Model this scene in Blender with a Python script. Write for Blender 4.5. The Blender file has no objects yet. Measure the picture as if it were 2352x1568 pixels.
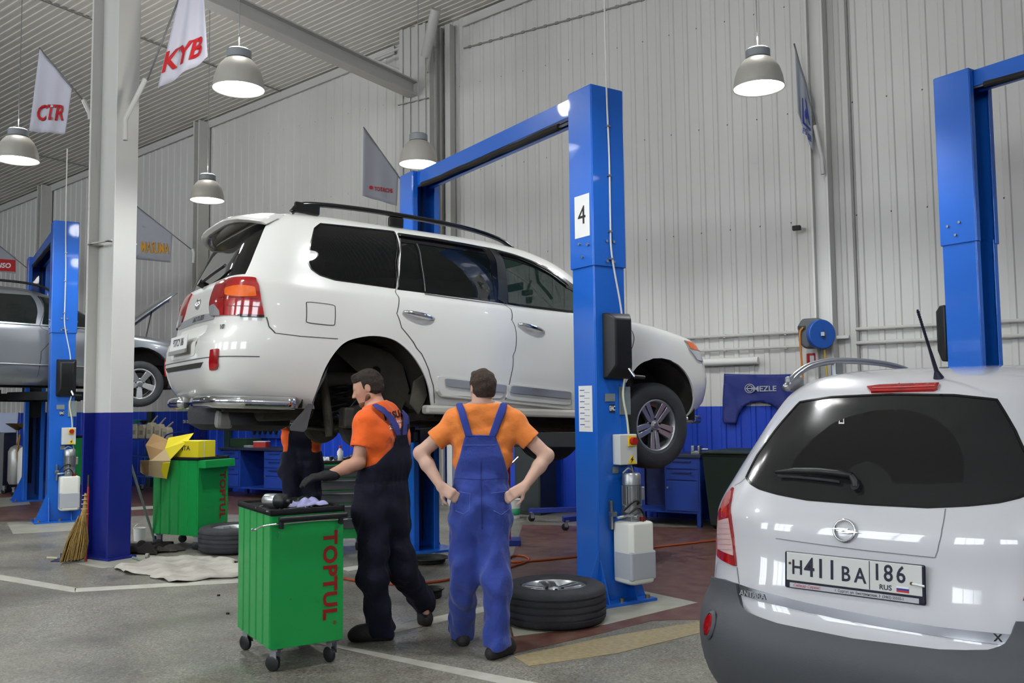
import bpy, math, random
import numpy as np
from mathutils import Vector, Matrix
from mathutils.geometry import delaunay_2d_cdt
random.seed(7); np.random.seed(7)
SC = bpy.context.scene
COL = SC.collection
PI = math.pi
# ---------------------------------------------------------------- camera, view, world
FPX, CX, CY, HC = 2080.0, 1176.0, 784.0, 1.52
PITCH, ROLL = math.radians(4.13), math.radians(0.6)
cam_d = bpy.data.cameras.new('camera'); cam = bpy.data.objects.new('camera', cam_d); COL.objects.link(cam)
cam_d.sensor_width = 36.0; cam_d.lens = FPX / 2352 * 36; cam_d.clip_start = 0.05; cam_d.clip_end = 200
_f = Vector((0, math.cos(PITCH), math.sin(PITCH))); _r0 = Vector((1, 0, 0)); _u0 = Vector((0, -math.sin(PITCH), math.cos(PITCH)))
_r = _r0 * math.cos(ROLL) - _u0 * math.sin(ROLL); _u = _u0 * math.cos(ROLL) + _r0 * math.sin(ROLL)
CAMP = Vector((0, 0, HC))
_m = Matrix((_r, _u, -_f)).transposed().to_4x4(); _m.translation = CAMP
cam.matrix_world = _m
SC.camera = cam
vs = SC.view_settings
vs.view_transform = 'Standard'; vs.look = 'None'; vs.gamma = 1.0; vs.use_curve_mapping = False
vs.exposure = 0.10
W = bpy.data.worlds.new('world'); SC.world = W; W.use_nodes = True
W.node_tree.nodes['Background'].inputs[0].default_value = (0.9, 0.95, 1.0, 1)
W.cycles.sampling_method = 'NONE'
W.node_tree.nodes['Background'].inputs[1].default_value = 0.30
try:
    SC.cycles.max_bounces = 6; SC.cycles.diffuse_bounces = 2; SC.cycles.glossy_bounces = 3
    SC.cycles.transmission_bounces = 6; SC.cycles.transparent_max_bounces = 8
    SC.cycles.caustics_reflective = False; SC.cycles.caustics_refractive = False
    SC.cycles.sample_clamp_indirect = 4.0
    SC.cycles.use_denoising = True
    SC.cycles.use_adaptive_sampling = True; SC.cycles.adaptive_threshold = 0.08; SC.cycles.adaptive_min_samples = 12; SC.cycles.use_light_tree = False
except Exception: pass
LAMP_POWER = 1.0

# ---------------------------------------------------------------- where a point of the photo lies
def ray(px, py): return (_f + _r * ((px - CX) / FPX) + _u * ((CY - py) / FPX))
def at(px, py, Y):                       # on the depth plane y = Y
    d = ray(px, py); return CAMP + d * (Y / d.y)
def gr(px, py, z=0.0):                   # on the horizontal plane at height z
    d = ray(px, py); return CAMP + d * ((z - HC) / d.z)
def onp(px, py, p, n):                   # on a plane
    d = ray(px, py); n = Vector(n); return CAMP + d * ((Vector(p) - CAMP).dot(n) / d.dot(n))
def proj(p):
    v = Vector(p) - CAMP; z = v.dot(_f); return (CX + FPX * v.dot(_r) / z, CY - FPX * v.dot(_u) / z)

# ---------------------------------------------------------------- materials
def lin(c):
    if isinstance(c, str):
        c = c.lstrip('#'); c = [int(c[i:i + 2], 16) / 255 for i in (0, 2, 4)]
    return tuple(x / 12.92 if x <= 0.04045 else ((x + 0.055) / 1.055) ** 2.4 for x in c[:3])
_MC = {}
def mat(name, col, rough=0.5, metal=0.0, coat=0.0, emit=None, es=0.0, trans=0.0, alpha=1.0, ior=1.45, spec=0.5,
        var=0.0, vscale=3.0, bump=0.0, bscale=30.0, dark='#000000', sheen=0.0):
    if name in _MC: return _MC[name]
    m = bpy.data.materials.new(name); m.use_nodes = True; _MC[name] = m
    nt = m.node_tree; b = nt.nodes['Principled BSDF']; c = lin(col)
    b.inputs['Base Color'].default_value = (*c, 1); b.inputs['Roughness'].default_value = rough
    b.inputs['Metallic'].default_value = metal; b.inputs['Coat Weight'].default_value = coat
    b.inputs['Coat Roughness'].default_value = 0.04; b.inputs['IOR'].default_value = ior
    b.inputs['Specular IOR Level'].default_value = spec
    b.inputs['Transmission Weight'].default_value = trans; b.inputs['Alpha'].default_value = alpha
    b.inputs['Sheen Weight'].default_value = sheen
    if emit: b.inputs['Emission Color'].default_value = (*lin(emit), 1); b.inputs['Emission Strength'].default_value = es
    if var or bump:
        tc = nt.nodes.new('ShaderNodeTexCoord')
    if var:
        n = nt.nodes.new('ShaderNodeTexNoise'); n.inputs['Scale'].default_value = vscale; n.inputs['Detail'].default_value = 6
        r = nt.nodes.new('ShaderNodeMapRange'); r.inputs[1].default_value = 0.35; r.inputs[2].default_value = 0.75
        mx = nt.nodes.new('ShaderNodeMix'); mx.data_type = 'RGBA'
        mx.inputs[6].default_value = (*c, 1); mx.inputs[7].default_value = (*lin(dark), 1)
        mu = nt.nodes.new('ShaderNodeMath'); mu.operation = 'MULTIPLY'; mu.inputs[1].default_value = var
        nt.links.new(tc.outputs['Object'], n.inputs['Vector']); nt.links.new(n.outputs[0], r.inputs[0])
        nt.links.new(r.outputs[0], mu.inputs[0]); nt.links.new(mu.outputs[0], mx.inputs[0])
        nt.links.new(mx.outputs[2], b.inputs['Base Color'])
    if bump:
        n2 = nt.nodes.new('ShaderNodeTexNoise'); n2.inputs['Scale'].default_value = bscale; n2.inputs['Detail'].default_value = 4
        bp = nt.nodes.new('ShaderNodeBump'); bp.inputs['Strength'].default_value = bump; bp.inputs['Distance'].default_value = 0.02
        nt.links.new(tc.outputs['Object'], n2.inputs['Vector']); nt.links.new(n2.outputs[0], bp.inputs['Height'])
        nt.links.new(bp.outputs[0], b.inputs['Normal'])
    return m

# ---------------------------------------------------------------- mesh builder
def TR(x=0, y=0, z=0, rx=0, ry=0, rz=0, s=1):
    return Matrix.Translation((x, y, z)) @ Matrix.Rotation(rz, 4, 'Z') @ Matrix.Rotation(ry, 4, 'Y') @ Matrix.Rotation(rx, 4, 'X') @ Matrix.Scale(s, 4)
def frame(o, x, z):                       # matrix from an origin, an x direction and a z direction
    x = Vector(x).normalized(); z = Vector(z); z = (z - x * z.dot(x)).normalized(); y = z.cross(x)
    m = Matrix((x, y, z)).transposed().to_4x4(); m.translation = Vector(o); return m
class MB:
    def __init__(s, M=None): s.v = []; s.f = []; s.M = M or Matrix.Identity(4)
    def add(s, vs_, fs, M=None):
        n = len(s.v); M = s.M @ M if M is not None else s.M
        s.v += [M @ Vector(p) for p in vs_]; s.f += [tuple(i + n for i in f) for f in fs]; return s
    def box(s, c, d, M=None):
        x, y, z = (k / 2 for k in d); cx, cy, cz = c
        v = [(cx + i * x, cy + j * y, cz + k * z) for k in (-1, 1) for j in (-1, 1) for i in (-1, 1)]
        return s.add(v, [(0, 2, 3, 1), (4, 5, 7, 6), (0, 1, 5, 4), (2, 6, 7, 3), (0, 4, 6, 2), (1, 3, 7, 5)], M)
    def prism(s, pts, z0, z1, M=None):     # outline in xy, extruded in z
        n = len(pts); v = [(p[0], p[1], z0) for p in pts] + [(p[0], p[1], z1) for p in pts]
        f = [tuple(range(n - 1, -1, -1)), tuple(range(n, 2 * n))] + [(i, (i + 1) % n, n + (i + 1) % n, n + i) for i in range(n)]
        return s.add(v, f, M)
    def lathe(s, prof, n=24, M=None, cap=True):   # (r, z) pairs about z
        v = []; f = []
        for r, z in prof:
            for i in range(n): a = 2 * PI * i / n; v.append((r * math.cos(a), r * math.sin(a), z))
        for k in range(len(prof) - 1):
            for i in range(n): j = (i + 1) % n; f.append((k * n + i, k * n + j, (k + 1) * n + j, (k + 1) * n + i))
        if cap:
            f.append(tuple(range(n - 1, -1, -1))); f.append(tuple(range((len(prof) - 1) * n, len(prof) * n)))
        return s.add(v, f, M)
    def cyl(s, a, b, r, n=16, r2=None, M=None, cap=True):
        a = Vector(a); b = Vector(b); d = b - a
        z = d.normalized(); x = z.orthogonal().normalized()
        m = frame(a, x, z)
        return s.lathe([(r, 0), (r if r2 is None else r2, d.length)], n, (M @ m) if M is not None else m, cap)
    def tube(s, pts, r, n=8, M=None, closed=False, cap=True):
        P = [Vector(p) for p in pts]; k = len(P); v = []; f = []; up = None
        for i, p in enumerate(P):
            if closed: t = (P[(i + 1) % k] - P[i - 1])
            else: t = P[min(i + 1, k - 1)] - P[max(i - 1, 0)]
            if t.length < 1e-9: t = Vector((0, 0, 1))
            t.normalize()
            if up is None: up = t.orthogonal().normalized()
            up = (up - t * up.dot(t))
            up = up.normalized() if up.length > 1e-6 else t.orthogonal().normalized()
            w = t.cross(up); rr = r[i] if isinstance(r, (list, tuple)) else r
            for j in range(n): a = 2 * PI * j / n; v.append(p + (up * math.cos(a) + w * math.sin(a)) * rr)
        for i in range(k if closed else k - 1):
            i2 = (i + 1) % k
            for j in range(n): j2 = (j + 1) % n; f.append((i * n + j, i * n + j2, i2 * n + j2, i2 * n + j))
        if not closed and cap: f.append(tuple(range(n - 1, -1, -1))); f.append(tuple(range((k - 1) * n, k * n)))
        return s.add(v, f, M)
    def sheet(s, P, M=None, th=0.0):       # P[i][j] grid of points
        a, b = len(P), len(P[0]); v = [p for row in P for p in row]
        f = [(i * b + j, (i + 1) * b + j, (i + 1) * b + j + 1, i * b + j + 1) for i in range(a - 1) for j in range(b - 1)]
        return s.add(v, f, M)
    def text(s, body, size, M=None, depth=0.002, align='CENTER', shear=0.0, bold=0.0, sx=1.0, space=1.0):
        c = bpy.data.curves.new('t', 'FONT'); c.body = body; c.size = size; c.align_x = align; c.align_y = 'CENTER'
        c.extrude = depth / 2; c.shear = shear; c.offset = bold; c.resolution_u = 3; c.space_character = space
        o = bpy.data.objects.new('t', c); COL.objects.link(o); bpy.context.view_layer.update()
        me = o.evaluated_get(bpy.context.evaluated_depsgraph_get()).to_mesh()
        vs_ = [(v.co.x * sx, v.co.y, v.co.z) for v in me.vertices]; fs = [tuple(p.vertices) for p in me.polygons]
        o.to_mesh_clear(); bpy.data.objects.remove(o); bpy.data.curves.remove(c)
        return s.add(vs_, fs, M)
    def build(s, name, m, parent=None, smooth=False, bevel=0.0, solid=0.0, sub=0, label=None, fix=True, seg=2, soff=-1):
        me = bpy.data.meshes.new(name); me.from_pydata([tuple(v) for v in s.v], [], s.f); me.update()
        if fix:
            import bmesh
            bm = bmesh.new(); bm.from_mesh(me); bmesh.ops.recalc_face_normals(bm, faces=bm.faces); bm.to_mesh(me); bm.free()
        if m: me.materials.append(m)
        if smooth: me.polygons.foreach_set('use_smooth', [True] * len(me.polygons))
        o = bpy.data.objects.new(name, me); COL.objects.link(o)
        if parent: o.parent = parent
        if solid: md = o.modifiers.new('s', 'SOLIDIFY'); md.thickness = solid; md.offset = soff
        if bevel:
            md = o.modifiers.new('b', 'BEVEL'); md.width = bevel; md.segments = seg; md.limit_method = 'ANGLE'; md.angle_limit = 0.6
            if smooth: md.harden_normals = False
        if sub: md = o.modifiers.new('u', 'SUBSURF'); md.levels = sub; md.render_levels = sub
        if smooth == 'angle':
            me.set_sharp_from_angle(angle=0.6)
        if label: o['label'] = label
        return o
def tag(o, label=None, cat=None, group=None, kind=None):
    if label: o['label'] = label
    if cat: o['category'] = cat
    if group: o['group'] = group
    if kind: o['kind'] = kind
    return o
def thing(name, label, cat, M=None, group=None):
    o = bpy.data.objects.new(name, None); COL.objects.link(o); o.empty_display_size = 0.1
    if M is not None: o.matrix_world = M
    return tag(o, label, cat, group)
def copy_tree(o, M=None, label=None, parent=None):
    c = o.copy(); COL.objects.link(c)
    if parent is not None: c.parent = parent
    if M is not None: c.matrix_world = M
    if label: c['label'] = label
    for ch in [x for x in bpy.data.objects if x.parent == o]: copy_tree(ch, parent=c)
    return c
def lerp(a, b, t): return a + (b - a) * t
def smooth_path(pts, n=6):                # catmull-rom through the points
    P = [Vector(p) for p in pts]; P = [P[0] * 2 - P[1]] + P + [P[-1] * 2 - P[-2]]; out = []
    for i in range(1, len(P) - 2):
        for k in range(n):
            t = k / n; a, b, c, d = P[i - 1:i + 3]
            out.append(0.5 * ((2 * b) + (c - a) * t + (2 * a - 5 * b + 4 * c - d) * t * t + (3 * b - a - 3 * c + d) * t ** 3))
    out.append(P[-2]); return out

# common materials
M_BLUE = mat('lift_blue_paint', '#1563c8', 0.35, coat=0.3, var=0.15, vscale=2, dark='#0d3f94')
M_BLACK = mat('black_plastic', '#17181a', 0.45)
M_RUB = mat('tyre_rubber', '#35363a', 0.75, var=0.5, vscale=9, dark='#232427', bump=0.15, bscale=60)
M_DARK = mat('dark_metal', '#222325', 0.5, metal=0.5)
M_CHROME = mat('chrome', '#dcdde0', 0.1, metal=1.0)
M_STEEL = mat('steel', '#a9abad', 0.3, metal=1.0)
M_ALU = mat('cast_aluminium', '#b9bbbd', 0.33, metal=0.9)
M_WHITE = mat('white_enamel', '#dcdcd8', 0.4)
M_GREEN = mat('cart_green_paint', '#169a48', 0.35, coat=0.3, var=0.12, vscale=2, dark='#0f7536')
M_RED = mat('red_print', '#b0201c', 0.5)
M_PAPER = mat('paper', '#e4e4e2', 0.7)
M_INK = mat('ink_black', '#141414', 0.6)
M_INKB = mat('ink_blue', '#2a3a8c', 0.6)
# ---------------------------------------------------------------- the hall
UW = Vector((-0.843, 0.537, 0)).normalized(); NW = Vector((UW.y, -UW.x, 0)).normalized() * 1.0   # along the wall (to the left) and out of it
if NW.y < 0: NW = -NW
W0 = Vector((2.58, 12.1, 0))
HALL = Matrix(((UW.x, -NW.x, 0, W0.x), (UW.y, -NW.y, 0, W0.y), (0, 0, 1, 0), (0, 0, 0, 1)))   # (t, d, z) to the world
def H(t, d, z): return HALL @ Vector((t, d, z))
def ceil_z(t): return 8.155 - 0.094 * t
T0, T1, D1 = -11.0, 27.0, 21.0
def wall_mat(name, up, band, zb, screws=True, grime=0.10):
    m = bpy.data.materials.new(name); m.use_nodes = True; nt = m.node_tree; b = nt.nodes['Principled BSDF']; L = nt.links.new
    b.inputs['Roughness'].default_value = 0.45
    tc = nt.nodes.new('ShaderNodeTexCoord'); sp = nt.nodes.new('ShaderNodeSeparateXYZ'); L(tc.outputs['Object'], sp.inputs[0])
    def mth(op, a, b_=None, c=None):
        n = nt.nodes.new('ShaderNodeMath'); n.operation = op
        for i, x in enumerate((a, b_, c)):
            if x is None: continue
            if hasattr(x, 'links'): L(x, n.inputs[i])
            else: n.inputs[i].default_value = x
        return n.outputs[0]
    def mix(f, a, c):
        n = nt.nodes.new('ShaderNodeMix'); n.data_type = 'RGBA'
        L(f, n.inputs[0])
        for i, x in ((6, a), (7, c)):
            if hasattr(x, 'links'): L(x, n.inputs[i])
            else: n.inputs[i].default_value = (*lin(x), 1)
        return n.outputs[2]
    ns = nt.nodes.new('ShaderNodeTexNoise'); ns.inputs['Scale'].default_value = 0.9; ns.inputs['Detail'].default_value = 7
    mp = nt.nodes.new('ShaderNodeMapping'); mp.inputs['Scale'].default_value = (1.0, 1.0, 0.25); L(tc.outputs['Object'], mp.inputs[0]); L(mp.outputs[0], ns.inputs[0])
    g = mth('MULTIPLY', mth('SUBTRACT', ns.outputs[0], 0.35), grime * 4)
    g = mth('MAXIMUM', g, 0.0)
    base = mix(g, up, '#8f8d88')
    below = mth('LESS_THAN', sp.outputs[2], zb)
    colr = mix(below, base, band)
    if screws:
        fx = mth('ABSOLUTE', mth('SUBTRACT', mth('FRACT', mth('MULTIPLY', sp.outputs[0], 1 / 0.4)), 0.5))
        fz = mth('ABSOLUTE', mth('SUBTRACT', mth('FRACT', mth('MULTIPLY', mth('SUBTRACT', sp.outputs[2], 1.7), 1 / 1.42)), 0.5))
        s = mth('MULTIPLY', mth('LESS_THAN', fx, 0.022), mth('LESS_THAN', fz, 0.0065))
        colr = mix(s, colr, '#4c4b49')
    L(colr, b.inputs['Base Color']); return m
M_WALL = wall_mat('corrugated_wall_paint', '#d2d1cc', '#1440bb', 1.50)
M_CEIL = mat('corrugated_ceiling_paint', '#e6e3da', 0.5, var=0.2, vscale=0.5, dark='#d0cdc4')
def corrugated(n_len, pitch, depth, flip=False):    # (x, y) cross-section of trapezoid sheet
    P = []; x = 0
    while x < n_len:
        P += [(x, 0), (x + pitch * 0.62, 0), (x + pitch * 0.70, depth), (x + pitch * 0.92, depth)]
        x += pitch
    P.append((n_len, 0)); return P
def wall_sheet(name, M, length, top, cut=None, m=M_WALL, pitch=0.2, depth=0.014, z0=0):
    P = corrugated(length, pitch, depth); P = [p for p in P if p[0] <= length + 1e-6]
    v = []; f = []
    for x, y in P:
        v += [(x, y, z0), (x, y, top(x))]
    for i in range(len(P) - 1): f.append((2 * i, 2 * i + 2, 2 * i + 3, 2 * i + 1))
    o = MB().add(v, f).build(name, m, solid=0.01, fix=False); o.matrix_world = M; return tag(o, kind='structure')
# back (gable) wall, seen in the photo; x of the object runs along t, y towards the hall
wall_sheet('wall_back', HALL @ TR(T0, 0, 0), T1 - T0, lambda x: ceil_z(T0 + x) + 0.02)
# the walls of the hall the photo does not show (they bounce the lamp light)
M_WALL2 = wall_mat('plain_wall_paint', '#d2d1cc', '#1440bb', 1.50, False)
def flat_wall(name, a, b, ta, tb):
    o = MB().add([a, b, (b[0], b[1], tb), (a[0], a[1], ta)], [(0, 1, 2, 3)]).build(name, M_WALL2, solid=0.1, soff=0)
    o.matrix_world = HALL; return tag(o, kind='structure')
flat_wall('wall_right', (T0, 0, 0), (T0, D1, 0), ceil_z(T0), ceil_z(T0))
flat_wall('wall_left', (T1, 0, 0), (T1, D1, 0), ceil_z(T1), ceil_z(T1))
flat_wall('wall_front', (T0, D1, 0), (T1, D1, 0), ceil_z(T0), ceil_z(T1))
# daylight windows in the front wall, behind the photographer; enlarged for ambient fill
M_DAY = mat('daylit_glass', '#dfeaf2', 0.3, emit='#f2f8ff', es=12.0)
for k, (t, w) in enumerate(((-7, 3.2), (-1.5, 3.2), (4, 3.2), (9.5, 3.2), (15, 3.2))):
    r = thing('window_%d' % (k + 1), None, None, HALL @ TR(t, D1 - 0.08, 3.9 + 0.0)); r['kind'] = 'structure'
    MB().box((0, 0, 1.6), (w, 0.02, 3.2)).build('window_pane', M_DAY, r)
    fm = MB()
    for x in (-w / 2, -w / 6, w / 6, w / 2): fm.box((x, -0.03, 1.6), (0.07, 0.08, 3.27))
    for z in (0, 1.07, 2.13, 3.2): fm.box((0, -0.03, z), (w, 0.08, 0.07))
    fm.build('window_frame', M_WHITE, r)
# ceiling: ribs run down the slope, parallel to the gable wall
P = corrugated(D1, 0.12, 0.009); v = []; f = []
for x, y in P: v += [(T0, x, ceil_z(T0) - y), (T1, x, ceil_z(T1) - y)]
for i in range(len(P) - 1): f.append((2 * i, 2 * i + 1, 2 * i + 3, 2 * i + 2))
o = MB().add(v, f).build('ceiling', M_CEIL, fix=False, solid=0.02, soff=1); o.matrix_world = HALL; tag(o, kind='structure')
M_TRIM = mat('white_steel_trim', '#c4c3be', 0.5)
# sheet seams of the ceiling and of the wall
m = MB()
for t in (8.0, 13.8): m.box((t, D1 / 2, ceil_z(t) - 0.04), (0.025, D1, 0.012))
o = m.build('trim_1', mat('seam_grey', '#8b8a86', 0.6)); o.matrix_world = HALL; tag(o, kind='structure')
m = MB()
L_ = 4.45
m.box(((-1.4 + 3.9) / 2, 0.036, 7.27), (5.3, 0.012, 0.02))
m.box(((-11 - 1.9) / 2, 0.036, 7.27), (9.1, 0.012, 0.02))
for k in range(66): t = 3.9 - k * 0.2 - 0.12; m.box((t, 0.036, 7.27), (0.05, 0.02, 0.04)) if not (-1.95 < t < -1.4) else None
o = m.build('trim_2', mat('seam_grey', '')); o.matrix_world = HALL; tag(o, kind='structure')
# edge flashing where wall meets ceiling
m = MB(); a0, a1 = T0, T1
for (a, b) in ((5.3, T1), (T0, 3.9)):
    m.add([(a, 0.035, ceil_z(a) - 0.17), (b, 0.035, ceil_z(b) - 0.17), (b, 0.05, ceil_z(b) - 0.04), (a, 0.05, ceil_z(a) - 0.04),
           (a, 0.07, ceil_z(a) - 0.17), (b, 0.07, ceil_z(b) - 0.17), (b, 0.09, ceil_z(b) - 0.04), (a, 0.09, ceil_z(a) - 0.04)],
          [(0, 1, 2, 3), (4, 7, 6, 5), (0, 4, 5, 1), (3, 2, 6, 7)])
o = m.build('trim_3', M_TRIM); o.matrix_world = HALL; tag(o, kind='structure')
# floor: terrazzo; darker reddish fields and painted strips are laid on it
def floor_mat():
    m = bpy.data.materials.new('terrazzo_floor'); m.use_nodes = True; nt = m.node_tree; b = nt.nodes['Principled BSDF']; L = nt.links.new
    tc = nt.nodes.new('ShaderNodeTexCoord')
    def noise(sc, det, lo, hi):
        n = nt.nodes.new('ShaderNodeTexNoise'); n.inputs['Scale'].default_value = sc; n.inputs['Detail'].default_value = det
        r = nt.nodes.new('ShaderNodeMapRange'); r.inputs[1].default_value = lo; r.inputs[2].default_value = hi
        L(tc.outputs['Object'], n.inputs[0]); L(n.outputs[0], r.inputs[0]); return r.outputs[0]
    vo = nt.nodes.new('ShaderNodeTexVoronoi'); vo.inputs['Scale'].default_value = 95; L(tc.outputs['Object'], vo.inputs[0])
    rp = nt.nodes.new('ShaderNodeValToRGB'); L(vo.outputs['Color'], rp.inputs[0])
    e = rp.color_ramp.elements; e[0].position = 0.0; e[0].color = (*lin('#57554e'), 1); e[1].position = 1.0; e[1].color = (*lin('#a9a69a'), 1)
    for p, c in ((0.3, '#6b6960'), (0.5, '#7f7c71'), (0.75, '#8c897d')):
        k = e.new(p); k.color = (*lin(c), 1)
    def mixc(f, a, c, fac=1.0):
        n = nt.nodes.new('ShaderNodeMix'); n.data_type = 'RGBA'
        mu = nt.nodes.new('ShaderNodeMath'); mu.operation = 'MULTIPLY'; mu.inputs[1].default_value = fac; L(f, mu.inputs[0]); L(mu.outputs[0], n.inputs[0])
        L(a, n.inputs[6]) if hasattr(a, 'links') else None
        n.inputs[7].default_value = (*lin(c), 1); return n.outputs[2]
    c1 = mixc(noise(1.1, 6, 0.42, 0.72), rp.outputs[0], '#3d3a33', 0.55)
    c2 = mixc(noise(4, 5, 0.5, 0.8), c1, '#57402f', 0.35)
    c3 = mixc(noise(0.35, 3, 0.5, 0.65), c2, '#8f897a', 0.3)
    L(c3, b.inputs['Base Color'])
    r = noise(1.4, 5, 0.3, 0.7); mr = nt.nodes.new('ShaderNodeMapRange'); mr.inputs[3].default_value = 0.28; mr.inputs[4].default_value = 0.55
    L(r, mr.inputs[0]); L(mr.outputs[0], b.inputs['Roughness']); return m
o = MB().box((0, 0, -0.05), (T1 - T0, D1, 0.1)).build('floor', floor_mat()); o.matrix_world = HALL @ TR((T0 + T1) / 2, D1 / 2, 0); tag(o, kind='structure')
def decal(name, pix, m, z=0.003):
    pts = [gr(*p) for p in pix]
    o = MB().prism([(p.x, p.y) for p in pts], 0.0005, z).build(name, m); return tag(o, kind='structure')
M_BROWN = mat('red_brown_terrazzo', '#5a352e', 0.42, var=0.75, vscale=7, dark='#7a6253')
M_GREYF = mat('worn_floor_paint', '#a5a495', 0.45, var=0.5, vscale=5, dark='#7a776a')
M_LINE = mat('white_line_paint', '#b9b7ab', 0.45, var=0.5, vscale=8, dark='#8f8c80')
M_TAN = mat('tan_terrazzo', '#a0916f', 0.42, var=0.6, vscale=30, dark='#6e6450')
decal('red_brown_floor_field', [(1160, 1330), (1200, 1205), (1640, 1212), (1900, 1240), (1750, 1420), (1500, 1425), (1350, 1462), (1180, 1500)], M_BROWN, 0.002)
decal('red_brown_floor_field', [(-40, 1092), (330, 1092), (560, 1110), (820, 1140), (760, 1185), (480, 1180), (290, 1185), (-40, 1200)], M_BROWN, 0.002)
decal('floor_paint_pad', [(1180, 1462), (1390, 1435), (1602, 1384), (1470, 1356), (1160, 1385)], M_GREYF)
decal('tan_floor_strip', [(1215, 1530), (1180, 1508), (1400, 1462), (1640, 1422), (1640, 1446), (1420, 1500)], M_TAN)
decal('floor_paint_pad', [(15, 1200), (30, 1226), (185, 1218), (175, 1196)], M_GREYF)
decal('floor_paint_pad', [(-30, 1145), (-30, 1167), (70, 1158), (60, 1140)], M_GREYF)
decal('floor_paint_pad', [(130, 1285), (290, 1262), (420, 1290), (235, 1305)], M_GREYF)
decal('white_floor_line', [(-40, 1313), (175, 1350), (172, 1361), (-40, 1325)], M_LINE)
decal('white_floor_line', [(172, 1351), (560, 1330), (560, 1338), (172, 1360)], M_LINE)
decal('white_floor_line', [(700, 1472), (760, 1478), (1320, 1585), (1240, 1590)], M_LINE)
decal('white_floor_line', [(880, 1442), (1180, 1378), (1300, 1352), (1300, 1362), (1180, 1390), (900, 1454)], M_LINE)
decal('white_floor_line', [(780, 1305), (1000, 1270), (1000, 1278), (800, 1312)], M_LINE)
decal('white_floor_line', [(290, 1165), (420, 1158), (420, 1164), (290, 1172)], M_LINE)
# ---------------------------------------------------------------- steel columns
M_COL = None
def paint_split(name, zb, up='#cfcec9', low='#1b2680'):
    m = bpy.data.materials.new(name); m.use_nodes = True; nt = m.node_tree; b = nt.nodes['Principled BSDF']; L = nt.links.new
    ge = nt.nodes.new('ShaderNodeNewGeometry'); sp = nt.nodes.new('ShaderNodeSeparateXYZ'); L(ge.outputs['Position'], sp.inputs[0])
    lt = nt.nodes.new('ShaderNodeMath'); lt.operation = 'LESS_THAN'; lt.inputs[1].default_value = zb; L(sp.outputs[2], lt.inputs[0])
    mx = nt.nodes.new('ShaderNodeMix'); mx.data_type = 'RGBA'; L(lt.outputs[0], mx.inputs[0])
    mx.inputs[6].default_value = (*lin(up), 1); mx.inputs[7].default_value = (*lin(low), 1)
    L(mx.outputs[2], b.inputs['Base Color']); b.inputs['Roughness'].default_value = 0.3; return m
M_COL = paint_split('column_two_tone_paint', 1.505)
def hcol(name, t, d, depth, width, label, web_t=0.03, fl=0.03, rot=0, z1=None):
    """H section: flanges across t at +-depth/2 (their faces look along t), web between."""
    r = thing(name, label, 'column', HALL @ TR(t, d, 0, rz=rot))
    z = z1 or ceil_z(t) - 0.06
    m = MB()
    for s in (-1, 1): m.box((s * (depth / 2 - fl / 2), 0, z / 2), (fl, width, z))
    m.box((0, 0, z / 2), (depth - 2 * fl, web_t, z))
    m.build('shaft', M_COL, r, bevel=0.004)
    b = MB().box((0, 0, 0.012), (depth + 0.12, width + 0.06, 0.024))
    b.build('base_plate', mat('column_blue', '#1b2680', 0.35), r)
    return r
# free-standing column in front (blue below, white above)
CB = gr(246, 1288)
rel = HALL.inverted() @ CB
colt, cold = rel.x + 0.24, rel.y - 0.1325
FC = hcol('steel_column', colt, cold, 0.48, 0.265, 'free-standing white steel column, painted blue below, with a straw broom against it')
mm = MB()
for s in (-1, 1): mm.box((s * 0.17, 0, 3.3), (0.10, 0.31, 0.012))
mm.box((-0.0, 0.14, 3.3), (0.38, 0.03, 0.012))
mm.build('splice_plate', M_TRIM, FC)
# columns along the wall
for t in (10.1, 15.5):
    hcol('steel_column', t, 0.17, 0.18, 0.26, 'white steel wall column between the left flags' if t < 12 else 'white steel wall column at far left above the silver car')
hcol('steel_column', -1.62, 0.15, 0.22, 0.24, 'white steel wall column beside the blue hose reel')
# wide clad column with bracing
CT = 4.62
r = thing('clad_column', 'broad ribbed white column behind the blue lift beam with a tie beam meeting it', 'column', HALL @ TR(CT, 0, 0))
z = ceil_z(CT) - 0.05
m = MB()
m.box((0, 0.22, z / 2), (0.62, 0.36, z))
m.build('shaft', M_TRIM, r, bevel=0.004)
m = MB()
for k in range(4): m.box((-0.22 + 0.155 * k, 0.412, z / 2), (0.05, 0.025, z))
for k in range(2): m.box((-0.325, 0.1 + 0.16 * k, z / 2), (0.03, 0.05, z))
m.build('cladding_rib', M_TRIM, r)
m = MB().box((-0.50, 0.11, z / 2), (0.10, 0.14, z)); m.build('side_channel', M_TRIM, r, bevel=0.004)
m = MB().box((0.0, 0.43, 6.42), (0.62, 0.03, 0.012)); m.build('seam_strip', mat('seam_grey', ''), r)
# tie beam from the clad column to the free-standing one
b = thing('tie_beam', 'white steel tie beam running from the broad column toward the viewer', 'beam', HALL @ TR(CT, 0.43, 6.62))
L_b = cold - 0.43 - 0.15
m = MB()
m.box((0, L_b / 2, 0.11), (0.2, L_b, 0.02)); m.box((0, L_b / 2, -0.11), (0.2, L_b, 0.02)); m.box((0, L_b / 2, 0), (0.02, L_b, 0.22))
m.build('i_beam', M_TRIM, b)
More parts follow.
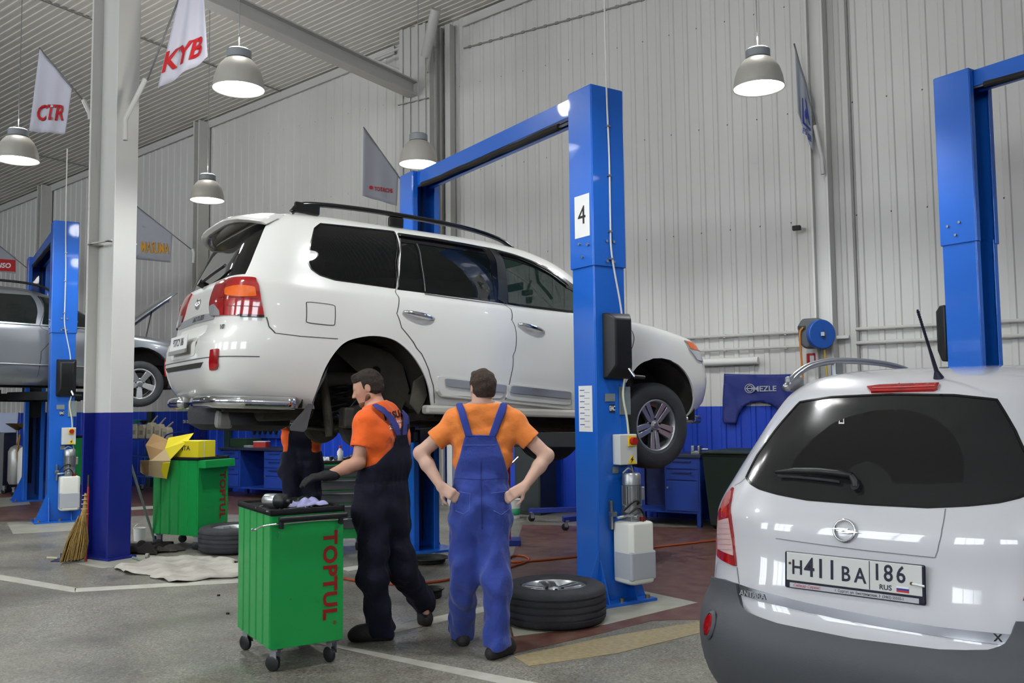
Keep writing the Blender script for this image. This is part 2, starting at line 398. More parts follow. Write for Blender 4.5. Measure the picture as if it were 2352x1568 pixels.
# knee braces at the column head
b = thing('knee_brace', 'white diagonal steel tube brace at the head of the broad column', 'brace', HALL @ TR(CT, 0.35, 0))
MB().cyl((-0.35, 0.2, 7.05), (-0.75, 0.45, 7.62), 0.08, 12).build('brace_tube', M_TRIM, b, smooth='angle')
MB().add([(-0.33, 0.12, 6.8), (-0.33, 0.12, 7.2), (-0.50, 0.24, 7.15), (-0.38, 0.16, 6.8), (-0.33, 0.15, 6.8), (-0.33, 0.15, 7.2), (-0.50, 0.27, 7.15), (-0.38, 0.19, 6.8)],
         [(0, 1, 2, 3), (4, 7, 6, 5), (0, 4, 5, 1), (1, 5, 6, 2), (2, 6, 7, 3), (3, 7, 4, 0)]).build('gusset', M_TRIM, b)
b = thing('corner_bracket', 'small triangular steel bracket under the ceiling left of the broad column', 'bracket', HALL @ TR(CT + 0.33, 0.33, 0))
m = MB(); m.cyl((0.02, 0, 7.42), (0.02, 0, 7.02), 0.02, 8); m.cyl((0.02, 0, 7.04), (0.62, 0, 7.36), 0.02, 8); m.cyl((0.02, 0, 7.42), (0.62, 0, 7.36), 0.02, 8)
m.build('bracket_frame', M_TRIM, b)
# rails and pipes on the back wall
def rail(name, t0, t1, z, r_, label, d=0.075, m=M_TRIM, cat='pipe'):
    o = thing(name, label, cat, HALL @ TR((t0 + t1) / 2, d, z)); h = (t1 - t0) / 2
    MB().cyl((-h, 0, 0), (h, 0, 0), r_, 10).build('pipe', m, o, smooth='angle')
    q = MB()
    for k in range(max(2, int(2 * h / 0.8))): q.box((-h + 0.2 + k * 0.8, -0.02, 0), (0.03, 0.06, r_ * 2.6))
    q.build('pipe_clip', m, o); return o
rail('wall_pipe', -1.3, 6.5, 2.42, 0.02, 'upper white pipe along the wall behind the lifted white car')
rail('wall_pipe', -1.3, 6.5, 2.24, 0.016, 'lower white pipe along the wall behind the lifted white car')
rail('wall_pipe', -9, -1.95, 2.42, 0.02, 'upper white pipe along the wall right of the hose reel')
rail('wall_pipe', -9, -1.95, 2.25, 0.022, 'lower white pipe along the wall right of the hose reel')
o = thing('radiator_pipe', 'thick white heating pipe on the wall right of the lifted car', 'pipe', HALL @ TR(0.8, 0.1, 2.08)); MB().cyl((-1.55, 0, 0), (1.5, 0, 0), 0.05, 14).build('pipe', M_WHITE, o, smooth='angle')
o = thing('radiator_pipe', 'thick white heating pipe on the wall at far right edge', 'pipe', HALL @ TR(-5.6, 0.1, 2.08)); MB().cyl((-1.5, 0, 0), (1.8, 0, 0), 0.05, 14).build('pipe', M_WHITE, o, smooth='angle')
o = MB().box((-1.97, 0.05, 4.2), (0.03, 0.03, 8.0)).build('trim_4', mat('seam_grey', '')); o.matrix_world = HALL; tag(o, kind='structure')

# ---------------------------------------------------------------- pendant lamps
M_SHADE = mat('lamp_shade_grey', '#b9b6ad', 0.4, metal=0.15)
M_SHIN = mat('lamp_shade_inside', '#ffffff', 0.25, metal=0.3)
M_GLOW = mat('lamp_glow', '#ffffff', 0.5, emit='#fbfcff', es=12.0); M_GLOW.cycles.emission_sampling = 'NONE'
def pendant(M, top):
    r = thing('pendant_lamp', 'x', 'lamp', M, 'bell-shaped pendant lamps')
    prof = [(0.105, 0.300), (0.135, 0.280), (0.170, 0.240), (0.203, 0.185), (0.226, 0.115), (0.238, 0.04), (0.240, 0.012), (0.247, 0.0)]
    MB().lathe(prof, 36, cap=False).build('lamp_shade', M_SHADE, r, smooth=True, solid=0.004)
    MB().lathe([(0.105, 0.295), (0.116, 0.30), (0.116, 0.375), (0.10, 0.39), (0.0, 0.40)], 28, cap=False).build('ballast_housing', mat('lamp_housing', '#8d9295', 0.5), r, smooth='angle')
    MB().lathe([(0.0, 0.045), (0.12, 0.042), (0.205, 0.035), (0.226, 0.028), (0.226, 0.024), (0.0, 0.030)], 36, cap=False).build('diffuser', M_GLOW, r, smooth=True)
    MB().cyl((0, 0, 0.40), (0, 0, top), 0.005, 6).build('hanging_rod', M_STEEL, r)
    return r
LZ = 4.57
lamp0 = None
vis = {(548, 206): 'bell pendant lamp hanging right of the free-standing column, nearest in the left half', (1743, 203): 'bell pendant lamp hanging alone before the right wall',
       (40, 369): 'bell pendant lamp at the far left edge beneath the letters CTR flag', (476, 461): 'bell pendant lamp hanging above the rear of the lifted white car',
       (961, 378): 'bell pendant lamp partly hidden behind the lift beam'}
spots = list(vis) + [(11.4, 6.5), (-1.7, 7.1), (-6.0, 4.2), (-6.5, 11.5), (2.0, 9.6), (6.5, 10.5)]
for k, (t, d) in enumerate(spots):
    p = gr(t, d, LZ) if t > 20 else H(t, d, LZ); t = (HALL.inverted() @ p).x; lab = vis.get(spots[k], 'bell pendant lamp elsewhere in the hall, outside the picture')
    M = Matrix.Translation(p); top = ceil_z(t) - LZ - 0.04
    c = pendant(M, top); c['label'] = lab
    L = bpy.data.lights.new('lamp_light', 'SPOT'); L.energy = 320 * LAMP_POWER; L.color = (0.97, 1.0, 1.0); L.shadow_soft_size = 0.19
    L.spot_size = math.radians(152); L.spot_blend = 0.5
    if k in (0, 1, 2, 3, 6):
        U = bpy.data.lights.new('ceiling_fill_light', 'POINT'); U.energy = 33 * LAMP_POWER; U.color = (1.0, .985, .95); U.shadow_soft_size = .12; uo = bpy.data.objects.new('ceiling_fill_light', U); COL.objects.link(uo); uo.parent = c; uo.location = (0, 0, .52)  # added fill above the housing, brightens ceiling and upper walls
    lo = bpy.data.objects.new('lamp_light', L); COL.objects.link(lo); lo.parent = c; lo.location = (0, 0, 0.018)
# ---------------------------------------------------------------- two-post lifts
M_YEL = mat('warning_yellow', '#e8c31c', 0.5)
M_CTRL = mat('control_box_grey', '#c9cbc6', 0.45)
M_TANK = mat('tank_plastic', '#d9dad2', 0.4)
M_OIL = mat('tank_plastic_full', '#a9aeb4', 0.4)
M_FOAM = mat('black_foam', '#24211f', 0.85)
M_GALV = mat('galvanised_plate', '#8f9a9a', 0.45, metal=0.6)
def lift(Mx, label, L, group='two-post car lifts', Hh=4.07, arms=True, hz=1.25, number=None, power=True, split=2.62, dxy=(0.27, 0.30), zcov=2.05):
    """x: from the power post to the far post, y: to the left of that, origin midway on the floor"""
    R = thing('car_lift', label, 'car lift', Mx, group)
    DX, DY = dxy
    for sd in (-1, 1):                                    # -1 power post, +1 far post
        xo = sd * L / 2; iv = -sd                         # iv: direction towards the other post
        T = TR(xo, 0, 0, rz=0 if sd < 0 else PI)          # local +x opens to the other post
        m = MB(T); th = 0.012
        def chan(z0, z1, g):
            m.box((-DX / 2 - g, 0, (z0 + z1) / 2), (th, DY + 2 * g, z1 - z0))
            for s in (-1, 1):
                m.box((0, s * (DY / 2 + g), (z0 + z1) / 2), (DX + 2 * g, th, z1 - z0))
                m.box((DX / 2 + g, s * (DY / 2 + g - 0.03), (z0 + z1) / 2), (th, 0.06, z1 - z0))
        chan(0.02, split + 0.04, 0)
        p = m.build('post', M_BLUE, R, bevel=0.004)
        m = MB(T); chan(split, Hh, 0.012)
        m.box((0, 0, Hh), (DX + 0.02, DY + 0.02, 0.012))
        e = m.build('post_extension', M_BLUE, R, bevel=0.004)
        m = MB(T)
        for z in ((split + 0.04, 0), (split + 0.20, 0)):
            for y in (-0.035, 0.035):
                m.cyl((-DX / 2 - 0.018, y, z[0]), (-DX / 2 - 0.03, y, z[0]), 0.012, 8)
        for s in (-1, 1):
            for (x, z) in ((-0.09, split + 0.17), (0.02, split + 0.19), (-0.02, split + 0.08)):
                m.cyl((x, s * (DY / 2 + 0.018), z), (x, s * (DY / 2 + 0.030), z), 0.012, 8)
        m.build('bolt_heads', M_STEEL, e)
        m = MB(T)                                          # flared foot
        m.box((0, 0, 0.012), (DX + 0.26, DY + 0.34, 0.024))
        for s in (-1, 1):
            m.add([(-DX / 2 - 0.006, s * DY / 2, 0.42), (-DX / 2 - 0.006, s * (DY / 2 + 0.16), 0.024), (-DX / 2 - 0.006, s * DY / 2, 0.024),
                   (-DX / 2 + 0.006, s * DY / 2, 0.42), (-DX / 2 + 0.006, s * (DY / 2 + 0.16), 0.024), (-DX / 2 + 0.006, s * DY / 2, 0.024)],
                  [(0, 1, 2), (3, 5, 4), (0, 3, 4, 1), (1, 4, 5, 2), (0, 2, 5, 3)])
            m.add([(-DX / 2, s * (DY / 2 - 0.004), 0.36), (-DX / 2 - 0.11, s * (DY / 2 - 0.004), 0.024), (-DX / 2, s * (DY / 2 - 0.004), 0.024),
                   (-DX / 2, s * (DY / 2 - 0.016), 0.36), (-DX / 2 - 0.11, s * (DY / 2 - 0.016), 0.024), (-DX / 2, s * (DY / 2 - 0.016), 0.024)],
                  [(0, 1, 2), (3, 5, 4), (0, 3, 4, 1), (1, 4, 5, 2), (0, 2, 5, 3)])
        m.build('foot', M_BLUE, R)
        m = MB(T)
        for x, y in ((-0.22, -0.26), (-0.22, 0.0), (-0.22, 0.26), (0.2, 0.26), (0.2, -0.26)):
            m.cyl((x, y, 0.024), (x, y, 0.05), 0.018, 6)
        m.build('anchor_bolts', mat('brass_bolt', '#8f7a45', 0.4, metal=0.8), R)
        # inner dark: lift chain, carriage
        m = MB(T); m.box((0.02, 0, hz - 0.05), (0.20, 0.19, 0.9)); m.build('carriage', M_DARK, R, bevel=0.006)
        m = MB(T); m.cyl((-0.04, 0.05, 0.1), (-0.04, 0.05, Hh - 0.1), 0.012, 8); m.cyl((-0.05, -0.05, 0.3), (-0.05, -0.05, 2.3), 0.035, 12)
        m.build('hydraulic_ram', M_DARK, R)
        # release cover on the outer face
        hh = 0.52; zc = 1.99 if sd < 0 else zcov
        m = MB(T @ TR(-DX / 2 - 0.006, 0.02 if sd < 0 else 0, zc))
        w = 0.115; d = 0.115
        oy = -0.06
        V = []
        for (x, ww, hz_) in ((0, w + 0.012, hh / 2), (-0.05, w + 0.008, hh / 2 - 0.004), (-d, w - 0.035, hh / 2 - 0.05)):
            V += [(x, oy - ww, -hz_ - (0.0 if x > -0.1 else -0.06)), (x, oy + ww, -hz_ - (0.0 if x > -0.1 else -0.06)), (x, oy + ww, hz_), (x, oy - ww, hz_)]
        F = [(8, 9, 10, 11), (0, 3, 2, 1)]
        for k in (0, 4):
            for i in range(4): F.append((k + i, k + (i + 1) % 4, k + 4 + (i + 1) % 4, k + 4 + i))
        cv = m.add(V, F).build('release_cover', M_BLACK, R, smooth='angle', bevel=0.012)
        if sd < 0:
            m = MB(T @ TR(-DX / 2 - 0.10, -0.10, zc - 0.18))
            m.cyl((0, 0, 0), (-0.04, -0.025, -0.065), 0.012, 10)
            m.build('release_lever', M_CHROME, cv, smooth='angle')
            m = MB(T @ TR(-DX / 2 - 0.14, -0.125, zc - 0.245)); m.cyl((0, 0, 0), (-0.0, -0.10, -0.005), 0.015, 10)
            m.build('lever_grip', M_BLACK, cv, smooth='angle')
        if arms:
            for s in (-1, 1):
                a = math.radians(35) * s; c, sn = math.cos(a), math.sin(a)
                m = MB(T @ TR(0.14, 0, hz - 0.17, rz=a))
                m.box((0.50, 0, 0), (0.95, 0.12, 0.12)); m.box((1.05, 0, 0), (0.5, 0.085, 0.085))
                m.cyl((1.25, 0, 0.04), (1.25, 0, 0.10), 0.05, 14)
                m.build('lift_arm', M_DARK, R, bevel=0.004)
    # top beam with padded cut-off bar
    bm_ = MB()
    bm_.box((0, -0.10, Hh - 0.08), (L - 0.22, 0.012, 0.15)); bm_.box((0, 0.10, Hh - 0.08), (L - 0.22, 0.012, 0.15)); bm_.box((0, 0, Hh - 0.02), (L - 0.22, 0.20, 0.012))
    bm_.box((0, -0.075, Hh - 0.15), (L - 0.22, 0.05, 0.01)); bm_.box((0, 0.075, Hh - 0.15), (L - 0.22, 0.05, 0.01))
    bm_.build('top_beam', M_BLUE, R, bevel=0.003)
    rod = MB().cyl((-L / 2 + 0.10, 0.10, Hh - 0.205), (L / 2 - 0.06, 0.10, Hh - 0.165), 0.011, 8).build('cut_off_rod', M_STEEL, R)
    MB().tube([(-L / 2 + 0.36 + (L - 0.62) * k / 12, 0.10, Hh - 0.200 + 0.030 * k / 12 + 0.005 * math.sin(k * 1.7)) for k in range(13)], 0.028, 10).build('foam_pad', M_FOAM, R, smooth='angle')
    X = -L / 2 - DX / 2 - 0.008                            # outer face of the power post; -y is on the viewer's right
    if power:
        m = MB(); m.box((X - 0.045, -0.085, 1.18 + 0.0), (0.09, 0.175, 0.235)); cb = m.build('control_box', M_CTRL, R, bevel=0.006)
        MB().box((X - 0.096, -0.115, 1.245), (0.014, 0.072, 0.08)).build('switch_plate', M_YEL, cb)
        m = MB().cyl((X - 0.10, -0.115, 1.245), (X - 0.135, -0.115, 1.245), 0.03, 16); m.box((X - 0.14, -0.115, 1.245), (0.012, 0.014, 0.055)); m.build('rotary_switch', mat('switch_red', '#a31c14', 0.4), cb, smooth='angle')
        w = MB().prism([(-0.042, -0.036), (0.042, -0.036), (0, 0.04)], 0, 0.002, frame((X - 0.092, -0.115, 1.105), (0, -1, 0), (-1, 0, 0)))
        wt = w.build('warning_triangle', M_YEL, cb)
        MB().prism([(0.012, 0.028), (-0.016, 0.0), (-0.002, 0.0), (-0.01, -0.026), (0.016, 0.006), (0.003, 0.006)], 0, 0.003, frame((X - 0.093, -0.115, 1.10), (0, -1, 0), (-1, 0, 0))).build('lightning_mark', M_INK, wt)
        MB().box((X - 0.004, -0.13, 1.56), (0.008, 0.11, 0.22)).build('cover_plate', M_GALV, R)
        MB().box((X - 0.003, 0.02, 1.585), (0.005, 0.10, 0.062)).build('type_plate', M_GALV, R)
        q = MB().box((X - 0.002, 0.0, 1.50), (0.003, 0.055, 0.065)).build('conformity_sticker', mat('sticker_black', '#1b2238', 0.6), R)
        MB().text('EAC', 0.05, frame((X - 0.005, 0.0, 1.50), (0, -1, 0), (-1, 0, 0)), 0.002, bold=0.001, sx=0.62).build('lettering', M_PAPER, q)
        m = MB().box((X - 0.003, -0.02, 1.02), (0.005, 0.06, 0.05)); m.build('small_label', M_GALV, R)
        # motor and pump
        mx, my = X - 0.10, -0.10
        mo = MB().lathe([(0.0, 1.0), (0.062, 1.0), (0.072, 0.985), (0.074, 0.91), (0.066, 0.905), (0.066, 0.76), (0.078, 0.755), (0.078, 0.70), (0.0, 0.70)], 28, TR(mx, my, 0), cap=False)
        for k in range(20):
            a = 2 * PI * k / 20; mo.box((0.071, 0, 0.832), (0.012, 0.005, 0.14), TR(mx, my, 0, rz=a))
        mot = mo.build('motor', mat('motor_silver', '#9d9fa0', 0.35, metal=0.85), R, smooth='angle')
        MB().box((mx, my - 0.088, 0.84), (0.07, 0.03, 0.10)).build('terminal_box', M_ALU, mot, bevel=0.005)
        m = MB(); m.box((mx, my, 0.67), (0.12, 0.12, 0.09)); m.cyl((mx - 0.06, my + 0.02, 0.67), (mx - 0.09, my + 0.02, 0.67), 0.018, 10)
        m.cyl((mx + 0.0, my + 0.05, 0.675), (mx - 0.0, my + 0.15, 0.665), 0.012, 8); pmp = m.build('pump_block', M_ALU, R, bevel=0.004)
        m = MB(); m.box((X - 0.02, my + 0.15, 0.68), (0.04, 0.02, 0.22)); m.box((X - 0.045, my + 0.15, 0.69), (0.05, 0.05, 0.035)); m.build('mounting_bracket', M_STEEL, R, bevel=0.003)
        m = MB(); m.tube(smooth_path([(mx - 0.03, my + 0.02, 0.72), (mx - 0.08, my + 0.0, 0.78), (mx - 0.09, my + 0.06, 0.79), (mx - 0.05, my + 0.13, 0.72)]), 0.008, 8)
        m.tube(smooth_path([(mx - 0.06, my + 0.08, 0.70), (mx - 0.10, my + 0.02, 0.74), (mx - 0.10, my - 0.03, 0.68), (mx - 0.09, my - 0.03, 0.63)]), 0.007, 8); m.build('hydraulic_hose', M_BLACK, R, smooth='angle')
        # tank
        tx = X - 0.12; tw = 0.125
        def tank_out(w, d): return [(-d, -w + .03), (-d + .03, -w), (d - .01, -w), (d, -w + .01), (d, w - .01), (d - .01, w), (-d + .03, w), (-d, w - .03)]
        m = MB(TR(tx, my, 0))
        def ringz(z, s): return [(p[0] * s, p[1] * s, z) for p in tank_out(tw, 0.105)]
        zs = [(0.165, .82), (0.178, .97), (0.19, 1), (0.61, 1), (0.622, .97), (0.632, .80)]
        V = []; F = []
        for z, s in zs: V += ringz(z, s)
        for k in range(len(zs) - 1):
            for i in range(8): F.append((k * 8 + i, k * 8 + (i + 1) % 8, k * 8 + 8 + (i + 1) % 8, k * 8 + 8 + i))
        F += [tuple(range(7, -1, -1)), tuple(range(40, 48))]
        tk = m.add(V, F).build('oil_tank', M_TANK, R, smooth='angle', bevel=0.004)
        MB(TR(tx, my, 0)).box((-0.003, 0, 0.305), (0.208, 0.251, 0.22)).build('oil_level', M_OIL, tk, bevel=0.015)
        MB().cyl((tx - 0.04, my - 0.05, 0.63), (tx - 0.04, my - 0.05, 0.665), 0.026, 16).build('tank_cap', mat('cap_red', '#8f1512', 0.45), tk, smooth='angle')
        # supply cable, clipped to the post
        pts = [(X - 0.02, 0.02, 2.24 + 3.0), (X - 0.022, 0.015, Hh), (X - 0.022, -0.0, 3.5), (X - 0.022, 0.0, 3.0), (X - 0.025, -0.005, 2.72), (X - 0.03, -0.075, 2.35), (X - 0.04, -0.09, 2.2)]
        MB().tube(smooth_path(pts, 8), 0.0075, 8).build('supply_cable', mat('cable_white', '#c9c9c4', 0.5), R, smooth='angle')
        MB().tube(smooth_path([(X - 0.03, -0.11, 1.74), (X - 0.03, -0.09, 1.6), (X - 0.035, -0.12, 1.42), (X - 0.04, -0.13, 1.30)], 6), 0.0085, 8).build('control_cable', mat('cable_cream', '#cfcfb8', 0.5), R, smooth='angle')
        MB().tube(smooth_path([(X - 0.05, -0.14, 1.06), (X - 0.06, -0.15, 1.0), (X - 0.09, -0.08, 1.035), (X - 0.08, -0.03, 1.0)], 6), 0.006, 8).build('motor_cable', mat('cable_grey', '#8f9496', 0.5), R, smooth='angle')
        m = MB()
        for z in (3.75, 3.35, 2.9, 2.68): m.box((X - 0.02, 0.005, z), (0.03, 0.03, 0.014))
        m.build('cable_clip', M_STEEL, R)
    if number:
        Y = DY / 2 + 0.020
        s = MB().box((-L / 2 - 0.02, Y, 3.03), (0.19, 0.003, 0.34)).build('number_sheet', M_PAPER, R, label='white sheet printed with the number four')
        Fm = frame((-L / 2 - 0.02, Y + 0.003, 3.03), (-1, 0, 0), (0, 1, 0)) if False else frame((-L / 2 - 0.02, Y + 0.003, 3.03), (-1, 0, 0), (0, 1, 0))
        MB().text(number, 0.21, Fm, 0.002).build('lettering', M_INK, s)
        s = MB().box((-L / 2 - 0.01, DY / 2 + 0.008, 1.50), (0.17, 0.003, 0.36)).build('instruction_sheet', M_PAPER, R)
        m = MB(); mb2 = MB()
        for k in range(7):
            z = 1.645 - k * 0.045
            mb2.box((-L / 2 + 0.03 - 0.0, DY / 2 + 0.010, z), (0.06, 0.001, 0.006)); m.box((-L / 2 - 0.03, DY / 2 + 0.010, z - 0.018), (0.07, 0.001, 0.004))
        m.build('small_print', mat('print_grey', '#8a8a8e', 0.7), s); mb2.build('headings', M_INKB, s)
    return R
YAWL = math.radians(33.4)
# x axis of the lift: from the near post into the hall
def lift_frame(near, far):
    d = (far - near); return frame(((near + far) / 2).to_tuple(), (d.x, d.y, 0), (0, 0, 1)), d.length
M4, L4 = lift_frame(Vector((0.70, 7.24, 0)), Vector((-1.0, 9.82, 0)))
LIFT4 = lift(M4, 'blue two-post car lift numbered 4 holding the white off-roader', L4, number='4', hz=1.42)
# left lift: same kind, behind the free-standing column
nl = gr(133, 1196); dl = (Vector((-1.0, 9.82, 0)) - Vector((0.70, 7.24, 0))).normalized()
ML, LL = lift_frame(Vector((nl.x, nl.y, 0)), Vector((nl.x, nl.y, 0)) + Vector((-1.95, 3.0, 0)))
LIFTL = lift(ML, 'blue two-post car lift at left holding the silver car', LL, Hh=4.2, hz=1.92)
# right lift: only its far post and part of its beam show
fr = at(2208, 150, 8.2)
MR, LR = lift_frame(Vector((fr.x, fr.y, 0)) - dl * 3.3, Vector((fr.x, fr.y, 0)))
LIFTR = lift(MR, 'blue two-post car lift at right edge behind the parked white car', LR, arms=False, Hh=4.52, dxy=(.31, .34), split=2.95, zcov=2.15)
# ---------------------------------------------------------------- car bodies as lofted plan sections
def pchip(pts):
    X = np.array([p[0] for p in pts], float); Y = np.array([p[1] for p in pts], float)
    h = np.diff(X); d = np.diff(Y) / h; m = np.zeros(len(X)); m[0] = d[0]; m[-1] = d[-1]
    for i in range(1, len(X) - 1):
        m[i] = 0 if d[i - 1] * d[i] <= 0 else 2 * d[i - 1] * d[i] / (d[i - 1] + d[i])
    def f(x):
        x = min(max(x, X[0]), X[-1]); i = min(max(int(np.searchsorted(X, x)) - 1, 0), len(h) - 1)
        t = (x - X[i]) / h[i]
        return float((2 * t ** 3 - 3 * t * t + 1) * Y[i] + (t ** 3 - 2 * t * t + t) * h[i] * m[i] + (-2 * t ** 3 + 3 * t * t) * Y[i + 1] + (t ** 3 - t * t) * h[i] * m[i + 1])
    return f
def inpoly(P, poly):
    x, y = P[:, 0], P[:, 1]; r = np.zeros(len(P), bool); n = len(poly); j = n - 1
    for i in range(n):
        xi, yi = poly[i]; xj, yj = poly[j]
        if yi != yj:
            c = ((yi > y) != (yj > y)) & (x < (xj - xi) * (y - yi) / (yj - yi) + xi); r ^= c
        j = i
    return r
def resample(pts, sp, closed=True):
    out = []; n = len(pts)
    for i in range(n if closed else n - 1):
        a = pts[i]; b = pts[(i + 1) % n]; L = math.hypot(b[0] - a[0], b[1] - a[1]); k = max(1, int(math.ceil(L / sp)))
        for q in range(k): out.append((a[0] + (b[0] - a[0]) * q / k, a[1] + (b[1] - a[1]) * q / k))
    if not closed: out.append(pts[-1])
    return out
def round_poly(pts, r=0.25, n=4):           # corner cutting with arcs (fraction of the shorter side)
    out = []; k = len(pts)
    for i in range(k):
        a, b, c = Vector(pts[i - 1]).to_2d(), Vector(pts[i]).to_2d(), Vector(pts[(i + 1) % k]).to_2d()
        l = min((a - b).length, (c - b).length) * r
        p = b + (a - b).normalized() * l; q = b + (c - b).normalized() * l
        for j in range(n + 1):
            t = j / n; out.append(tuple(p * (1 - t) ** 2 + b * 2 * t * (1 - t) + q * t * t))
    return out
class Body:
    def __init__(s, M, rear, front, width, n=7, aref=2.45, wref=0.98):
        s.M = M; s.inv = M.inverted(); s.n = n; s.z0 = width[0][0]; s.z1 = width[-1][0]
        s.rear = pchip(rear); s.front = pchip(front); s.w = pchip(width)
        phi = np.linspace(PI, 0, 4001); c = np.cos(phi); q = np.sin(phi)
        r = (np.abs(c) ** n + np.abs(q) ** n) ** (-1 / n); x = r * c * aref; y = r * q * wref
        L = np.concatenate([[0], np.cumsum(np.hypot(np.diff(x), np.diff(y)))]); s.Lh = L[-1]
        s.tt = L / L[-1]; s.phi = phi
        zz = np.linspace(s.z0, s.z1, 600); R = np.array([s.rear(z) for z in zz]); F = np.array([s.front(z) for z in zz]); Wd = np.array([s.w(z) for z in zz])
        s.zz = zz; s.V = np.concatenate([[0], np.cumsum(np.sqrt(np.diff(zz) ** 2 + (0.6 * np.diff(F)) ** 2 + (0.7 * np.diff(R)) ** 2 + np.diff(Wd) ** 2))])
    def ac(s, z): a, b = s.rear(z), s.front(z); return (b - a) / 2, (a + b) / 2
    def P0(s, t, z):
        sg = 1 if t < 0 else -1; ph = np.interp(min(abs(t), 1), s.tt, s.phi)
        c, q = math.cos(ph), abs(math.sin(ph)); r = (abs(c) ** s.n + q ** s.n) ** (-1 / s.n)
        a, cc = s.ac(z); return Vector((cc + a * r * c, sg * s.w(z) * r * q, z))
    def N(s, t, z):
        e = 0.004; za = max(z - e * 2, s.z0); zb = min(z + e * 2, s.z1)
        d1 = s.P0(t + e, z) - s.P0(t - e, z); d2 = s.P0(t, zb) - s.P0(t, za)
        n = d1.cross(d2)
        return n.normalized() if n.length > 0 else Vector((0, 0, 1))
    def P(s, t, z, off=0.0):
        p = s.P0(t, z)
        if off:
            n = s.N(t, z); p = p + n * off
        return p
    def inv_t(s, p):
        a, c = s.ac(p[2]); xn = (p[0] - c) / a; yn = abs(p[1]) / max(s.w(p[2]), 1e-4)
        ph = math.atan2(yn, xn); t = float(np.interp(-ph, -s.phi, s.tt)); return -t if p[1] > 0 else t
    def side(s, x, z, sg=1):                 # local x on the right (sg=1) or left side
        a, c = s.ac(z); xn = max(-1, min(1, (x - c) / a)); yn = max(1 - abs(xn) ** s.n, 0) ** (1 / s.n)
        return (sg * float(np.interp(-math.atan2(yn, xn), -s.phi, s.tt)), z)
    def back(s, y, z):                       # local y on the rear face (y<0 is the right)
        yn = min(abs(y) / s.w(z), 1); xn = -max(1 - yn ** s.n, 0) ** (1 / s.n)
        t = float(np.interp(-math.atan2(yn, xn), -s.phi, s.tt)); return (-t if y > 0 else t, z)
    def frontp(s, y, z):
        yn = min(abs(y) / s.w(z), 1); xn = max(1 - yn ** s.n, 0) ** (1 / s.n)
        t = float(np.interp(-math.atan2(yn, xn), -s.phi, s.tt)); return (-t if y > 0 else t, z)
    def inside(s, p):
        if not (s.z0 < p[2] < s.z1): return False
        a, c = s.ac(p[2]); return (abs(p[0] - c) / a) ** s.n + (abs(p[1]) / max(s.w(p[2]), 1e-4)) ** s.n < 1
    def hit(s, px, py):
        o = s.inv @ CAMP; d = (s.inv.to_3x3() @ ray(px, py)).normalized(); k = 1.0; st = 0.01
        while k < 30:
            if s.inside(o + d * k):
                a, b = k - st, k
                for _ in range(14):
                    m = (a + b) / 2
                    if s.inside(o + d * m): b = m
                    else: a = m
                p = o + d * b; return (s.inv_t(p), p.z)
            k += st
        return None
    def hits(s, pts):
        out = []
        for p in pts:
            q = s.hit(*p); k = 0; c = proj(s.M @ Vector((sum(s.ac(.9)) * 0 + s.ac(.9)[1], 0, .9)))
            while q is None and k < 12: k += 1; q = s.hit(p[0] + (c[0] - p[0]) * .01 * k, p[1] + (c[1] - p[1]) * .006 * k)
            out.append(q)
        bad = [p for p, q in zip(pts, out) if q is None]
        if bad: print('MISSED', bad)
        return [q for q in out if q is not None]
    def uv(s, q): return (q[0] * s.Lh, float(np.interp(q[1], s.zz, s.V)))
    def tz(s, u): return (u[0] / s.Lh, float(np.interp(u[1], s.V, s.zz)))
    def panel(s, name, outline, m, parent, holes=(), off=0.0, res=0.06, solid=0.012, label=None, smooth_edge=0, offf=None, soff=-1, bump=None):
        oc = 0.5 * res
        rings = [resample([s.uv(q) for q in o], oc if i else oc) for i, o in enumerate([outline] + list(holes))]
        V = []; E = []
        for r in rings:
            b = len(V); V += r; E += [(b + i, b + (i + 1) % len(r)) for i in range(len(r))]
        A = np.array(rings[0]); lo, hi = A.min(0), A.max(0)
        gx = np.arange(lo[0] + res * .5, hi[0], res); gy = np.arange(lo[1] + res * .5, hi[1], res)
        if len(gx) and len(gy):
            G = np.array([(x, y) for x in gx for y in gy]); k = inpoly(G, rings[0])
            for r in rings[1:]: k &= ~inpoly(G, r)
            G = G[k]
            if len(G):
                B = np.array(V); dm = np.full(len(G), 9.0)
                for i in range(0, len(B)): dm = np.minimum(dm, (G[:, 0] - B[i, 0]) ** 2 + (G[:, 1] - B[i, 1]) ** 2)
                G = G[dm > (0.45 * res) ** 2]; V = V + [tuple(g) for g in G]
        vo, eo, fo, *_ = delaunay_2d_cdt([Vector(v).to_2d() for v in V], E, [], 0, 1e-6)
        C = np.array([((vo[f[0]].x + vo[f[1]].x + vo[f[2]].x) / 3, (vo[f[0]].y + vo[f[1]].y + vo[f[2]].y) / 3) for f in fo])
        k = inpoly(C, rings[0])
        for r in rings[1:]: k &= ~inpoly(C, r)
        F = [tuple(f) for f, q in zip(fo, k) if q]
        pts = []
        for v in vo:
            t, z = s.tz(v); of = off + (offf(t, z) if offf else 0); pts.append(s.P(t, z, of))
        mb = MB(); mb.v = pts; mb.f = F
        # orient outward
        o = mb.build(name, m, parent, smooth=True, fix=False, solid=solid, label=label, soff=soff)
        if solid: e = o.modifiers.new('e', 'EDGE_SPLIT'); e.split_angle = .7; e.use_edge_sharp = False
        return o
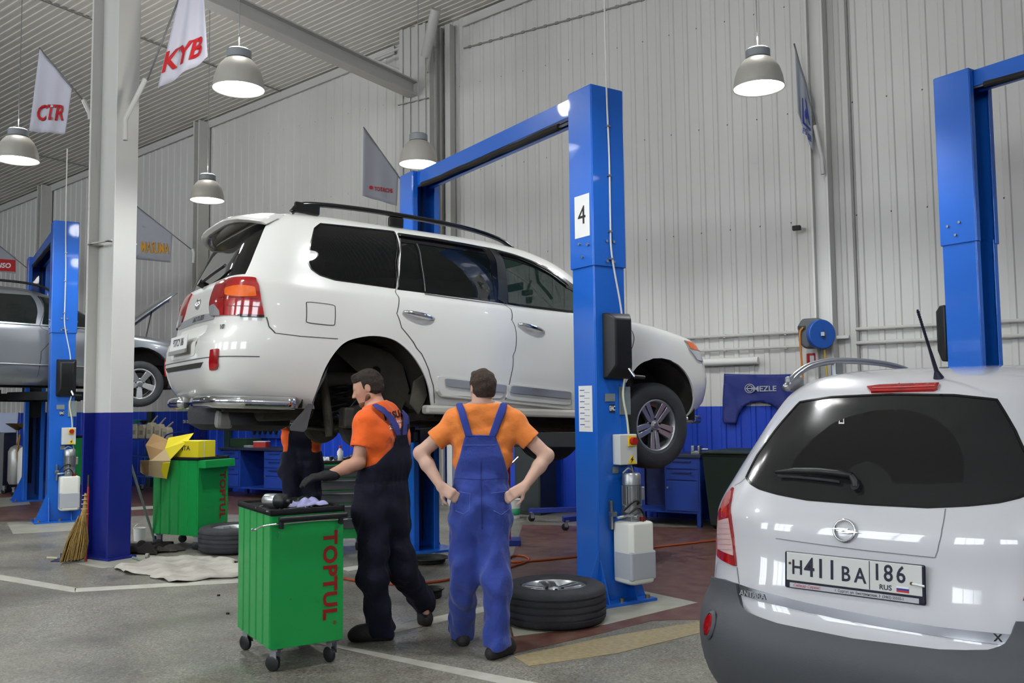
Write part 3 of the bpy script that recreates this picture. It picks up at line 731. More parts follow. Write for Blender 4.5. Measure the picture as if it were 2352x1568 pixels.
    def ribbon(s, name, pts, width, m, parent, off=0.003, solid=0.0, closed=False, merge=None, taper=False, wf=None):
        Q = resample([s.uv(p) for p in pts], 0.03, closed); n = len(Q); V = []; F = []
        for i, q in enumerate(Q):
            a = Q[(i - 1) % n] if (closed or i) else q; b = Q[(i + 1) % n] if (closed or i < n - 1) else q
            dx, dy = b[0] - a[0], b[1] - a[1]; l = math.hypot(dx, dy) or 1; w = width / 2 * (wf(i / (n - 1)) if wf else 1)
            for sg in (-1, 1):
                t, z = s.tz((q[0] - dy / l * w * sg, q[1] + dx / l * w * sg)); V.append(s.P(t, z, off))
        for i in range(n if closed else n - 1):
            j = (i + 1) % n; F.append((2 * i, 2 * j, 2 * j + 1, 2 * i + 1))
        mb = merge or MB(); mb.add(V, F)
        if merge is not None: return mb
        return mb.build(name, m, parent, smooth=True, fix=False, solid=solid, soff=1 if solid else -1)
    def fr(s, q, off=0.0, up=(0, 0, 1)):      # frame on the surface: x to the viewer's right, z outwards
        p = s.P(q[0], q[1], off); n = s.N(*q); upv = Vector(up); x = upv.cross(n).normalized(); return frame(p, x, n)
def tyre(mb, R, W_, rr, M=None, tread=True):
    """about the y axis"""
    h = W_ / 2; pr = [(rr, -h * .78), (rr + .02, -h * .95), (rr + (R - rr) * .5, -h * 1.03), (R - .035, -h * .96), (R - .012, -h * .86)]
    g = []
    if tread:
        for k in (-.52, -.18, .18, .52): g += [(R, h * (k - .06)), (R - .009, h * (k - .05)), (R - .009, h * (k + .05)), (R, h * (k + .06))]
    pr = pr + [(R - .003, -h * .72)] + g + [(R - .003, h * .72)] + [(a, -b) for a, b in reversed(pr)]
    q = (M or Matrix.Identity(4)) @ Matrix.Rotation(-PI / 2, 4, 'X')
    mb.lathe(pr, 56, q, cap=False); return mb
def wheel(name, label, cat, M, R=0.40, W_=0.27, rr=0.236, spokes=5, double=True, parent=None, group=None, rimc=None):
    """wheel about local y; outside face towards -y"""
    if parent is None: r = thing(name, label, cat, M, group)
    else:
        r = bpy.data.objects.new(name, None); COL.objects.link(r); r.parent = parent; r.matrix_local = M
    q = Matrix.Rotation(-PI / 2, 4, 'X')
    t = tyre(MB(), R, W_, rr).build('tyre', M_RUB, r, smooth='angle')
    if rr and rimc is not False:
        mr = rimc or M_ALU; h = W_ / 2
        m = MB(); m.lathe([(rr + .008, -h * .84), (rr - .006, -h * .86), (rr - .018, -h * .72), (rr - .03, -h * .2), (rr - .035, h * .6), (rr + .0, h * .8)], 48, q, cap=False)
        f0 = -h * .70
        ns = spokes
        for k in range(ns):
            a = 2 * PI * k / ns + PI / 2
            for sd in ((-1, 1) if double else (0,)):
                w0, w1 = (0.018, 0.026) if double else (0.032, 0.045)
                T_ = Matrix.Rotation(a, 4, 'Y')
                o0, o1 = sd * 0.021, sd * 0.034
                V = []
                for (rad, o_, wd, yy) in ((0.045, o0, w0, f0 + .004), (rr * .55, lerp(o0, o1, .6), lerp(w0, w1, .6), f0 - .004), (rr - 0.012, o1, w1, f0 - .012)):
                    V += [(rad, yy, o_ - wd), (rad, yy, o_ + wd), (rad, yy + .045, o_ + wd * 1.15), (rad, yy + .045, o_ - wd * 1.15)]
                F = [(0, 1, 2, 3), (8, 11, 10, 9)]
                for b in (0, 4):
                    for i in range(4): F.append((b + i, b + 4 + i, b + 4 + (i + 1) % 4, b + (i + 1) % 4))
                m.add(V, F, T_)
        m.lathe([(0.0, f0 - .012), (0.036, f0 - .010), (0.042, f0 + .004), (0.085, f0 + .012), (0.088, f0 + .05), (0, f0 + .05)], 32, q, cap=False)
        rim = m.build('rim', mr, r, smooth='angle', bevel=0.003)
        m = MB(); m.lathe([(0.0, f0 - .016), (0.026, f0 - .015), (0.03, f0 - .011)], 24, q, cap=False); m.build('hub_cap', mat('hub_grey', '#8d9094', 0.3, metal=.8), rim, smooth='angle')
        m = MB()
        for k in range(5):
            a = 2 * PI * (k + .5) / 5 + PI / 2; m.cyl((0.062 * math.cos(a), f0 - .004, -0.062 * math.sin(a)), (0.062 * math.cos(a), f0 + .012, -0.062 * math.sin(a)), 0.011, 6)
        m.build('wheel_nuts', M_DARK, rim)
        m = MB(); m.lathe([(0, -h * .1), (rr - .05, -h * .1), (rr - .05, -h * .02), (0, -h * .02)], 36, q, cap=False); m.build('brake_disc', mat('brake_grey', '#3b3a38', 0.5, metal=.7), rim, smooth='angle')
    return r
# ---------------------------------------------------------------- the white off-roader on lift 4
M_PW = mat('car_paint_white', '#e2e1dc', 0.28, coat=1.0, var=0.22, vscale=0.9, dark='#bdb8ad')
M_GAP = mat('panel_gap', '#3a3a3a', 0.7)
M_TINT = mat('tinted_glass', '#0c0e0f', 0.03, alpha=0.90, spec=0.8)
M_TINT2 = mat('half_tinted_glass', '#101413', 0.03, alpha=0.80, spec=0.8)
M_CLEAR = mat('clear_green_glass', '#23362f', 0.03, alpha=0.42, spec=0.6)
M_TRIMB = mat('gloss_black_trim', '#0e0f10', 0.15, coat=0.5)
M_LRED = mat('tail_lamp_red', '#a80f12', 0.12, coat=1.0, var=0.6, vscale=14, dark='#5e060a')
M_LORG = mat('lamp_orange', '#e8650c', 0.15, coat=1.0, var=0.5, vscale=18, dark='#b8480a')
M_LCLR = mat('lamp_clear', '#c9ccce', 0.1, metal=0.5, coat=1.0)
M_UND = mat('underbody_dirt', '#2b2926', 0.85, var=0.6, vscale=5, dark='#161513', bump=0.3, bscale=12)
M_UND2 = mat('frame_dirt_grey', '#4f4c44', 0.85, var=0.6, vscale=6, dark='#2b2925', bump=0.3, bscale=12)
M_CAST = mat('dirty_casting', '#4a463e', 0.65, metal=0.4, var=0.6, vscale=9, dark='#1f1d1a', bump=0.4, bscale=25)
M_SATIN = mat('satin_chrome', '#c3c5c8', .38, metal=.75)
M_INT = mat('dark_interior', '#15171a', 0.8)
MS = Matrix.Translation((-0.40, 8.39, 1.03)) @ Matrix.Rotation(math.radians(33.4), 4, 'Z') @ Matrix.Rotation(math.radians(2.2), 4, 'Y')
SUV = thing('off_road_car', 'white off-road car with black roof rails raised on the blue lift, rear wheel off', 'car', MS)
B = Body(MS,
    rear=[(.42, -2.38), (.5, -2.49), (.6, -2.56), (.75, -2.60), (.90, -2.60), (.96, -2.54), (1.05, -2.52), (1.2, -2.505), (1.33, -2.47), (1.38, -2.44), (1.6, -2.35), (1.78, -2.27), (1.86, -2.20), (1.90, -2.12), (1.93, -1.95), (1.95, -1.6)],
    front=[(.42, 2.06), (.5, 2.17), (.62, 2.28), (.83, 2.31), (1.0, 2.26), (1.12, 2.20), (1.2, 2.08), (1.25, 1.86), (1.29, 1.62), (1.33, 1.20), (1.40, 1.07), (1.5, .92), (1.6, .78), (1.7, .66), (1.80, .46), (1.88, .18), (1.92, -.12), (1.95, -.7)],
    width=[(.42, .86), (.47, .93), (.6, .968), (.8, .988), (1.0, .988), (1.15, .982), (1.28, .965), (1.35, .94), (1.5, .905), (1.65, .86), (1.78, .805), (1.84, .765), (1.885, .71), (1.92, .61), (1.94, .45), (1.95, .25)], n=7)
mir = lambda q: [(-a, b) for a, b in reversed(q)]
# openings traced on the side
rarch = B.hits([(p.x, p.y) for p in smooth_path([Vector((x, y, 0)) for x, y in [(716, 925), (728, 895), (745, 850), (765, 815), (790, 788), (820, 776), (860, 771), (900, 778), (930, 797), (955, 825), (975, 860), (986, 895), (990, 925)]], 3)])
rarch = [(rarch[0][0], B.z0 - 0.0)] + rarch + [(rarch[-1][0], B.z0)]
ax = 1.46; farch = [B.side(ax - 0.50, B.z0)] + [B.side(ax + 0.50 * -math.cos(a), 0.44 + 0.545 * math.sin(a) ** .85) for a in [PI * k / 14 for k in range(0, 15)]] + [B.side(ax + 0.50, B.z0)]
qglass = B.hits([(708, 603), (713, 560), (722, 524), (736, 513), (905, 531), (907, 662), (830, 651), (770, 643), (735, 632), (715, 618)])
dlo = B.hits([(912, 536), (1000, 548), (1070, 559), (1130, 570), (1180, 583), (1230, 601), (1270, 620), (1306, 645)]) + [B.side(.72, 1.50), B.side(.90, 1.37), B.side(.90, 1.335)] + B.hits([(1306, 718), (1140, 695), (1000, 676), (912, 665)])
g_r1 = B.hits([(921, 556), (953, 560), (972, 668), (918, 661)])
g_r2 = B.hits([(962, 560), (1116, 583), (1136, 689), (981, 669)])
g_f = B.hits([(1146, 590), (1180, 597), (1225, 613), (1265, 633), (1303, 662)]) + [B.side(.72, 1.47), B.side(.85, 1.38), B.side(.85, 1.35)] + B.hits([(1303, 712), (1168, 695)])
rw = B.hits([(604, 503), (562, 622)]); z_t, z_b = rw[0][1], 1.375
yt = 0.735; yb = 0.80
rglass = [B.back(y, 1.80) for y in (-.66, -.4, 0, .4, .66)] + [B.back(y, 1.375) for y in (.76, .5, 0, -.5, -.76)]
ws = [B.frontp(y, 1.365) for y in (-.82, -.4, 0, .4, .82)] + [B.frontp(y, 1.84) for y in (.62, .3, 0, -.3, -.62)]
ws = [(q[0], q[1]) for q in ws]
full = [(-1, B.z0), (1, B.z0), (1, B.z1), (-1, B.z1)]
ws_h1 = [q for q in [B.frontp(-.82, 1.365), (0.9995, 1.365), (0.9995, 1.84), B.frontp(-.62, 1.84)]]
shell = B.panel('body_shell', full, M_PW, SUV, holes=[rarch, mir(rarch), farch, mir(farch), qglass, mir(qglass), dlo, mir(dlo), rglass, ws_h1, mir(ws_h1)], res=0.065, solid=0.018)
for f_ in (lambda q: q, mir):
    B.panel('quarter_window', f_(qglass), M_TINT, SUV, off=-0.004, solid=0.004)
    sur = B.panel('window_frame', f_(dlo), M_TRIMB, SUV, holes=[f_(g_r1), f_(g_r2), f_(g_f)], off=0.0005, res=0.05, solid=0.01)
    B.panel('rear_vent_window', f_(g_r1), M_TINT2, SUV, off=-0.004, solid=0.004)
    B.panel('rear_door_window', f_(g_r2), M_TINT2, SUV, off=-0.004, solid=0.004)
    B.panel('front_door_window', f_(g_f), M_CLEAR, SUV, off=-0.004, solid=0.004)
    B.panel('windshield', f_(ws_h1), M_CLEAR, SUV, off=-0.004, solid=0.004)
B.panel('rear_window', rglass, M_TINT, SUV, off=-0.003, solid=0.005)
# rain visors, chrome line, pillars
vis_ = B.hits([(915, 541), (1000, 553), (1070, 565), (1112, 573)])
B.ribbon('window_visor', vis_, 0.05, M_TRIMB, SUV, off=0.014, solid=0.004)
vis_ = B.hits([(1140, 579), (1190, 592), (1235, 611), (1275, 634), (1303, 656)])
B.ribbon('window_visor', vis_, 0.05, M_TRIMB, SUV, off=0.014, solid=0.004)
B.ribbon('chrome_belt_line', B.hits([(975, 675), (1140, 698), (1303, 719)]), 0.012, M_STEEL, SUV, off=0.004, solid=0.004)
B.ribbon('window_seal', qglass, 0.014, M_TRIMB, SUV, off=0.002, closed=True)
B.ribbon('pillar_highlight', B.hits([(917, 540), (913, 600), (914, 660)]), 0.012, M_CHROME, SUV, off=0.003)
B.ribbon('window_divider', B.hits([(957, 560), (976, 669)]), 0.012, M_STEEL, SUV, off=0.003)
B.ribbon('pillar_cover', B.hits([(1133, 575), (1154, 694)]), 0.10, mat('pillar_dark_grey', '#25282b', 0.3, coat=.5), SUV, off=0.003)
# seams
gm = MB()
for q in ([(908, 538), (908, 600), (909, 665), (911, 720), (922, 752), (945, 780), (968, 812), (985, 850), (995, 885), (998, 925)],
          [(1157, 695), (1175, 735), (1185, 765), (1184, 800), (1178, 840), (1168, 890), (1160, 918)],
          [(612, 728), (618, 750), (632, 765), (690, 772), (776, 778)]):
    B.ribbon('', B.hits(q), 0.007, None, None, off=0.003, merge=gm)
fd = round_poly(B.hits([(703, 692), (769, 700), (768, 748), (703, 741)]), .3)
B.ribbon('', fd, 0.006, None, None, off=0.003, merge=gm, closed=True)
B.ribbon('', [B.side(1.05, 1.24), B.side(1.06, 1.0), B.side(.93, .72), B.side(.90, .5)], 0.007, None, None, off=0.003, merge=gm)
B.ribbon('', B.hits([(486, 728), (440, 735)]), 0.007, None, None, off=0.003, merge=gm)
gm.build('door_seams', M_GAP, shell, smooth=True, fix=False)
# sill mouldings
B.ribbon('side_moulding', B.hits([(1000, 893), (1010, 908), (1150, 922), (1310, 938)]), 0.03, mat('dirty_white_paint', '#b5b1a8', 0.5), SUV, off=0.012, solid=0.01)
B.panel('door_cladding', round_poly(B.hits([(1004, 862), (1158, 880), (1151, 915), (1006, 905)]), .15), M_PW, SUV, off=0.012, res=.04, solid=0.014)
B.panel('door_cladding', round_poly(B.hits([(1168, 881), (1308, 896), (1308, 930), (1160, 916)]), .15), M_PW, SUV, off=0.012, res=.04, solid=0.014)
B.panel('chrome_side_strip', round_poly(B.hits([(1019, 868), (1162, 884), (1157, 901), (1023, 886)]), .15), M_SATIN, SUV, off=0.026, res=.04, solid=0.008)
B.panel('chrome_side_strip', round_poly(B.hits([(1172, 884), (1308, 899), (1308, 915), (1168, 901)]), .15), M_SATIN, SUV, off=0.026, res=.04, solid=0.008)
# running board
bx = MB(); bx.box((0.02, -.93, .44), (2.0, .10, .07)); bx.box((0.02, .93, .44), (2.0, .10, .07)); bx.build('running_board', mat('dirty_white_paint', ''), SUV, bevel=0.02)
# door handles
for (a, b, c) in (((925, 716), (995, 733), (960, 720)), ((1188, 744), (1247, 762), (1217, 748))):
    qa, qb, qc = B.hits([a, b, c]); F_ = B.fr(qc)
    cup = MB(F_).lathe([(0.0, .002), (.045, .003), (.058, .001)], 28, Matrix.Diagonal((1.15, .8, 1, 1)), cap=False).build('handle_cup', M_PW, SUV, smooth=True)
    pa, pb = B.P(*qa, .012), B.P(*qb, .012); md = [(pa + (pb - pa) * k / 8) + B.N(*qc) * (0.034 * math.sin(PI * k / 8) ** .6) for k in range(9)]
    MB().tube(md, [.010, .014, .017, .018, .018, .018, .017, .014, .012], 12).build('door_handle', M_CHROME, cup, smooth=True)
# rear lamps
tl = round_poly(B.hits([(487, 728), (483, 700), (500, 650), (528, 640), (590, 638), (600, 690), (607, 727), (548, 724)]), .22)
for f_ in (lambda q: q, mir):
    tp = B.panel('tail_lamp', f_(tl), M_LRED, SUV, off=0.012, res=.03, solid=0.016)
    B.panel('indicator', f_(round_poly(B.hits([(518, 663), (553, 655), (587, 659), (590, 681), (553, 682), (520, 678)]), .3)), M_LORG, tp, off=0.0155, res=.03, solid=0.003)
    B.panel('reversing_lamp', f_(round_poly(B.hits([(486, 726), (484, 704), (495, 698), (507, 712), (509, 725)]), .25)), M_LCLR, tp, off=0.016, res=.03, solid=0.003)
    B.panel('lamp_bezel', f_(B.hits([(548, 722), (607, 724), (607, 729), (548, 727)])), M_TRIMB, tp, off=0.016, res=.02, solid=0.003)
    mm_ = MB()
    for (a, b) in (((508, 684), (594, 687)), ((525, 703), (598, 705)), ((520, 652), (516, 722))):
        B.ribbon('', f_(B.hits([a, b])), 0.006, None, None, off=0.0165, merge=mm_)
    mm_.build('lamp_ribs', mat('lamp_rib_dark', '#4d0508', 0.2), tp, smooth=True, fix=False)
    B.panel('rear_reflector', f_(round_poly(B.hits([(485, 803), (503, 800), (502, 840), (498, 848), (484, 850)]), .2)), M_LRED, SUV, off=0.010, res=.03, solid=0.012)
# spoiler
sp = MB(); N_ = 14; V = []; F = []
def spo(y):
    k = abs(y) / .80; return k
for i in range(N_ + 1):
    y = -.80 + 1.6 * i / N_; y *= .93; y *= .94; k = abs(y) / .70; xr = -2.43 + .16 * k ** 4; dz = -.06 * k ** 3; xf = -2.03
    V += [(xf, y * .93, 1.925 - .05 * k * k), (lerp(xf, xr, .5), y, 1.925 + dz * .5 - .03 * k * k), (xr + .03, y, 1.875 + dz), (xr, y, 1.85 + dz), (xr + .05, y, 1.825 + dz), (lerp(xf, xr, .45), y, 1.855 + dz * .6), (xf, y * .93, 1.86 - .03 * k)]
for i in range(N_):
    for j in range(7): F.append((i * 7 + j, i * 7 + (j + 1) % 7, (i + 1) * 7 + (j + 1) % 7, (i + 1) * 7 + j))
F += [tuple(range(7)), tuple(range(N_ * 7 + 6, N_ * 7 - 1, -1))]
sp.add(V, F).build('roof_spoiler', M_PW, SUV, smooth='angle', bevel=0.01)
# roof rails
for sg in (-1, 1):
    zt = lambda x: 1.965 + 0.02 * math.sin(PI * min(max((x + 2.0) / 2.0, 0), 1))
    P = [(-2.02, sg * .66, 1.90), (-1.92, sg * .665, 1.975), (-1.5, sg * .67, 2.005), (-.9, sg * .67, 2.005), (-.45, sg * .665, 1.985), (-.15, sg * .655, 1.94), (0.0, sg * .64, 1.88)]
    rl = MB().tube(smooth_path(P, 6), 0.021, 10).build('roof_rail', M_TRIMB, SUV, smooth=True)
    m = MB()
    for x, w in ((-1.9, .20), (-1.15, .13)): MB().box((x, sg * .665, 1.945), (w, .04, .085)).build('rail_foot', M_TRIMB, rl, bevel=0.012)
# tailgate items
zc = 1.055
ch = B.panel('chrome_garnish', [B.back(y, z) for y, z in ((-.52, 1.105), (0, 1.125), (.52, 1.105), (.52, 1.055), (0, 1.065), (-.52, 1.055))], M_SATIN, SUV, off=0.010, res=.05, solid=0.008)
F_ = B.fr(B.back(-.12, 1.09), .013)
MB(F_).text('LAND CRUISER', .05, None, .002, bold=.001).build('lettering', M_CHROME, ch)
em = MB(B.fr(B.back(0, 1.22), .006)); em.tube([(.055 * math.cos(a), .038 * math.sin(a), 0) for a in [2 * PI * k / 28 for k in range(28)]], .006, 6, closed=True)
em.tube([(.022 * math.cos(a), .036 * math.sin(a), .002) for a in [2 * PI * k / 20 for k in range(20)]], .0045, 6, closed=True)
em.tube([(.04 * math.cos(a), .013 + .014 * math.sin(a), .002) for a in [2 * PI * k / 20 for k in range(20)]], .0045, 6, closed=True)
em.build('emblem', M_CHROME, SUV, smooth=True)
MB(B.fr(B.back(-.70, .985), .003)).text('V8', .05, None, .006, bold=.0015).build('badge', M_CHROME, SUV)
B.panel('plate_recess', round_poly([B.back(y, z) for y, z in ((-.40, 1.03), (.40, 1.03), (.36, .79), (-.36, .79))], .15), mat('recess_shadow_white', '#cfcdc7', 0.4), SUV, off=0.003, res=.06, solid=.003)
PF = frame(B.P(*B.back(0, .90), .035), (0, -1, 0), (-1, 0, .08))
pl = MB(PF); pl.box((0, 0, 0), (.52, .112, .006)); pl = pl.build('number_plate', M_WHITE, SUV, bevel=.003)
MB(PF).box((0, -.072, 0.002), (.53, .03, .012)).build('plate_frame', mat('frame_grey', '#8e8e8c', 0.4), pl)
MB(PF @ TR(0, 0, .004)).text('*777CY 186', .085, None, .002, sx=.78).build('lettering', mat('plate_ink', '#3a3a44', 0.6), pl)
B.panel('bumper_slot', [B.back(y, z) for y, z in ((-.58, .735), (.58, .735), (.5, .70), (-.5, .70))], M_UND, SUV, off=0.004, res=.05, solid=.003)
m = MB(); B.ribbon('', [B.back(-.92, .775), B.back(-.6, .765), B.back(0, .765), B.back(.6, .765), B.back(.92, .775)], .006, None, None, off=.002, merge=m); m.build('bumper_seam', M_GAP, SUV, fix=False)
for sg in (-1, 1):
    wp = [B.P(*B.back(sg * .18, .50), .05), B.P(*B.back(sg * .6, .50), .05), B.P(*B.back(sg * .80, .50), .045), B.P(*B.side(-2.30, .50, -sg), .03), B.P(*B.side(-2.02, .49, -sg), .02)]
    wp = [Vector((p.x, p.y, .455)) for p in wp]
    MB().tube(smooth_path(wp, 6), 0.048, 18).build('chrome_bumper_tube', M_CHROME, SUV, smooth=True)
wp = MB(); a = B.P(*B.back(.10, 1.40), .03); wp.tube([a, B.P(*B.back(-.15, 1.43), .035), B.P(*B.back(-.42, 1.47), .03)], .012, 8); wp.cyl(B.P(*B.back(.12, 1.39), 0), B.P(*B.back(.12, 1.39), .05), .03, 12)
wp.build('rear_wiper', M_BLACK, SUV, smooth='angle')
# front lamps, bumper end, mirrors
for sg in (1, -1):
    hl = [B.side(x, z, sg) for x, z in ((1.78, 1.16), (1.90, 1.22), (2.02, 1.20))] + [B.frontp(-sg * .75, 1.16), B.frontp(-sg * .62, 1.06), B.frontp(-sg * .80, 1.0)] + [B.side(2.08, 1.0, sg)]
    hl = [(abs(a) * sg, b) for a, b in hl]
    if sg > 0: hl = B.hits([(1571, 782), (1600, 786), (1612, 800), (1613, 831), (1600, 826), (1583, 803)])
    else: hl = mir(hl_r)
    hl_r = hl
    hp = B.panel('headlamp', hl, M_LCLR, SUV, off=0.010, res=.03, solid=.014)
    B.panel('indicator', (lambda q: q if sg > 0 else mir(q))(B.hits([(1573, 784), (1600, 788), (1611, 802), (1611, 807), (1584, 801)])), M_LORG, hp, off=.0135, res=.03, solid=.003)
    m = MB(); m.box((.80, -sg * 1.07, 1.40), (.10, .20, .17)); mr_ = m.build('side_mirror', M_PW, SUV, bevel=.04, seg=3); MB().box((.84, -sg * .97, 1.33), (.07, .10, .04)).build('mirror_stem', M_BLACK, mr_)
B.panel('grille', [B.frontp(y, z) for y, z in ((-.55, 1.12), (-.02, 1.12), (-.02, .82), (-.5, .82))], M_CHROME, SUV, off=.01, res=.06)
B.panel('grille', mir([B.frontp(y, z) for y, z in ((-.55, 1.12), (-.02, 1.12), (-.02, .82), (-.5, .82))]), M_CHROME, SUV, off=.01, res=.06)
p = B.P(*B.side(2.02, .46), .03); MB().tube([(p.x - .1, p.y, .43), (p.x + .06, p.y + .06, .43), (2.30, -.6, .43)], .04, 14).build('chrome_bumper_tube', M_CHROME, SUV, smooth=True)
# wheels: front pair on, rear pair off on the near side
wheel('wheel', None, None, TR(1.46, -.80, .36), parent=SUV)
wheel('wheel', None, None, TR(1.46, .80, .36, rz=PI), parent=SUV)
# wheel housings
def liner(x, sg, r, m_=M_UND, y0=.90, y1=.45, zc=.45):
    V = []; F = []; n = 16
    for i in range(n + 1):
        a = -.05 + (PI + .1) * i / n
        for y in (y0, y1): V.append((x + r * math.cos(a), sg * y, zc + r * math.sin(a)))
    for i in range(n): F.append((2 * i, 2 * i + 1, 2 * i + 3, 2 * i + 2))
    F.append(tuple(2 * i + 1 for i in range(n + 1)))
    MB().add(V, F).build('wheel_housing', m_, SUV, solid=.008, smooth='angle')
for x in (1.46, -1.42):
    for sg in (-1, 1): liner(x, sg, .545 if x > 0 else .55, y0=.86 if x > 0 else .91)
# rear suspension seen through the empty arch
m = MB(); m.tube([(-2.35, -.52, .50), (-1.9, -.52, .52), (-1.6, -.52, .66), (-1.2, -.52, .68), (-.9, -.54, .50), (1.9, -.50, .46)], .055, 10); m.tube([(-2.35, .52, .50), (-1.9, .52, .52), (-1.6, .52, .66), (-1.2, .52, .68), (-.9, .54, .50), (1.9, .50, .46)], .055, 10)
m.build('chassis_rail', M_UND2, SUV, smooth=True)
m = MB(); m.prism([(-1.35, .45), (-1.0, .42), (-.93, .60), (-1.0, .80), (-1.15, .92), (-1.45, .96), (-1.6, .88), (-1.3, .66)], 0, .02, Matrix.Translation((0, -.56, 0)) @ Matrix.Rotation(PI / 2, 4, 'X')); m.build('inner_arch_panel', M_UND2, SUV, bevel=.006)
m = MB(); m.cyl((-1.24, -.585, .74), (-1.24, -.575, .74), .04, 20); m.build('panel_hole', mat('hole_black', '#050505', .9), SUV)
m = MB(); m.prism([(-1.0, .40), (-.93, .55), (-.97, .72), (-1.05, .66), (-1.08, .48)], 0, .03, Matrix.Translation((0, -.86, 0)) @ Matrix.Rotation(PI / 2, 4, 'X')); m.build('arch_bracket', M_UND2, SUV, bevel=.008)
m = MB(); m.cyl((-1.43, -.78, .30), (-1.43, .78, .30), .055, 14); m.lathe([(0, -.14), (.08, -.13), (.14, -.07), (.155, 0), (.14, .07), (.08, .13), (0, .14)], 20, TR(-1.43, .05, .30, rx=PI / 2), cap=False)
m.build('rear_axle', M_CAST, SUV, smooth='angle')
m = MB(); m.cyl((-1.43, -.80, .30), (-1.43, -.72, .30), .165, 30); m.cyl((-1.43, -.86, .30), (-1.43, -.80, .30), .075, 20)
for k in range(5): a = 2 * PI * k / 5; m.cyl((-1.43 + .057 * math.cos(a), -.90, .30 + .057 * math.sin(a)), (-1.43 + .057 * math.cos(a), -.86, .30 + .057 * math.sin(a)), .008, 6)
m.build('brake_disc', mat('brake_grey', ''), SUV, smooth='angle')
MB().box((-1.56, -.78, .36), (.09, .12, .16)).build('brake_caliper', M_CAST, SUV, bevel=.02)
m = MB(); m.tube([(-1.50 + .06 * math.cos(a), -.50 + .06 * math.sin(a), .34 + a * .0073) for a in [k * .4 for k in range(95)]], .010, 6); m.build('coil_spring', M_DARK, SUV, smooth=True)
m = MB(); m.cyl((-1.62, -.62, .22), (-1.70, -.60, .72), .035, 12); m.cyl((-1.66, -.61, .5), (-1.72, -.6, .85), .022, 10); m.build('shock_absorber', M_CAST, SUV, smooth='angle')
m = MB(); m.tube(smooth_path([(-1.43, -.62, .24), (-1.1, -.58, .34), (-.70, -.55, .42)]), .035, 10); m.tube(smooth_path([(-1.36, -.4, .38), (-1.0, -.36, .46), (-.7, -.35, .48)]), .028, 10); m.tube([(-1.55, -.7, .26), (-1.58, .6, .30)], .018, 8); m.build('control_arm', M_CAST, SUV, smooth=True)
m = MB(); m.tube(smooth_path([(-1.5, -.66, .42), (-1.40, -.70, .55), (-1.28, -.66, .50), (-1.18, -.6, .62)]), .010, 6); m.build('brake_hose', M_BLACK, SUV, smooth=True)
m = MB(); m.tube(smooth_path([(0.2, -.25, .40), (-.7, -.3, .40), (-1.1, -.42, .50), (-1.7, -.45, .52), (-2.0, -.60, .43), (-2.45, -.62, .42)]), .038, 12); m.cyl((-1.75, -.46, .44), (-2.15, -.52, .42), .10, 16); m.build('exhaust', M_CAST, SUV, smooth='angle')
MB(TR(-2.12, 0.05, .36)).lathe([(.12, -.06), (.14, -.10), (.30, -.115), (.385, -.07), (.40, 0), (.385, .07), (.30, .115), (.12, .06)], 40).build('spare_wheel', M_RUB, SUV, smooth='angle')
m = MB(); m.box((-2.30, 0, .46), (.12, 1.30, .08)); m.box((-2.18, -.55, .45), (.4, .1, .09)); m.box((-2.4, 0, .41), (.10, .12, .10)); m.build('tow_bar', M_UND, SUV, bevel=.01)
MB().box((-2.33, -.25, .33), (.13, .10, .14)).build('hanging_canister', mat('canister_grey', '#8a8a85', .5), SUV, bevel=.03)
m = MB(); m.box((0.0, 0, .52), (1.85, 1.72, .10)); m.box((-1.45, 0, .84), (1.2, .90, .08)); m.box((-2.15, 0, .60), (.5, 1.5, .06)); m.box((1.5, 0, .62), (1.1, .86, .20)); m.build('floor_pan', M_UND, SUV, bevel=.01)
m = MB(); m.box((.3, -.22, .40), (.9, .34, .18)); m.box((-.5, .25, .40), (.8, .5, .2)); m.cyl((1.2, 0, .38), (.2, 0, .42), .11, 14); m.cyl((.2, 0, .42), (-1.4, .05, .32), .035, 12); m.build('drivetrain', M_CAST, SUV, bevel=.02)
m = MB(); m.tube([(1.46, -.75, .34), (1.46, .75, .34)], .04, 10); m.tube([(1.2, -.3, .44), (1.46, -.66, .30), (1.7, -.3, .44)], .03, 8); m.cyl((1.42, -.62, .3), (1.40, -.55, .9), .05, 12); m.build('front_suspension', M_CAST, SUV, smooth='angle')
# mud flaps
mfp = []
for x, y in ((756, 838), (742, 866), (722, 905), (700, 940), (675, 968), (666, 982), (668, 989), (699, 992), (706, 985), (714, 950), (728, 905), (748, 866)):
    o_ = B.inv @ CAMP; d_ = B.inv.to_3x3() @ ray(x, y); k = (-.90 - o_.y) / d_.y; p_ = o_ + d_ * k; mfp.append((p_.x, p_.z))
m2 = MB(); m2.prism(mfp, 0, .010, Matrix.Translation((0, -.885, 0)) @ Matrix.Rotation(PI / 2, 4, 'X'))
m2.build('mud_flap', mat('mud_flap_grey', '#57575a', .7), SUV, bevel=.004)
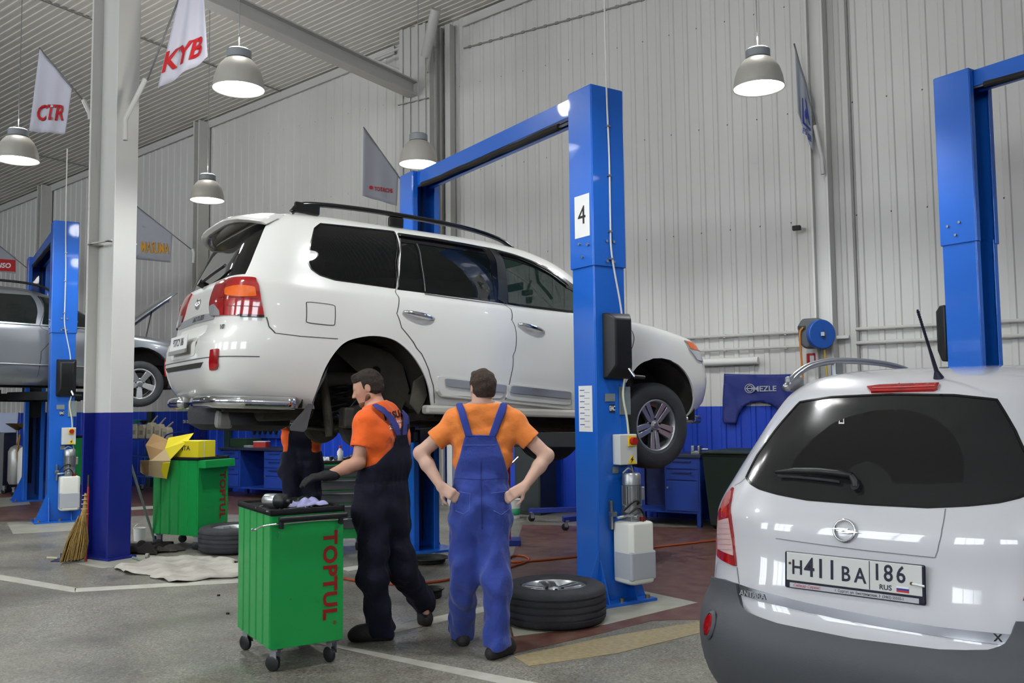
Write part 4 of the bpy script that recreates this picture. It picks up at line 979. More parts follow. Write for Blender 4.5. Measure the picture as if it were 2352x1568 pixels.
# cabin
for x in (-.15, -.95):
    for y in (-.40, .40):
        s_ = MB(); s_.box((x, y, .98), (.50, .48, .16)); s_.box((x - .26, y, 1.28), (.14, .48, .56)); s_.box((x - .30, y, 1.60), (.10, .26, .16)); s_.build('car_seat', M_INT, SUV, bevel=.05, seg=3)
m = MB(); m.box((.72, 0, 1.22), (.35, 1.6, .22)); m.build('dashboard', M_INT, SUV, bevel=.05)
m = MB(); m.tube([(.42 + .05 * math.sin(a), .38 + .19 * math.cos(a), 1.30 + .18 * math.sin(a)) for a in [2 * PI * k / 28 for k in range(28)]], .016, 8, closed=True); m.box((.47, .38, 1.29), (.04, .34, .04)); m.box((.5, .38, 1.29), (.06, .10, .09)); m.build('steering_wheel', M_INT, SUV, smooth='angle')
m = MB(); m.box((.46, 0, 1.66), (.03, .24, .07)); m.box((.52, -.12, 1.60), (.05, .12, .05)); m.cyl((.52, -.12, 1.62), (.56, -.12, 1.72), .012, 8); m.box((.50, -.18, 1.52), (.04, .05, .06)); m.build('interior_mirror', M_INT, SUV, bevel=.01)
MB().tube([(.2, -.72, 1.72), (.24, -.70, 1.60), (.34, -.70, 1.52), (.38, -.72, 1.46)], .015, 8).build('grab_handle', M_INT, SUV, smooth=True)
# ---------------------------------------------------------------- parked white crossover in front (right edge)
def full_px(pts, ox, oy, k): return [(ox + x / k, oy + y / k) for x, y in pts]
MA = Matrix.Translation((2.784, 5.127, 0)) @ Matrix.Rotation(math.radians(48.0), 4, 'Z')
CAR = thing('crossover_car', 'white crossover parked at right edge, its back with number plate facing the viewer', 'car', MA)
A = Body(MA,
    rear=[(.20, -2.10), (.30, -2.20), (.42, -2.28), (.54, -2.30), (.62, -2.275), (.68, -2.24), (.76, -2.225), (.90, -2.195), (1.03, -2.175), (1.11, -2.14), (1.3, -2.03), (1.48, -1.88), (1.56, -1.80), (1.61, -1.70), (1.64, -1.60), (1.67, -1.40), (1.69, -1.05), (1.70, -.6)],
    front=[(.20, 2.05), (.33, 2.15), (.5, 2.25), (.7, 2.24), (.85, 2.15), (.93, 1.95), (1.0, 1.55), (1.05, 1.15), (1.12, .95), (1.3, .62), (1.48, .22), (1.58, -.02), (1.64, -.2), (1.67, -.3), (1.69, -.4), (1.70, -.5)],
    width=[(.20, .78), (.33, .885), (.5, .925), (.7, .93), (.85, .925), (.98, .905), (1.08, .87), (1.2, .80), (1.35, .715), (1.5, .635), (1.58, .58), (1.62, .54), (1.655, .475), (1.68, .385), (1.695, .27), (1.70, .14)], n=4.3, aref=2.29, wref=.92)
PWA = mat('car_paint_clean_white', '#c6c6ca', 0.3, coat=1.0, var=0.18, vscale=1.6, dark='#aaa9ab')
M_CLAD = mat('grey_bumper_plastic', '#4a4c50', 0.55, bump=0.1, bscale=200)
M_DUSTG = mat('dusty_tinted_glass', '#1d1f20', 0.14, alpha=0.97, spec=0.6, var=0.3, vscale=7, dark='#2b2d2d')
M_SWEPT = mat('wiped_tinted_glass', '#0d0f10', 0.07, alpha=0.97, spec=0.7)
hp = lambda L: A.hits(full_px(L, 1600, 700, 1.806))
wl = hp([(205, 712), (225, 740), (262, 762), (340, 785), (460, 808), (620, 828)]); zb0 = A.hit(*full_px([(830, 838)], 1600, 700, 1.806)[0])[1]
wtl = hp([(250, 622), (330, 512), (427, 402)]); wt2 = hp([(560, 381), (700, 374)]); zt0 = wt2[-1][1]
half = [(0.0, zt0 + .003)] + [wt2[1], wt2[0]] + [wtl[2], wtl[1], wtl[0]] + [q for q in wl if q[0] < -.035]; half = half + [(0.0, half[-1][1] - .003)]
half = [q for i, q in enumerate(half) if q[0] < -.03 or i in (0, len(half) - 1)]
rwin = half + [(-a, b) for a, b in reversed(half[1:-1])]
tlo = hp([(156, 756), (128, 790), (106, 840), (94, 900), (89, 980), (92, 1042), (168, 1086), (160, 1010), (146, 880), (148, 800)])
zc0, zc1 = A.z0, A.z1
def arch(x, r=.40, zc=.36): return [A.side(x - r, A.z0)] + [A.side(x - r * math.cos(a), zc + r * math.sin(a)) for a in [PI * k / 14 for k in range(15)]] + [A.side(x + r, A.z0)]
ar, af = arch(-1.36), arch(1.34)
sw = [A.side(x, z) for x, z in ((-1.65, 1.15), (.70, 1.10), (.35, 1.36), (-.1, 1.52), (-1.2, 1.54), (-1.52, 1.42))]
wsh = [A.frontp(-.74, 1.14), (.9995, 1.14), (.9995, 1.55), A.frontp(-.58, 1.55)]
fulls = [(-1, A.z0), (1, A.z0), (1, A.z1), (-1, A.z1)]
sh = A.panel('body_shell', fulls, PWA, CAR, holes=[rwin, ar, mir(ar), af, mir(af), sw, mir(sw), wsh, mir(wsh)], res=0.05, solid=0.015)
m = MB(); ring = [A.P(t, A.z1) for t in np.linspace(-1, 1, 60)[:-1]]; m.add(ring, [tuple(range(59))]); m.build('roof_centre', PWA, CAR, solid=.01)
for f_ in (lambda q: q, mir):
    A.panel('side_window', f_(sw), M_TINT, CAR, off=-.003, solid=.005)
    A.panel('windshield', f_(wsh), M_CLEAR, CAR, off=-.003, solid=.005)
A.ribbon('window_seal', rwin, .014, M_TRIMB, CAR, off=.001, closed=True)
swp = hp([(380, 690), (420, 620), (480, 555), (560, 492), (640, 458), (740, 436), (840, 430), (930, 445), (1000, 478), (1060, 530), (1095, 590), (1110, 650), (1105, 735), (950, 742), (812, 740), (795, 695), (750, 660), (700, 648), (650, 665), (610, 700)])
A.panel('window_backing', rwin, mat('glass_backing_dark', '#0b0c0c', .3), CAR, off=-0.014, res=.05, solid=0.003)  # opaque dark backing added to close see-through gaps in the window mesh
RWN = A.panel('rear_window', rwin, M_DUSTG, CAR, holes=[swp], off=-0.002, res=.045, solid=0.005)
A.panel('wiped_arc', swp, M_SWEPT, RWN, off=-0.002, res=.045, solid=0.005)
# grey cladding bumper, around the whole tail
bt = hp([(50, 1160), (75, 1128), (120, 1138), (175, 1157), (183, 1200), (195, 1240), (228, 1285), (280, 1310), (350, 1335), (480, 1366), (600, 1392), (760, 1424), (900, 1450)])
zbm = bt[-1][1]
lt = [(A.side(-1.75, .62)[0] * -1, .62)] + bt + [(-abs(A.back(.1, .6)[0]), zbm - .002)]
lt = [q for q in lt if q[0] < -.03]; zbm = lt[-1][1] - .004
low = [(-abs(A.side(-1.75, .22)[0]), .22)]
bo = lt + [(0, zbm - .004)] + [(-a, b) for a, b in reversed(lt)] + [(-low[0][0], .22)] + [(0, .22)] + low
A.panel('bumper_cladding', bo, M_CLAD, CAR, off=0.018, res=.045, solid=.02, offf=lambda t, z: .02 * max(0, min(1, (zbm + .07 - z) / .08)) if abs(t) < .2 else 0)
A.panel('skid_plate', [A.back(y, z) for y, z in ((.62, .36), (.5, .40), (-.5, .40), (-.62, .36), (-.62, .27), (.62, .27))], mat('skid_silver', '#8d9093', .4, metal=.6), CAR, off=.05, res=.05)
rf = A.hit(*full_px([(90, 1335)], 1600, 700, 1.806)[0])
for sg in (1, -1):
    fr_ = A.fr((rf[0] * sg, rf[1]), .05)
    MB(fr_).lathe([(0, .006), (.03, .005), (.034, -.004)], 28, Matrix.Diagonal((.9, 1.35, 1, 1)), cap=False).build('rear_reflector', M_LRED, CAR, smooth='angle')
    MB(fr_).lathe([(.036, .0), (.042, -.004), (.046, -.012)], 28, Matrix.Diagonal((.9, 1.35, 1, 1)), cap=False).build('reflector_bezel', M_CLAD, CAR, smooth='angle')
    g = (lambda q: q) if sg > 0 else mir
    tp = A.panel('tail_lamp', g(round_poly(tlo, .12)), M_LRED, CAR, off=.010, res=.03, solid=.014)
    A.panel('reversing_lamp', g(hp([(101, 895), (140, 885), (152, 960), (161, 1040), (98, 1012), (96, 940)])), mat('lamp_pale', '#c9a9a6', .15, coat=1), tp, off=.0125, res=.03, solid=.002)
    mr = MB()
    for k in range(6):
        y = 905 + 22 * k; A.ribbon('', g(hp([(100, y), (146 + k * 2, y + 2)])), .003, None, None, off=.0145, merge=mr)
    mr.build('lamp_ribs', mat('lamp_rib_pale', '#8f6f6e', .3), tp, smooth=True, fix=False)
# chrome strip with the model letters
cs = hp([(180, 1158), (300, 1195), (450, 1233), (600, 1264), (800, 1302), (1000, 1334), (1200, 1356), (1335, 1368), (1300, 1412), (1130, 1392), (960, 1366), (800, 1340), (600, 1304), (400, 1260), (290, 1232), (190, 1203)])
st = A.panel('chrome_strip', cs, mat('brushed_chrome', '#aeb0b6', .22, metal=1.0), CAR, off=.008, res=.03, solid=.006)
q0 = A.hit(*full_px([(238, 1203)], 1600, 700, 1.806)[0])
MB(A.fr(q0, .010)).text('ANTARA', .030, None, .003, bold=.0006, sx=1.1).build('lettering', M_STEEL, st)
q0 = A.hit(*full_px([(1250, 1381)], 1600, 700, 1.806)[0])
MB(A.fr(q0, .010)).text('X', .035, None, .003, bold=.001).build('badge', M_DARK, st)
# plate well crease, plate and frame
gm = MB()
A.ribbon('', hp([(330, 968), (500, 992), (700, 1018), (990, 1048)]), .010, None, None, off=.004, merge=gm)
A.ribbon('', hp([(1032, 845), (1018, 930), (1000, 1020), (990, 1048)]), .004, None, None, off=.001, merge=gm)
A.ribbon('', hp([(168, 1088), (172, 1120), (177, 1155)]), .005, None, None, off=.001, merge=gm)
A.ribbon('', hp([(158, 748), (180, 738), (206, 716)]), .004, None, None, off=.001, merge=gm)
A.ribbon('', hp([(78, 1125), (90, 1060)]), .002, None, None, off=.001, merge=gm)
gm.build('tailgate_seams', mat('seam_light', '#6f6f73', .6), CAR, fix=False)
PWc = full_px([(655, 1113)], 1600, 700, 1.806)[0]
qc = A.hit(*PWc); pc = A.P(*qc, .025)
PFm = frame(pc, (0, -1, 0), (-1, 0, .07))
fm = MB(PFm); fm.box((0, -.014, 0), (.535, .142, .014)); fm = fm.build('plate_frame', mat('plate_frame_dark', '#15172b', .35), CAR, bevel=.012, seg=3)
pp = MB(PFm).box((0, 0, .008), (.515, .108, .004)).build('number_plate', mat('plate_white', '#cfd0cd', .35), CAR, bevel=.002)
INK = mat('plate_ink_dark', '#1d1c33', .5)
Tt = MB(PFm @ TR(0, 0, .011))
def ch(c, x, y, s, sx=1.0, M0=Tt, b=.0012): M0.text(c, s, TR(x, y, 0), .001, bold=b, sx=sx)
for c, x, y, s in (('H', -.213, -.004, .078), ('4', -.163, .0, .103), ('1', -.118, .0, .103), ('1', -.073, .0, .103), ('B', -.020, -.008, .078), ('A', .035, -.008, .078)): ch(c, x, y, s, .84)
for c, x in (('1', .098), ('8', .139), ('6', .184)): ch(c, x, .012, .084, .84)
ch('RUS', .128, -.038, .026, 1.0, Tt, .0003)
Tt.box((.070, 0, 0), (.0025, .104, .001))
Tt.build('lettering', INK, pp)
fl = PFm @ TR(.19, -.037, .0112)
MB(fl).box((0, .007, 0), (.044, .007, .001)).build('flag_white', M_PAPER, pp); MB(fl).box((0, 0, 0), (.044, .007, .001)).build('flag_blue', mat('flag_blue', '#273a8e', .5), pp); MB(fl).box((0, -.007, 0), (.044, .007, .001)).build('flag_red', mat('flag_red', '#c02b24', .5), pp)
m = MB(PFm); m.cyl((-.243, .012, .01), (-.243, .012, .014), .005, 10); m.cyl((.222, -.012, .01), (.222, -.012, .014), .006, 10); m.build('plate_screws', mat('rusty_screw', '#54421f', .6), pp)
cap = MB(PFm).box((0, -.0715, .0075), (.49, .018, .002)).build('caption_strip', mat('strip_grey', '#b7b7bd', .5), fm)
MB(PFm @ TR(-.175, -.0715, .0092)).text('Сибкар Сервис', .0155, None, .0006, shear=.2, bold=0, sx=.95).build('red_lettering', M_RED, cap)
MB(PFm @ TR(.065, -.0715, .0092)).text('г. Сургут, ул. Быстринская, 3  (3462) 55555-1', .0145, None, .0006, sx=.86).build('lettering', M_INK, cap)
m = MB(PFm); m.cyl((.225, -.012, .016), (.268, -.016, .018), .004, 8); m.build('cable_tie', M_PAPER, CAR)
# emblem: ring with a lightning bar
qe = A.hit(*full_px([(618, 937)], 1600, 700, 1.806)[0]); E = A.fr(qe, .012)
em = MB(E); em.tube([(.041 * math.cos(a), .041 * math.sin(a), 0) for a in [2 * PI * k / 36 for k in range(36)]], .005, 8, closed=True)
em.prism([(-.056, .004), (-.018, .008), (.020, .008), (-.012, -.006), (.056, -.003), (.056, -.001), (.018, -.009), (-.022, -.009), (.010, .005), (-.056, .001)][:5] + [(.056, -.0045), (.012, -.0105), (-.026, -.0105), (.006, .003), (-.056, .0015)], -.004, .005)
em.build('emblem', M_CHROME, CAR, smooth='angle', bevel=.001)
# third brake lamp, wiper, aerial, rails
bl = hp([(707, 345), (760, 338), (860, 334), (1008, 330), (1000, 352), (985, 358), (850, 362), (725, 366)])
b3 = A.panel('high_brake_lamp', bl, M_LRED, CAR, off=.010, res=.03, solid=.012)
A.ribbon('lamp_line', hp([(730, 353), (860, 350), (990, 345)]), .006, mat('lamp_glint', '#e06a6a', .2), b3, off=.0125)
w = hp([(342, 708), (420, 702), (520, 704), (600, 712), (655, 722)]); P = [A.P(*q, .030) for q in w]
wm = MB().tube(P, [.006, .013, .014, .014, .013], 10).build('rear_wiper', M_BLACK, CAR, smooth=True)
MB().tube([A.P(*q, .014) for q in hp([(345, 716), (440, 722), (540, 732), (600, 740)])], .006, 6).build('wiper_blade', M_RUB, wm, smooth=True)
wq = hp([(655, 722), (668, 745)]); m = MB().tube([A.P(*wq[0], .030), A.P(*wq[1], .022), A.P(*hp([(667, 762)])[0], .018)], [.014, .017, .015], 10); f_ = A.fr(hp([(667, 762)])[0]); m.cyl((0, 0, 0), (0, 0, .028), .017, 18, M=f_); m.build('wiper_pivot', M_BLACK, wm, smooth='angle')
zr = 1.655
an = thing_root = MB(); qh = A.hit(2156, 868) or A.hit(2156, 876); b0 = A.P(*qh); wb0 = MA @ b0
tip = A.inv @ at(2107, 711, wb0.y - .08)
an.cyl(b0, b0 + (tip - b0) * .10, .022, 12, r2=.010); an.tube([b0 + (tip - b0) * .08, b0 + (tip - b0) * .5, tip], [.010, .006, .0045], 8)
for k in range(14): c = b0 + (tip - b0) * (.5 + .035 * k); an.cyl(c, c + (tip - b0).normalized() * .006, .0065, 8)
an.build('roof_aerial', mat('aerial_navy', '#1b1f33', .4), CAR, smooth='angle')
for sg in (1, -1):
    P = [(-1.62, sg * .55, 1.595), (-1.50, sg * .55, 1.66), (-1.30, sg * .545, 1.715), (-.95, sg * .54, 1.745), (-.4, sg * .53, 1.745), (0, sg * .52, 1.71), (.15, sg * .515, 1.64)]
    rl = MB().tube(smooth_path(P, 6), .017, 10).build('roof_rail', mat('rail_silver', '#9a9ca0', .3, metal=.8), CAR, smooth=True)
    for c_, d_ in (((-1.03, sg * .54, 1.69), (.10, .03, .10)), ((-1.52, sg * .55, 1.615), (.16, .03, .07)), ((.08, sg * .52, 1.63), (.14, .03, .09))): MB().box(c_, d_).build('rail_foot', mat('rail_silver', ''), rl, bevel=.01)
for x in (-1.36, 1.34):
    wheel('wheel', None, None, TR(x, -.80, .355), R=.355, W_=.23, rr=.22, double=False, parent=CAR)
    wheel('wheel', None, None, TR(x, .80, .355, rz=PI), R=.355, W_=.23, rr=.22, double=False, parent=CAR)
m = MB(); m.box((0, 0, .38), (4.0, 1.1, .22)); m.box((0, 0, .45), (2.2, 1.66, .10)); m.box((-1.9, 0, .5), (.4, 1.5, .2)); m.build('floor_pan', M_UND, CAR, bevel=.02)
for x, y in ((.2, .38), (.2, -.38), (-.75, .40), (-.75, -.40)):
    s_ = MB(); s_.box((x, y, .78), (.48, .46, .16)); s_.box((x - .26, y, 1.06), (.13, .46, .5)); s_.box((x - .30, y, 1.38), (.09, .26, .15)); s_.build('car_seat', M_INT, CAR, bevel=.05, seg=2)

# ---------------------------------------------------------------- silver car on the left lift (bonnet up)
MV = Matrix.Translation((-7.22, 13.75, 1.68)) @ Matrix.Rotation(math.radians(33.0), 4, 'Z') @ Matrix.Rotation(math.radians(1.0), 4, 'Y')
SIL = thing('estate_car', 'silver-grey car raised on the left lift with its bonnet open', 'car', MV)
S = Body(MV,
    rear=[(.22, -2.10), (.4, -2.22), (.6, -2.25), (.9, -2.20), (1.1, -2.15), (1.4, -2.0), (1.58, -1.85), (1.64, -1.7), (1.665, -1.4)],
    front=[(.22, 2.0), (.4, 2.18), (.6, 2.22), (.75, 2.18), (.85, 2.12), (.92, 2.0), (.99, 1.6), (1.04, 1.1), (1.10, .92), (1.3, .60), (1.5, .22), (1.6, -.05), (1.65, -.25), (1.665, -.5)],
    width=[(.22, .80), (.3, .86), (.5, .895), (.8, .895), (1.0, .88), (1.12, .85), (1.3, .78), (1.5, .70), (1.6, .64), (1.645, .55), (1.665, .40)], n=6, aref=2.22, wref=.89)
PS = mat('car_paint_silver', '#8d9197', .28, metal=.75, coat=1.0)
def sarch(x, r=.43, zc=.38): return [S.side(x - r, S.z0)] + [S.side(x - r * math.cos(a), zc + (r + .02) * math.sin(a)) for a in [PI * k / 14 for k in range(15)]] + [S.side(x + r, S.z0)]
a1, a2 = sarch(-1.31), sarch(1.31)
w1 = [S.side(x, z) for x, z in ((-1.9, 1.14), (-1.02, 1.12), (-1.02, 1.52), (-1.72, 1.50))]
w2 = [S.side(x, z) for x, z in ((-.95, 1.12), (-.13, 1.10), (-.20, 1.53), (-.95, 1.53))]
w3 = [S.side(x, z) for x, z in ((-.05, 1.10), (.86, 1.08), (.78, 1.14), (.42, 1.35), (.10, 1.50), (-.12, 1.53))]
w4 = [S.frontp(-.72, 1.13), (.9995, 1.13), (.9995, 1.55), S.frontp(-.58, 1.55)]
w5 = [S.back(y, z) for y, z in ((.66, 1.15), (.58, 1.50), (-.58, 1.50), (-.66, 1.15))]
bay = [S.frontp(-.66, .93), (.9995, .93), (.9995, 1.085), S.frontp(-.70, 1.085)]
S.panel('body_shell', [(-1, S.z0), (1, S.z0), (1, S.z1), (-1, S.z1)], PS, SIL, holes=[a1, mir(a1), a2, mir(a2), w1, mir(w1), w2, mir(w2), w3, mir(w3), w4, mir(w4), w5, bay, mir(bay)], res=.07)
m = MB(); m.add([S.P(t, S.z1) for t in np.linspace(-1, 1, 50)[:-1]], [tuple(range(49))]); m.build('roof_centre', PS, SIL, solid=.01)
GM = mat('car_window_grey', '#1e2424', .03, alpha=.78, spec=.8)
for f_ in (lambda q: q, mir):
    for w_ in (w1, w2, w3): S.panel('side_window', f_(w_), GM, SIL, off=-.003, solid=.005)
    S.panel('windshield', f_(w4), M_CLEAR, SIL, off=-.003, solid=.005)
    m = MB()
    S.ribbon('', [f_([S.side(x, z)])[0] for x, z in ((-.98, 1.53), (-.98, 1.1), (-.96, .8), (-.85, .45))], .012, None, None, off=.002, merge=m)
    S.ribbon('', [f_([S.side(x, z)])[0] for x, z in ((-.10, 1.53), (-.08, 1.08), (-.05, .7), (-.08, .34))], .010, None, None, off=.002, merge=m)
    S.ribbon('', [f_([S.side(x, z)])[0] for x, z in ((.85, 1.04), (.84, .7), (.82, .34))], .010, None, None, off=.002, merge=m)
    m.build('door_seams', M_GAP, SIL, fix=False)
    S.ribbon('chrome_moulding', [f_([S.side(x, z)])[0] for x, z in ((-.85, .52), (.80, .50))], .022, M_STEEL, SIL, off=.012, solid=.006)
    S.ribbon('belt_moulding', [f_([S.side(x, z)])[0] for x, z in ((-1.85, 1.11), (.84, 1.06))], .014, M_STEEL, SIL, off=.006, solid=.004)
    for x in (-.78, .12):
        m = MB().tube([S.P(*f_([S.side(x, .93)])[0], .012), S.P(*f_([S.side(x + .08, .935)])[0], .035), S.P(*f_([S.side(x + .19, .93)])[0], .012)], .014, 10); m.build('door_handle', M_CHROME, SIL, smooth=True)
S.panel('rear_window', w5, M_TINT, SIL, off=-.003)
for sg in (1, -1):
    MB().tube(smooth_path([(-1.75, sg * .60, 1.62), (-1.6, sg * .6, 1.70), (-.9, sg * .6, 1.73), (-.2, sg * .59, 1.71), (0.1, sg * .58, 1.62)], 5), .018, 8).build('roof_rail', M_DARK, SIL, smooth=True)
    q = [S.side(1.92, .86, sg), S.side(2.02, .90, sg), S.frontp(-sg * .66, .89), S.frontp(-sg * .60, .76), S.side(2.04, .75, sg)]
    S.panel('headlamp', [(abs(a) * sg, b) for a, b in q], M_LCLR, SIL, off=.008, res=.04)
    MB(TR(.70, -sg * .98, 1.14)).box((0, 0, 0), (.09, .18, .13)).build('side_mirror', PS, SIL, bevel=.03, seg=3)
wheel('wheel', None, None, TR(1.31, -.76, .27), R=.35, W_=.225, rr=.225, double=False, parent=SIL)
wheel('wheel', None, None, TR(1.31, .76, .27, rz=PI), R=.35, W_=.225, rr=.225, double=False, parent=SIL)
wheel('wheel', None, None, TR(-1.31, -.76, .27), R=.35, W_=.225, rr=.225, double=False, parent=SIL)
wheel('wheel', None, None, TR(-1.31, .76, .27, rz=PI), R=.35, W_=.225, rr=.225, double=False, parent=SIL)
def liner2(root, x, sg, r, y0, y1, zc):
    V = []; F = []; n = 14
    for i in range(n + 1):
        a = PI * i / n
        for y in (y0, y1): V.append((x + r * math.cos(a), sg * y, zc + r * math.sin(a)))
    for i in range(n): F.append((2 * i, 2 * i + 1, 2 * i + 3, 2 * i + 2))
    F.append(tuple(2 * i + 1 for i in range(n + 1)))
    MB().add(V, F).build('wheel_housing', M_UND, root, solid=.006, smooth='angle')
for x in (-1.31, 1.31):
    for sg in (1, -1): liner2(SIL, x, sg, .45, .875, .45, .38); liner2(CAR, x * 1.03, sg, .41, .90, .5, .36)
# open bonnet: hinged at the cowl, tilted up
hz = TR(.98, 0, 1.07, ry=math.radians(-42.5))
V = []; F = []; nx, ny = 8, 8
for i in range(nx + 1):
    for j in range(ny + 1):
        x = 1.10 * i / nx; y = (-.66 + .02 * i / nx + (1.32 - .04 * i / nx) * j / ny) * (1 - .06 * (i / nx) ** 3)
        V.append((x, y, -.06 * (x / 1.1) ** 2 - .05 * (abs(y) / .66) ** 3))
for i in range(nx):
    for j in range(ny): k = i * (ny + 1) + j; F.append((k, k + 1, k + ny + 2, k + ny + 1))
bn = MB(hz).add(V, F).build('bonnet', PS, SIL, solid=.025, smooth='angle')
m = MB(hz); m.tube([(.1, -.5, -.09), (.95, -.48, -.12), (.95, .48, -.12), (.1, .5, -.09)], .018, 6); m.tube([(.98, -.05, -.10), (1.03, -.05, -.17), (1.08, -.05, -.11)], .012, 6); m.build('bonnet_frame', M_STEEL, bn)
MB().cyl((1.42, -.6, 1.0), (1.50, -.55, 1.42), .010, 8).build('gas_strut', M_BLACK, SIL)
m = MB(); m.box((0, 0, .34), (3.9, 1.0, .18)); m.box((0, 0, .32), (2.0, 1.60, .10)); m.box((1.55, 0, .72), (.8, 1.1, .30)); m.cyl((-1.9, .3, .30), (1.2, .2, .26), .04, 10); m.build('floor_pan', M_UND, SIL, bevel=.02)
for x, y in ((.1, .36), (.1, -.36), (-.8, .38), (-.8, -.38)):
    s_ = MB(); s_.box((x, y, .72), (.48, .46, .16)); s_.box((x - .26, y, 1.0), (.13, .46, .5)); s_.box((x - .30, y, 1.30), (.09, .26, .15)); s_.build('car_seat', M_INT, SIL, bevel=.05, seg=2)
# ---------------------------------------------------------------- people: smooth-union bodies turned into one surface
class SDF:
    def __init__(s, lo, hi, h):
        s.lo = np.array(lo, float); s.h = h; s.n = np.ceil((np.array(hi) - s.lo) / h).astype(int) + 1
        s.ax = [s.lo[i] + h * np.arange(s.n[i]) for i in range(3)]
        s.d = np.full(s.n, 1.0, np.float32)
    def _sub(s, lo, hi):
        a = np.clip(np.floor((np.array(lo) - s.lo) / s.h).astype(int), 0, s.n - 1); b = np.clip(np.ceil((np.array(hi) - s.lo) / s.h).astype(int) + 1, 1, s.n)
        sl = tuple(slice(int(x), int(y)) for x, y in zip(a, b))
        return sl, np.meshgrid(*[s.ax[i][sl[i]] for i in range(3)], indexing='ij', sparse=True)
    def _put(s, sl, v, k, op='u'):
        A = s.d[sl]
        if op == 'u':
            hh = np.clip(0.5 + 0.5 * (A - v) / k, 0, 1); s.d[sl] = A * (1 - hh) + v * hh - k * hh * (1 - hh)
        else:
            v = -v; hh = np.clip(0.5 - 0.5 * (A - v) / k, 0, 1); s.d[sl] = A * (1 - hh) + v * hh + k * hh * (1 - hh)
    def cap(s, a, b, ra, rb, k=0.03, op='u', flat=None):
        a = np.array(a, float); b = np.array(b, float); m = max(ra, rb) + k + 3 * s.h + 0.02
        sl, (X, Y, Z) = s._sub(np.minimum(a, b) - m, np.maximum(a, b) + m)
        ab = b - a; L2 = max(float(ab @ ab), 1e-9)
        px, py, pz = X - a[0], Y - a[1], Z - a[2]
        t = np.clip((px * ab[0] + py * ab[1] + pz * ab[2]) / L2, 0, 1)
        qx, qy, qz = px - t * ab[0], py - t * ab[1], pz - t * ab[2]
        if flat is not None:                 # flat = (direction, factor): thinner along that direction
            n, fct = np.array(flat[0], float), flat[1]; n = n / np.linalg.norm(n); w = qx * n[0] + qy * n[1] + qz * n[2]; e = (1 / fct - 1) * w
            qx, qy, qz = qx + e * n[0], qy + e * n[1], qz + e * n[2]
        v = np.sqrt(qx * qx + qy * qy + qz * qz) - (ra + (rb - ra) * t)
        if flat is not None: v = v * (0.5 + 0.5 * flat[1])
        s._put(sl, v.astype(np.float32), k, op); return s
    def ell(s, c, r, R=None, k=0.03, op='u'):
        c = np.array(c, float); r = np.array(r, float); m = r.max() + k + 3 * s.h + .02
        sl, (X, Y, Z) = s._sub(c - m, c + m)
        R = np.eye(3) if R is None else np.array(R, float)    # rows are the axes
        px, py, pz = X - c[0], Y - c[1], Z - c[2]
        u = [(px * R[i][0] + py * R[i][1] + pz * R[i][2]) / r[i] for i in range(3)]
        k0 = np.sqrt(u[0] ** 2 + u[1] ** 2 + u[2] ** 2); k1 = np.sqrt((u[0] / r[0]) ** 2 + (u[1] / r[1]) ** 2 + (u[2] / r[2]) ** 2) + 1e-9
        v = k0 * (k0 - 1) / k1
        s._put(sl, v.astype(np.float32), k, op); return s
    def clip(s, p, n):                       # keep the side the normal points away from
        X, Y, Z = np.meshgrid(*s.ax, indexing='ij', sparse=True); n = np.array(n, float); n /= np.linalg.norm(n)
        v = (X - p[0]) * n[0] + (Y - p[1]) * n[1] + (Z - p[2]) * n[2]; s.d = np.maximum(s.d, v.astype(np.float32)); return s
    def folds(s, amp, f=(14, 14, 9), seed=0, n=5):
        r = np.random.RandomState(seed); X, Y, Z = np.meshgrid(*s.ax, indexing='ij', sparse=True); acc = 0
        for i in range(n):
            kx, ky, kz = r.uniform(-1, 1, 3) * np.array(f) * r.uniform(.7, 2.2); ph = r.uniform(0, 6.28)
            acc = acc + np.sin(kx * X + ky * Y + kz * Z + ph + 1.3 * np.sin(r.uniform(4, 11) * Z + r.uniform(-6, 6) * X + ph))
        s.d = s.d + (amp * acc / n * 1.8).astype(np.float32); return s
    def poly(s, polys, axis=None):           # keep only inside any of the (x, z) outlines
        X, Z = np.meshgrid(s.ax[0], s.ax[2], indexing='ij'); best = np.full(X.shape, 9.0)
        for P in polys:
            P = np.array(P, float); ins = inpoly(np.stack([X.ravel(), Z.ravel()], 1), [tuple(q) for q in P]).reshape(X.shape); dm = np.full(X.shape, 9.0)
            for i in range(len(P)):
                a, b = P[i - 1], P[i]; ab = b - a; t = np.clip(((X - a[0]) * ab[0] + (Z - a[1]) * ab[1]) / (ab @ ab + 1e-9), 0, 1)
                dm = np.minimum(dm, np.hypot(X - a[0] - t * ab[0], Z - a[1] - t * ab[1]))
            best = np.minimum(best, np.where(ins, -dm, dm))
        return best[:, None, :].astype(np.float32)
    def mesh(s):                             # surface nets
        d = s.d; d = d.copy(); d[0] = d[-1] = 1; d[:, 0] = d[:, -1] = 1; d[:, :, 0] = d[:, :, -1] = 1
        neg = d < 0; c = np.zeros(np.array(d.shape) - 1, np.int8)
        for i in (0, 1):
            for j in (0, 1):
                for k in (0, 1): c += neg[i:i + c.shape[0], j:j + c.shape[1], k:k + c.shape[2]]
        act = (c > 0) & (c < 8); I = np.argwhere(act); idx = np.full(c.shape, -1, np.int32); idx[act] = np.arange(len(I))
        acc = np.zeros((len(I), 3)); cnt = np.zeros(len(I))
        cor = [(i, j, k) for i in (0, 1) for j in (0, 1) for k in (0, 1)]
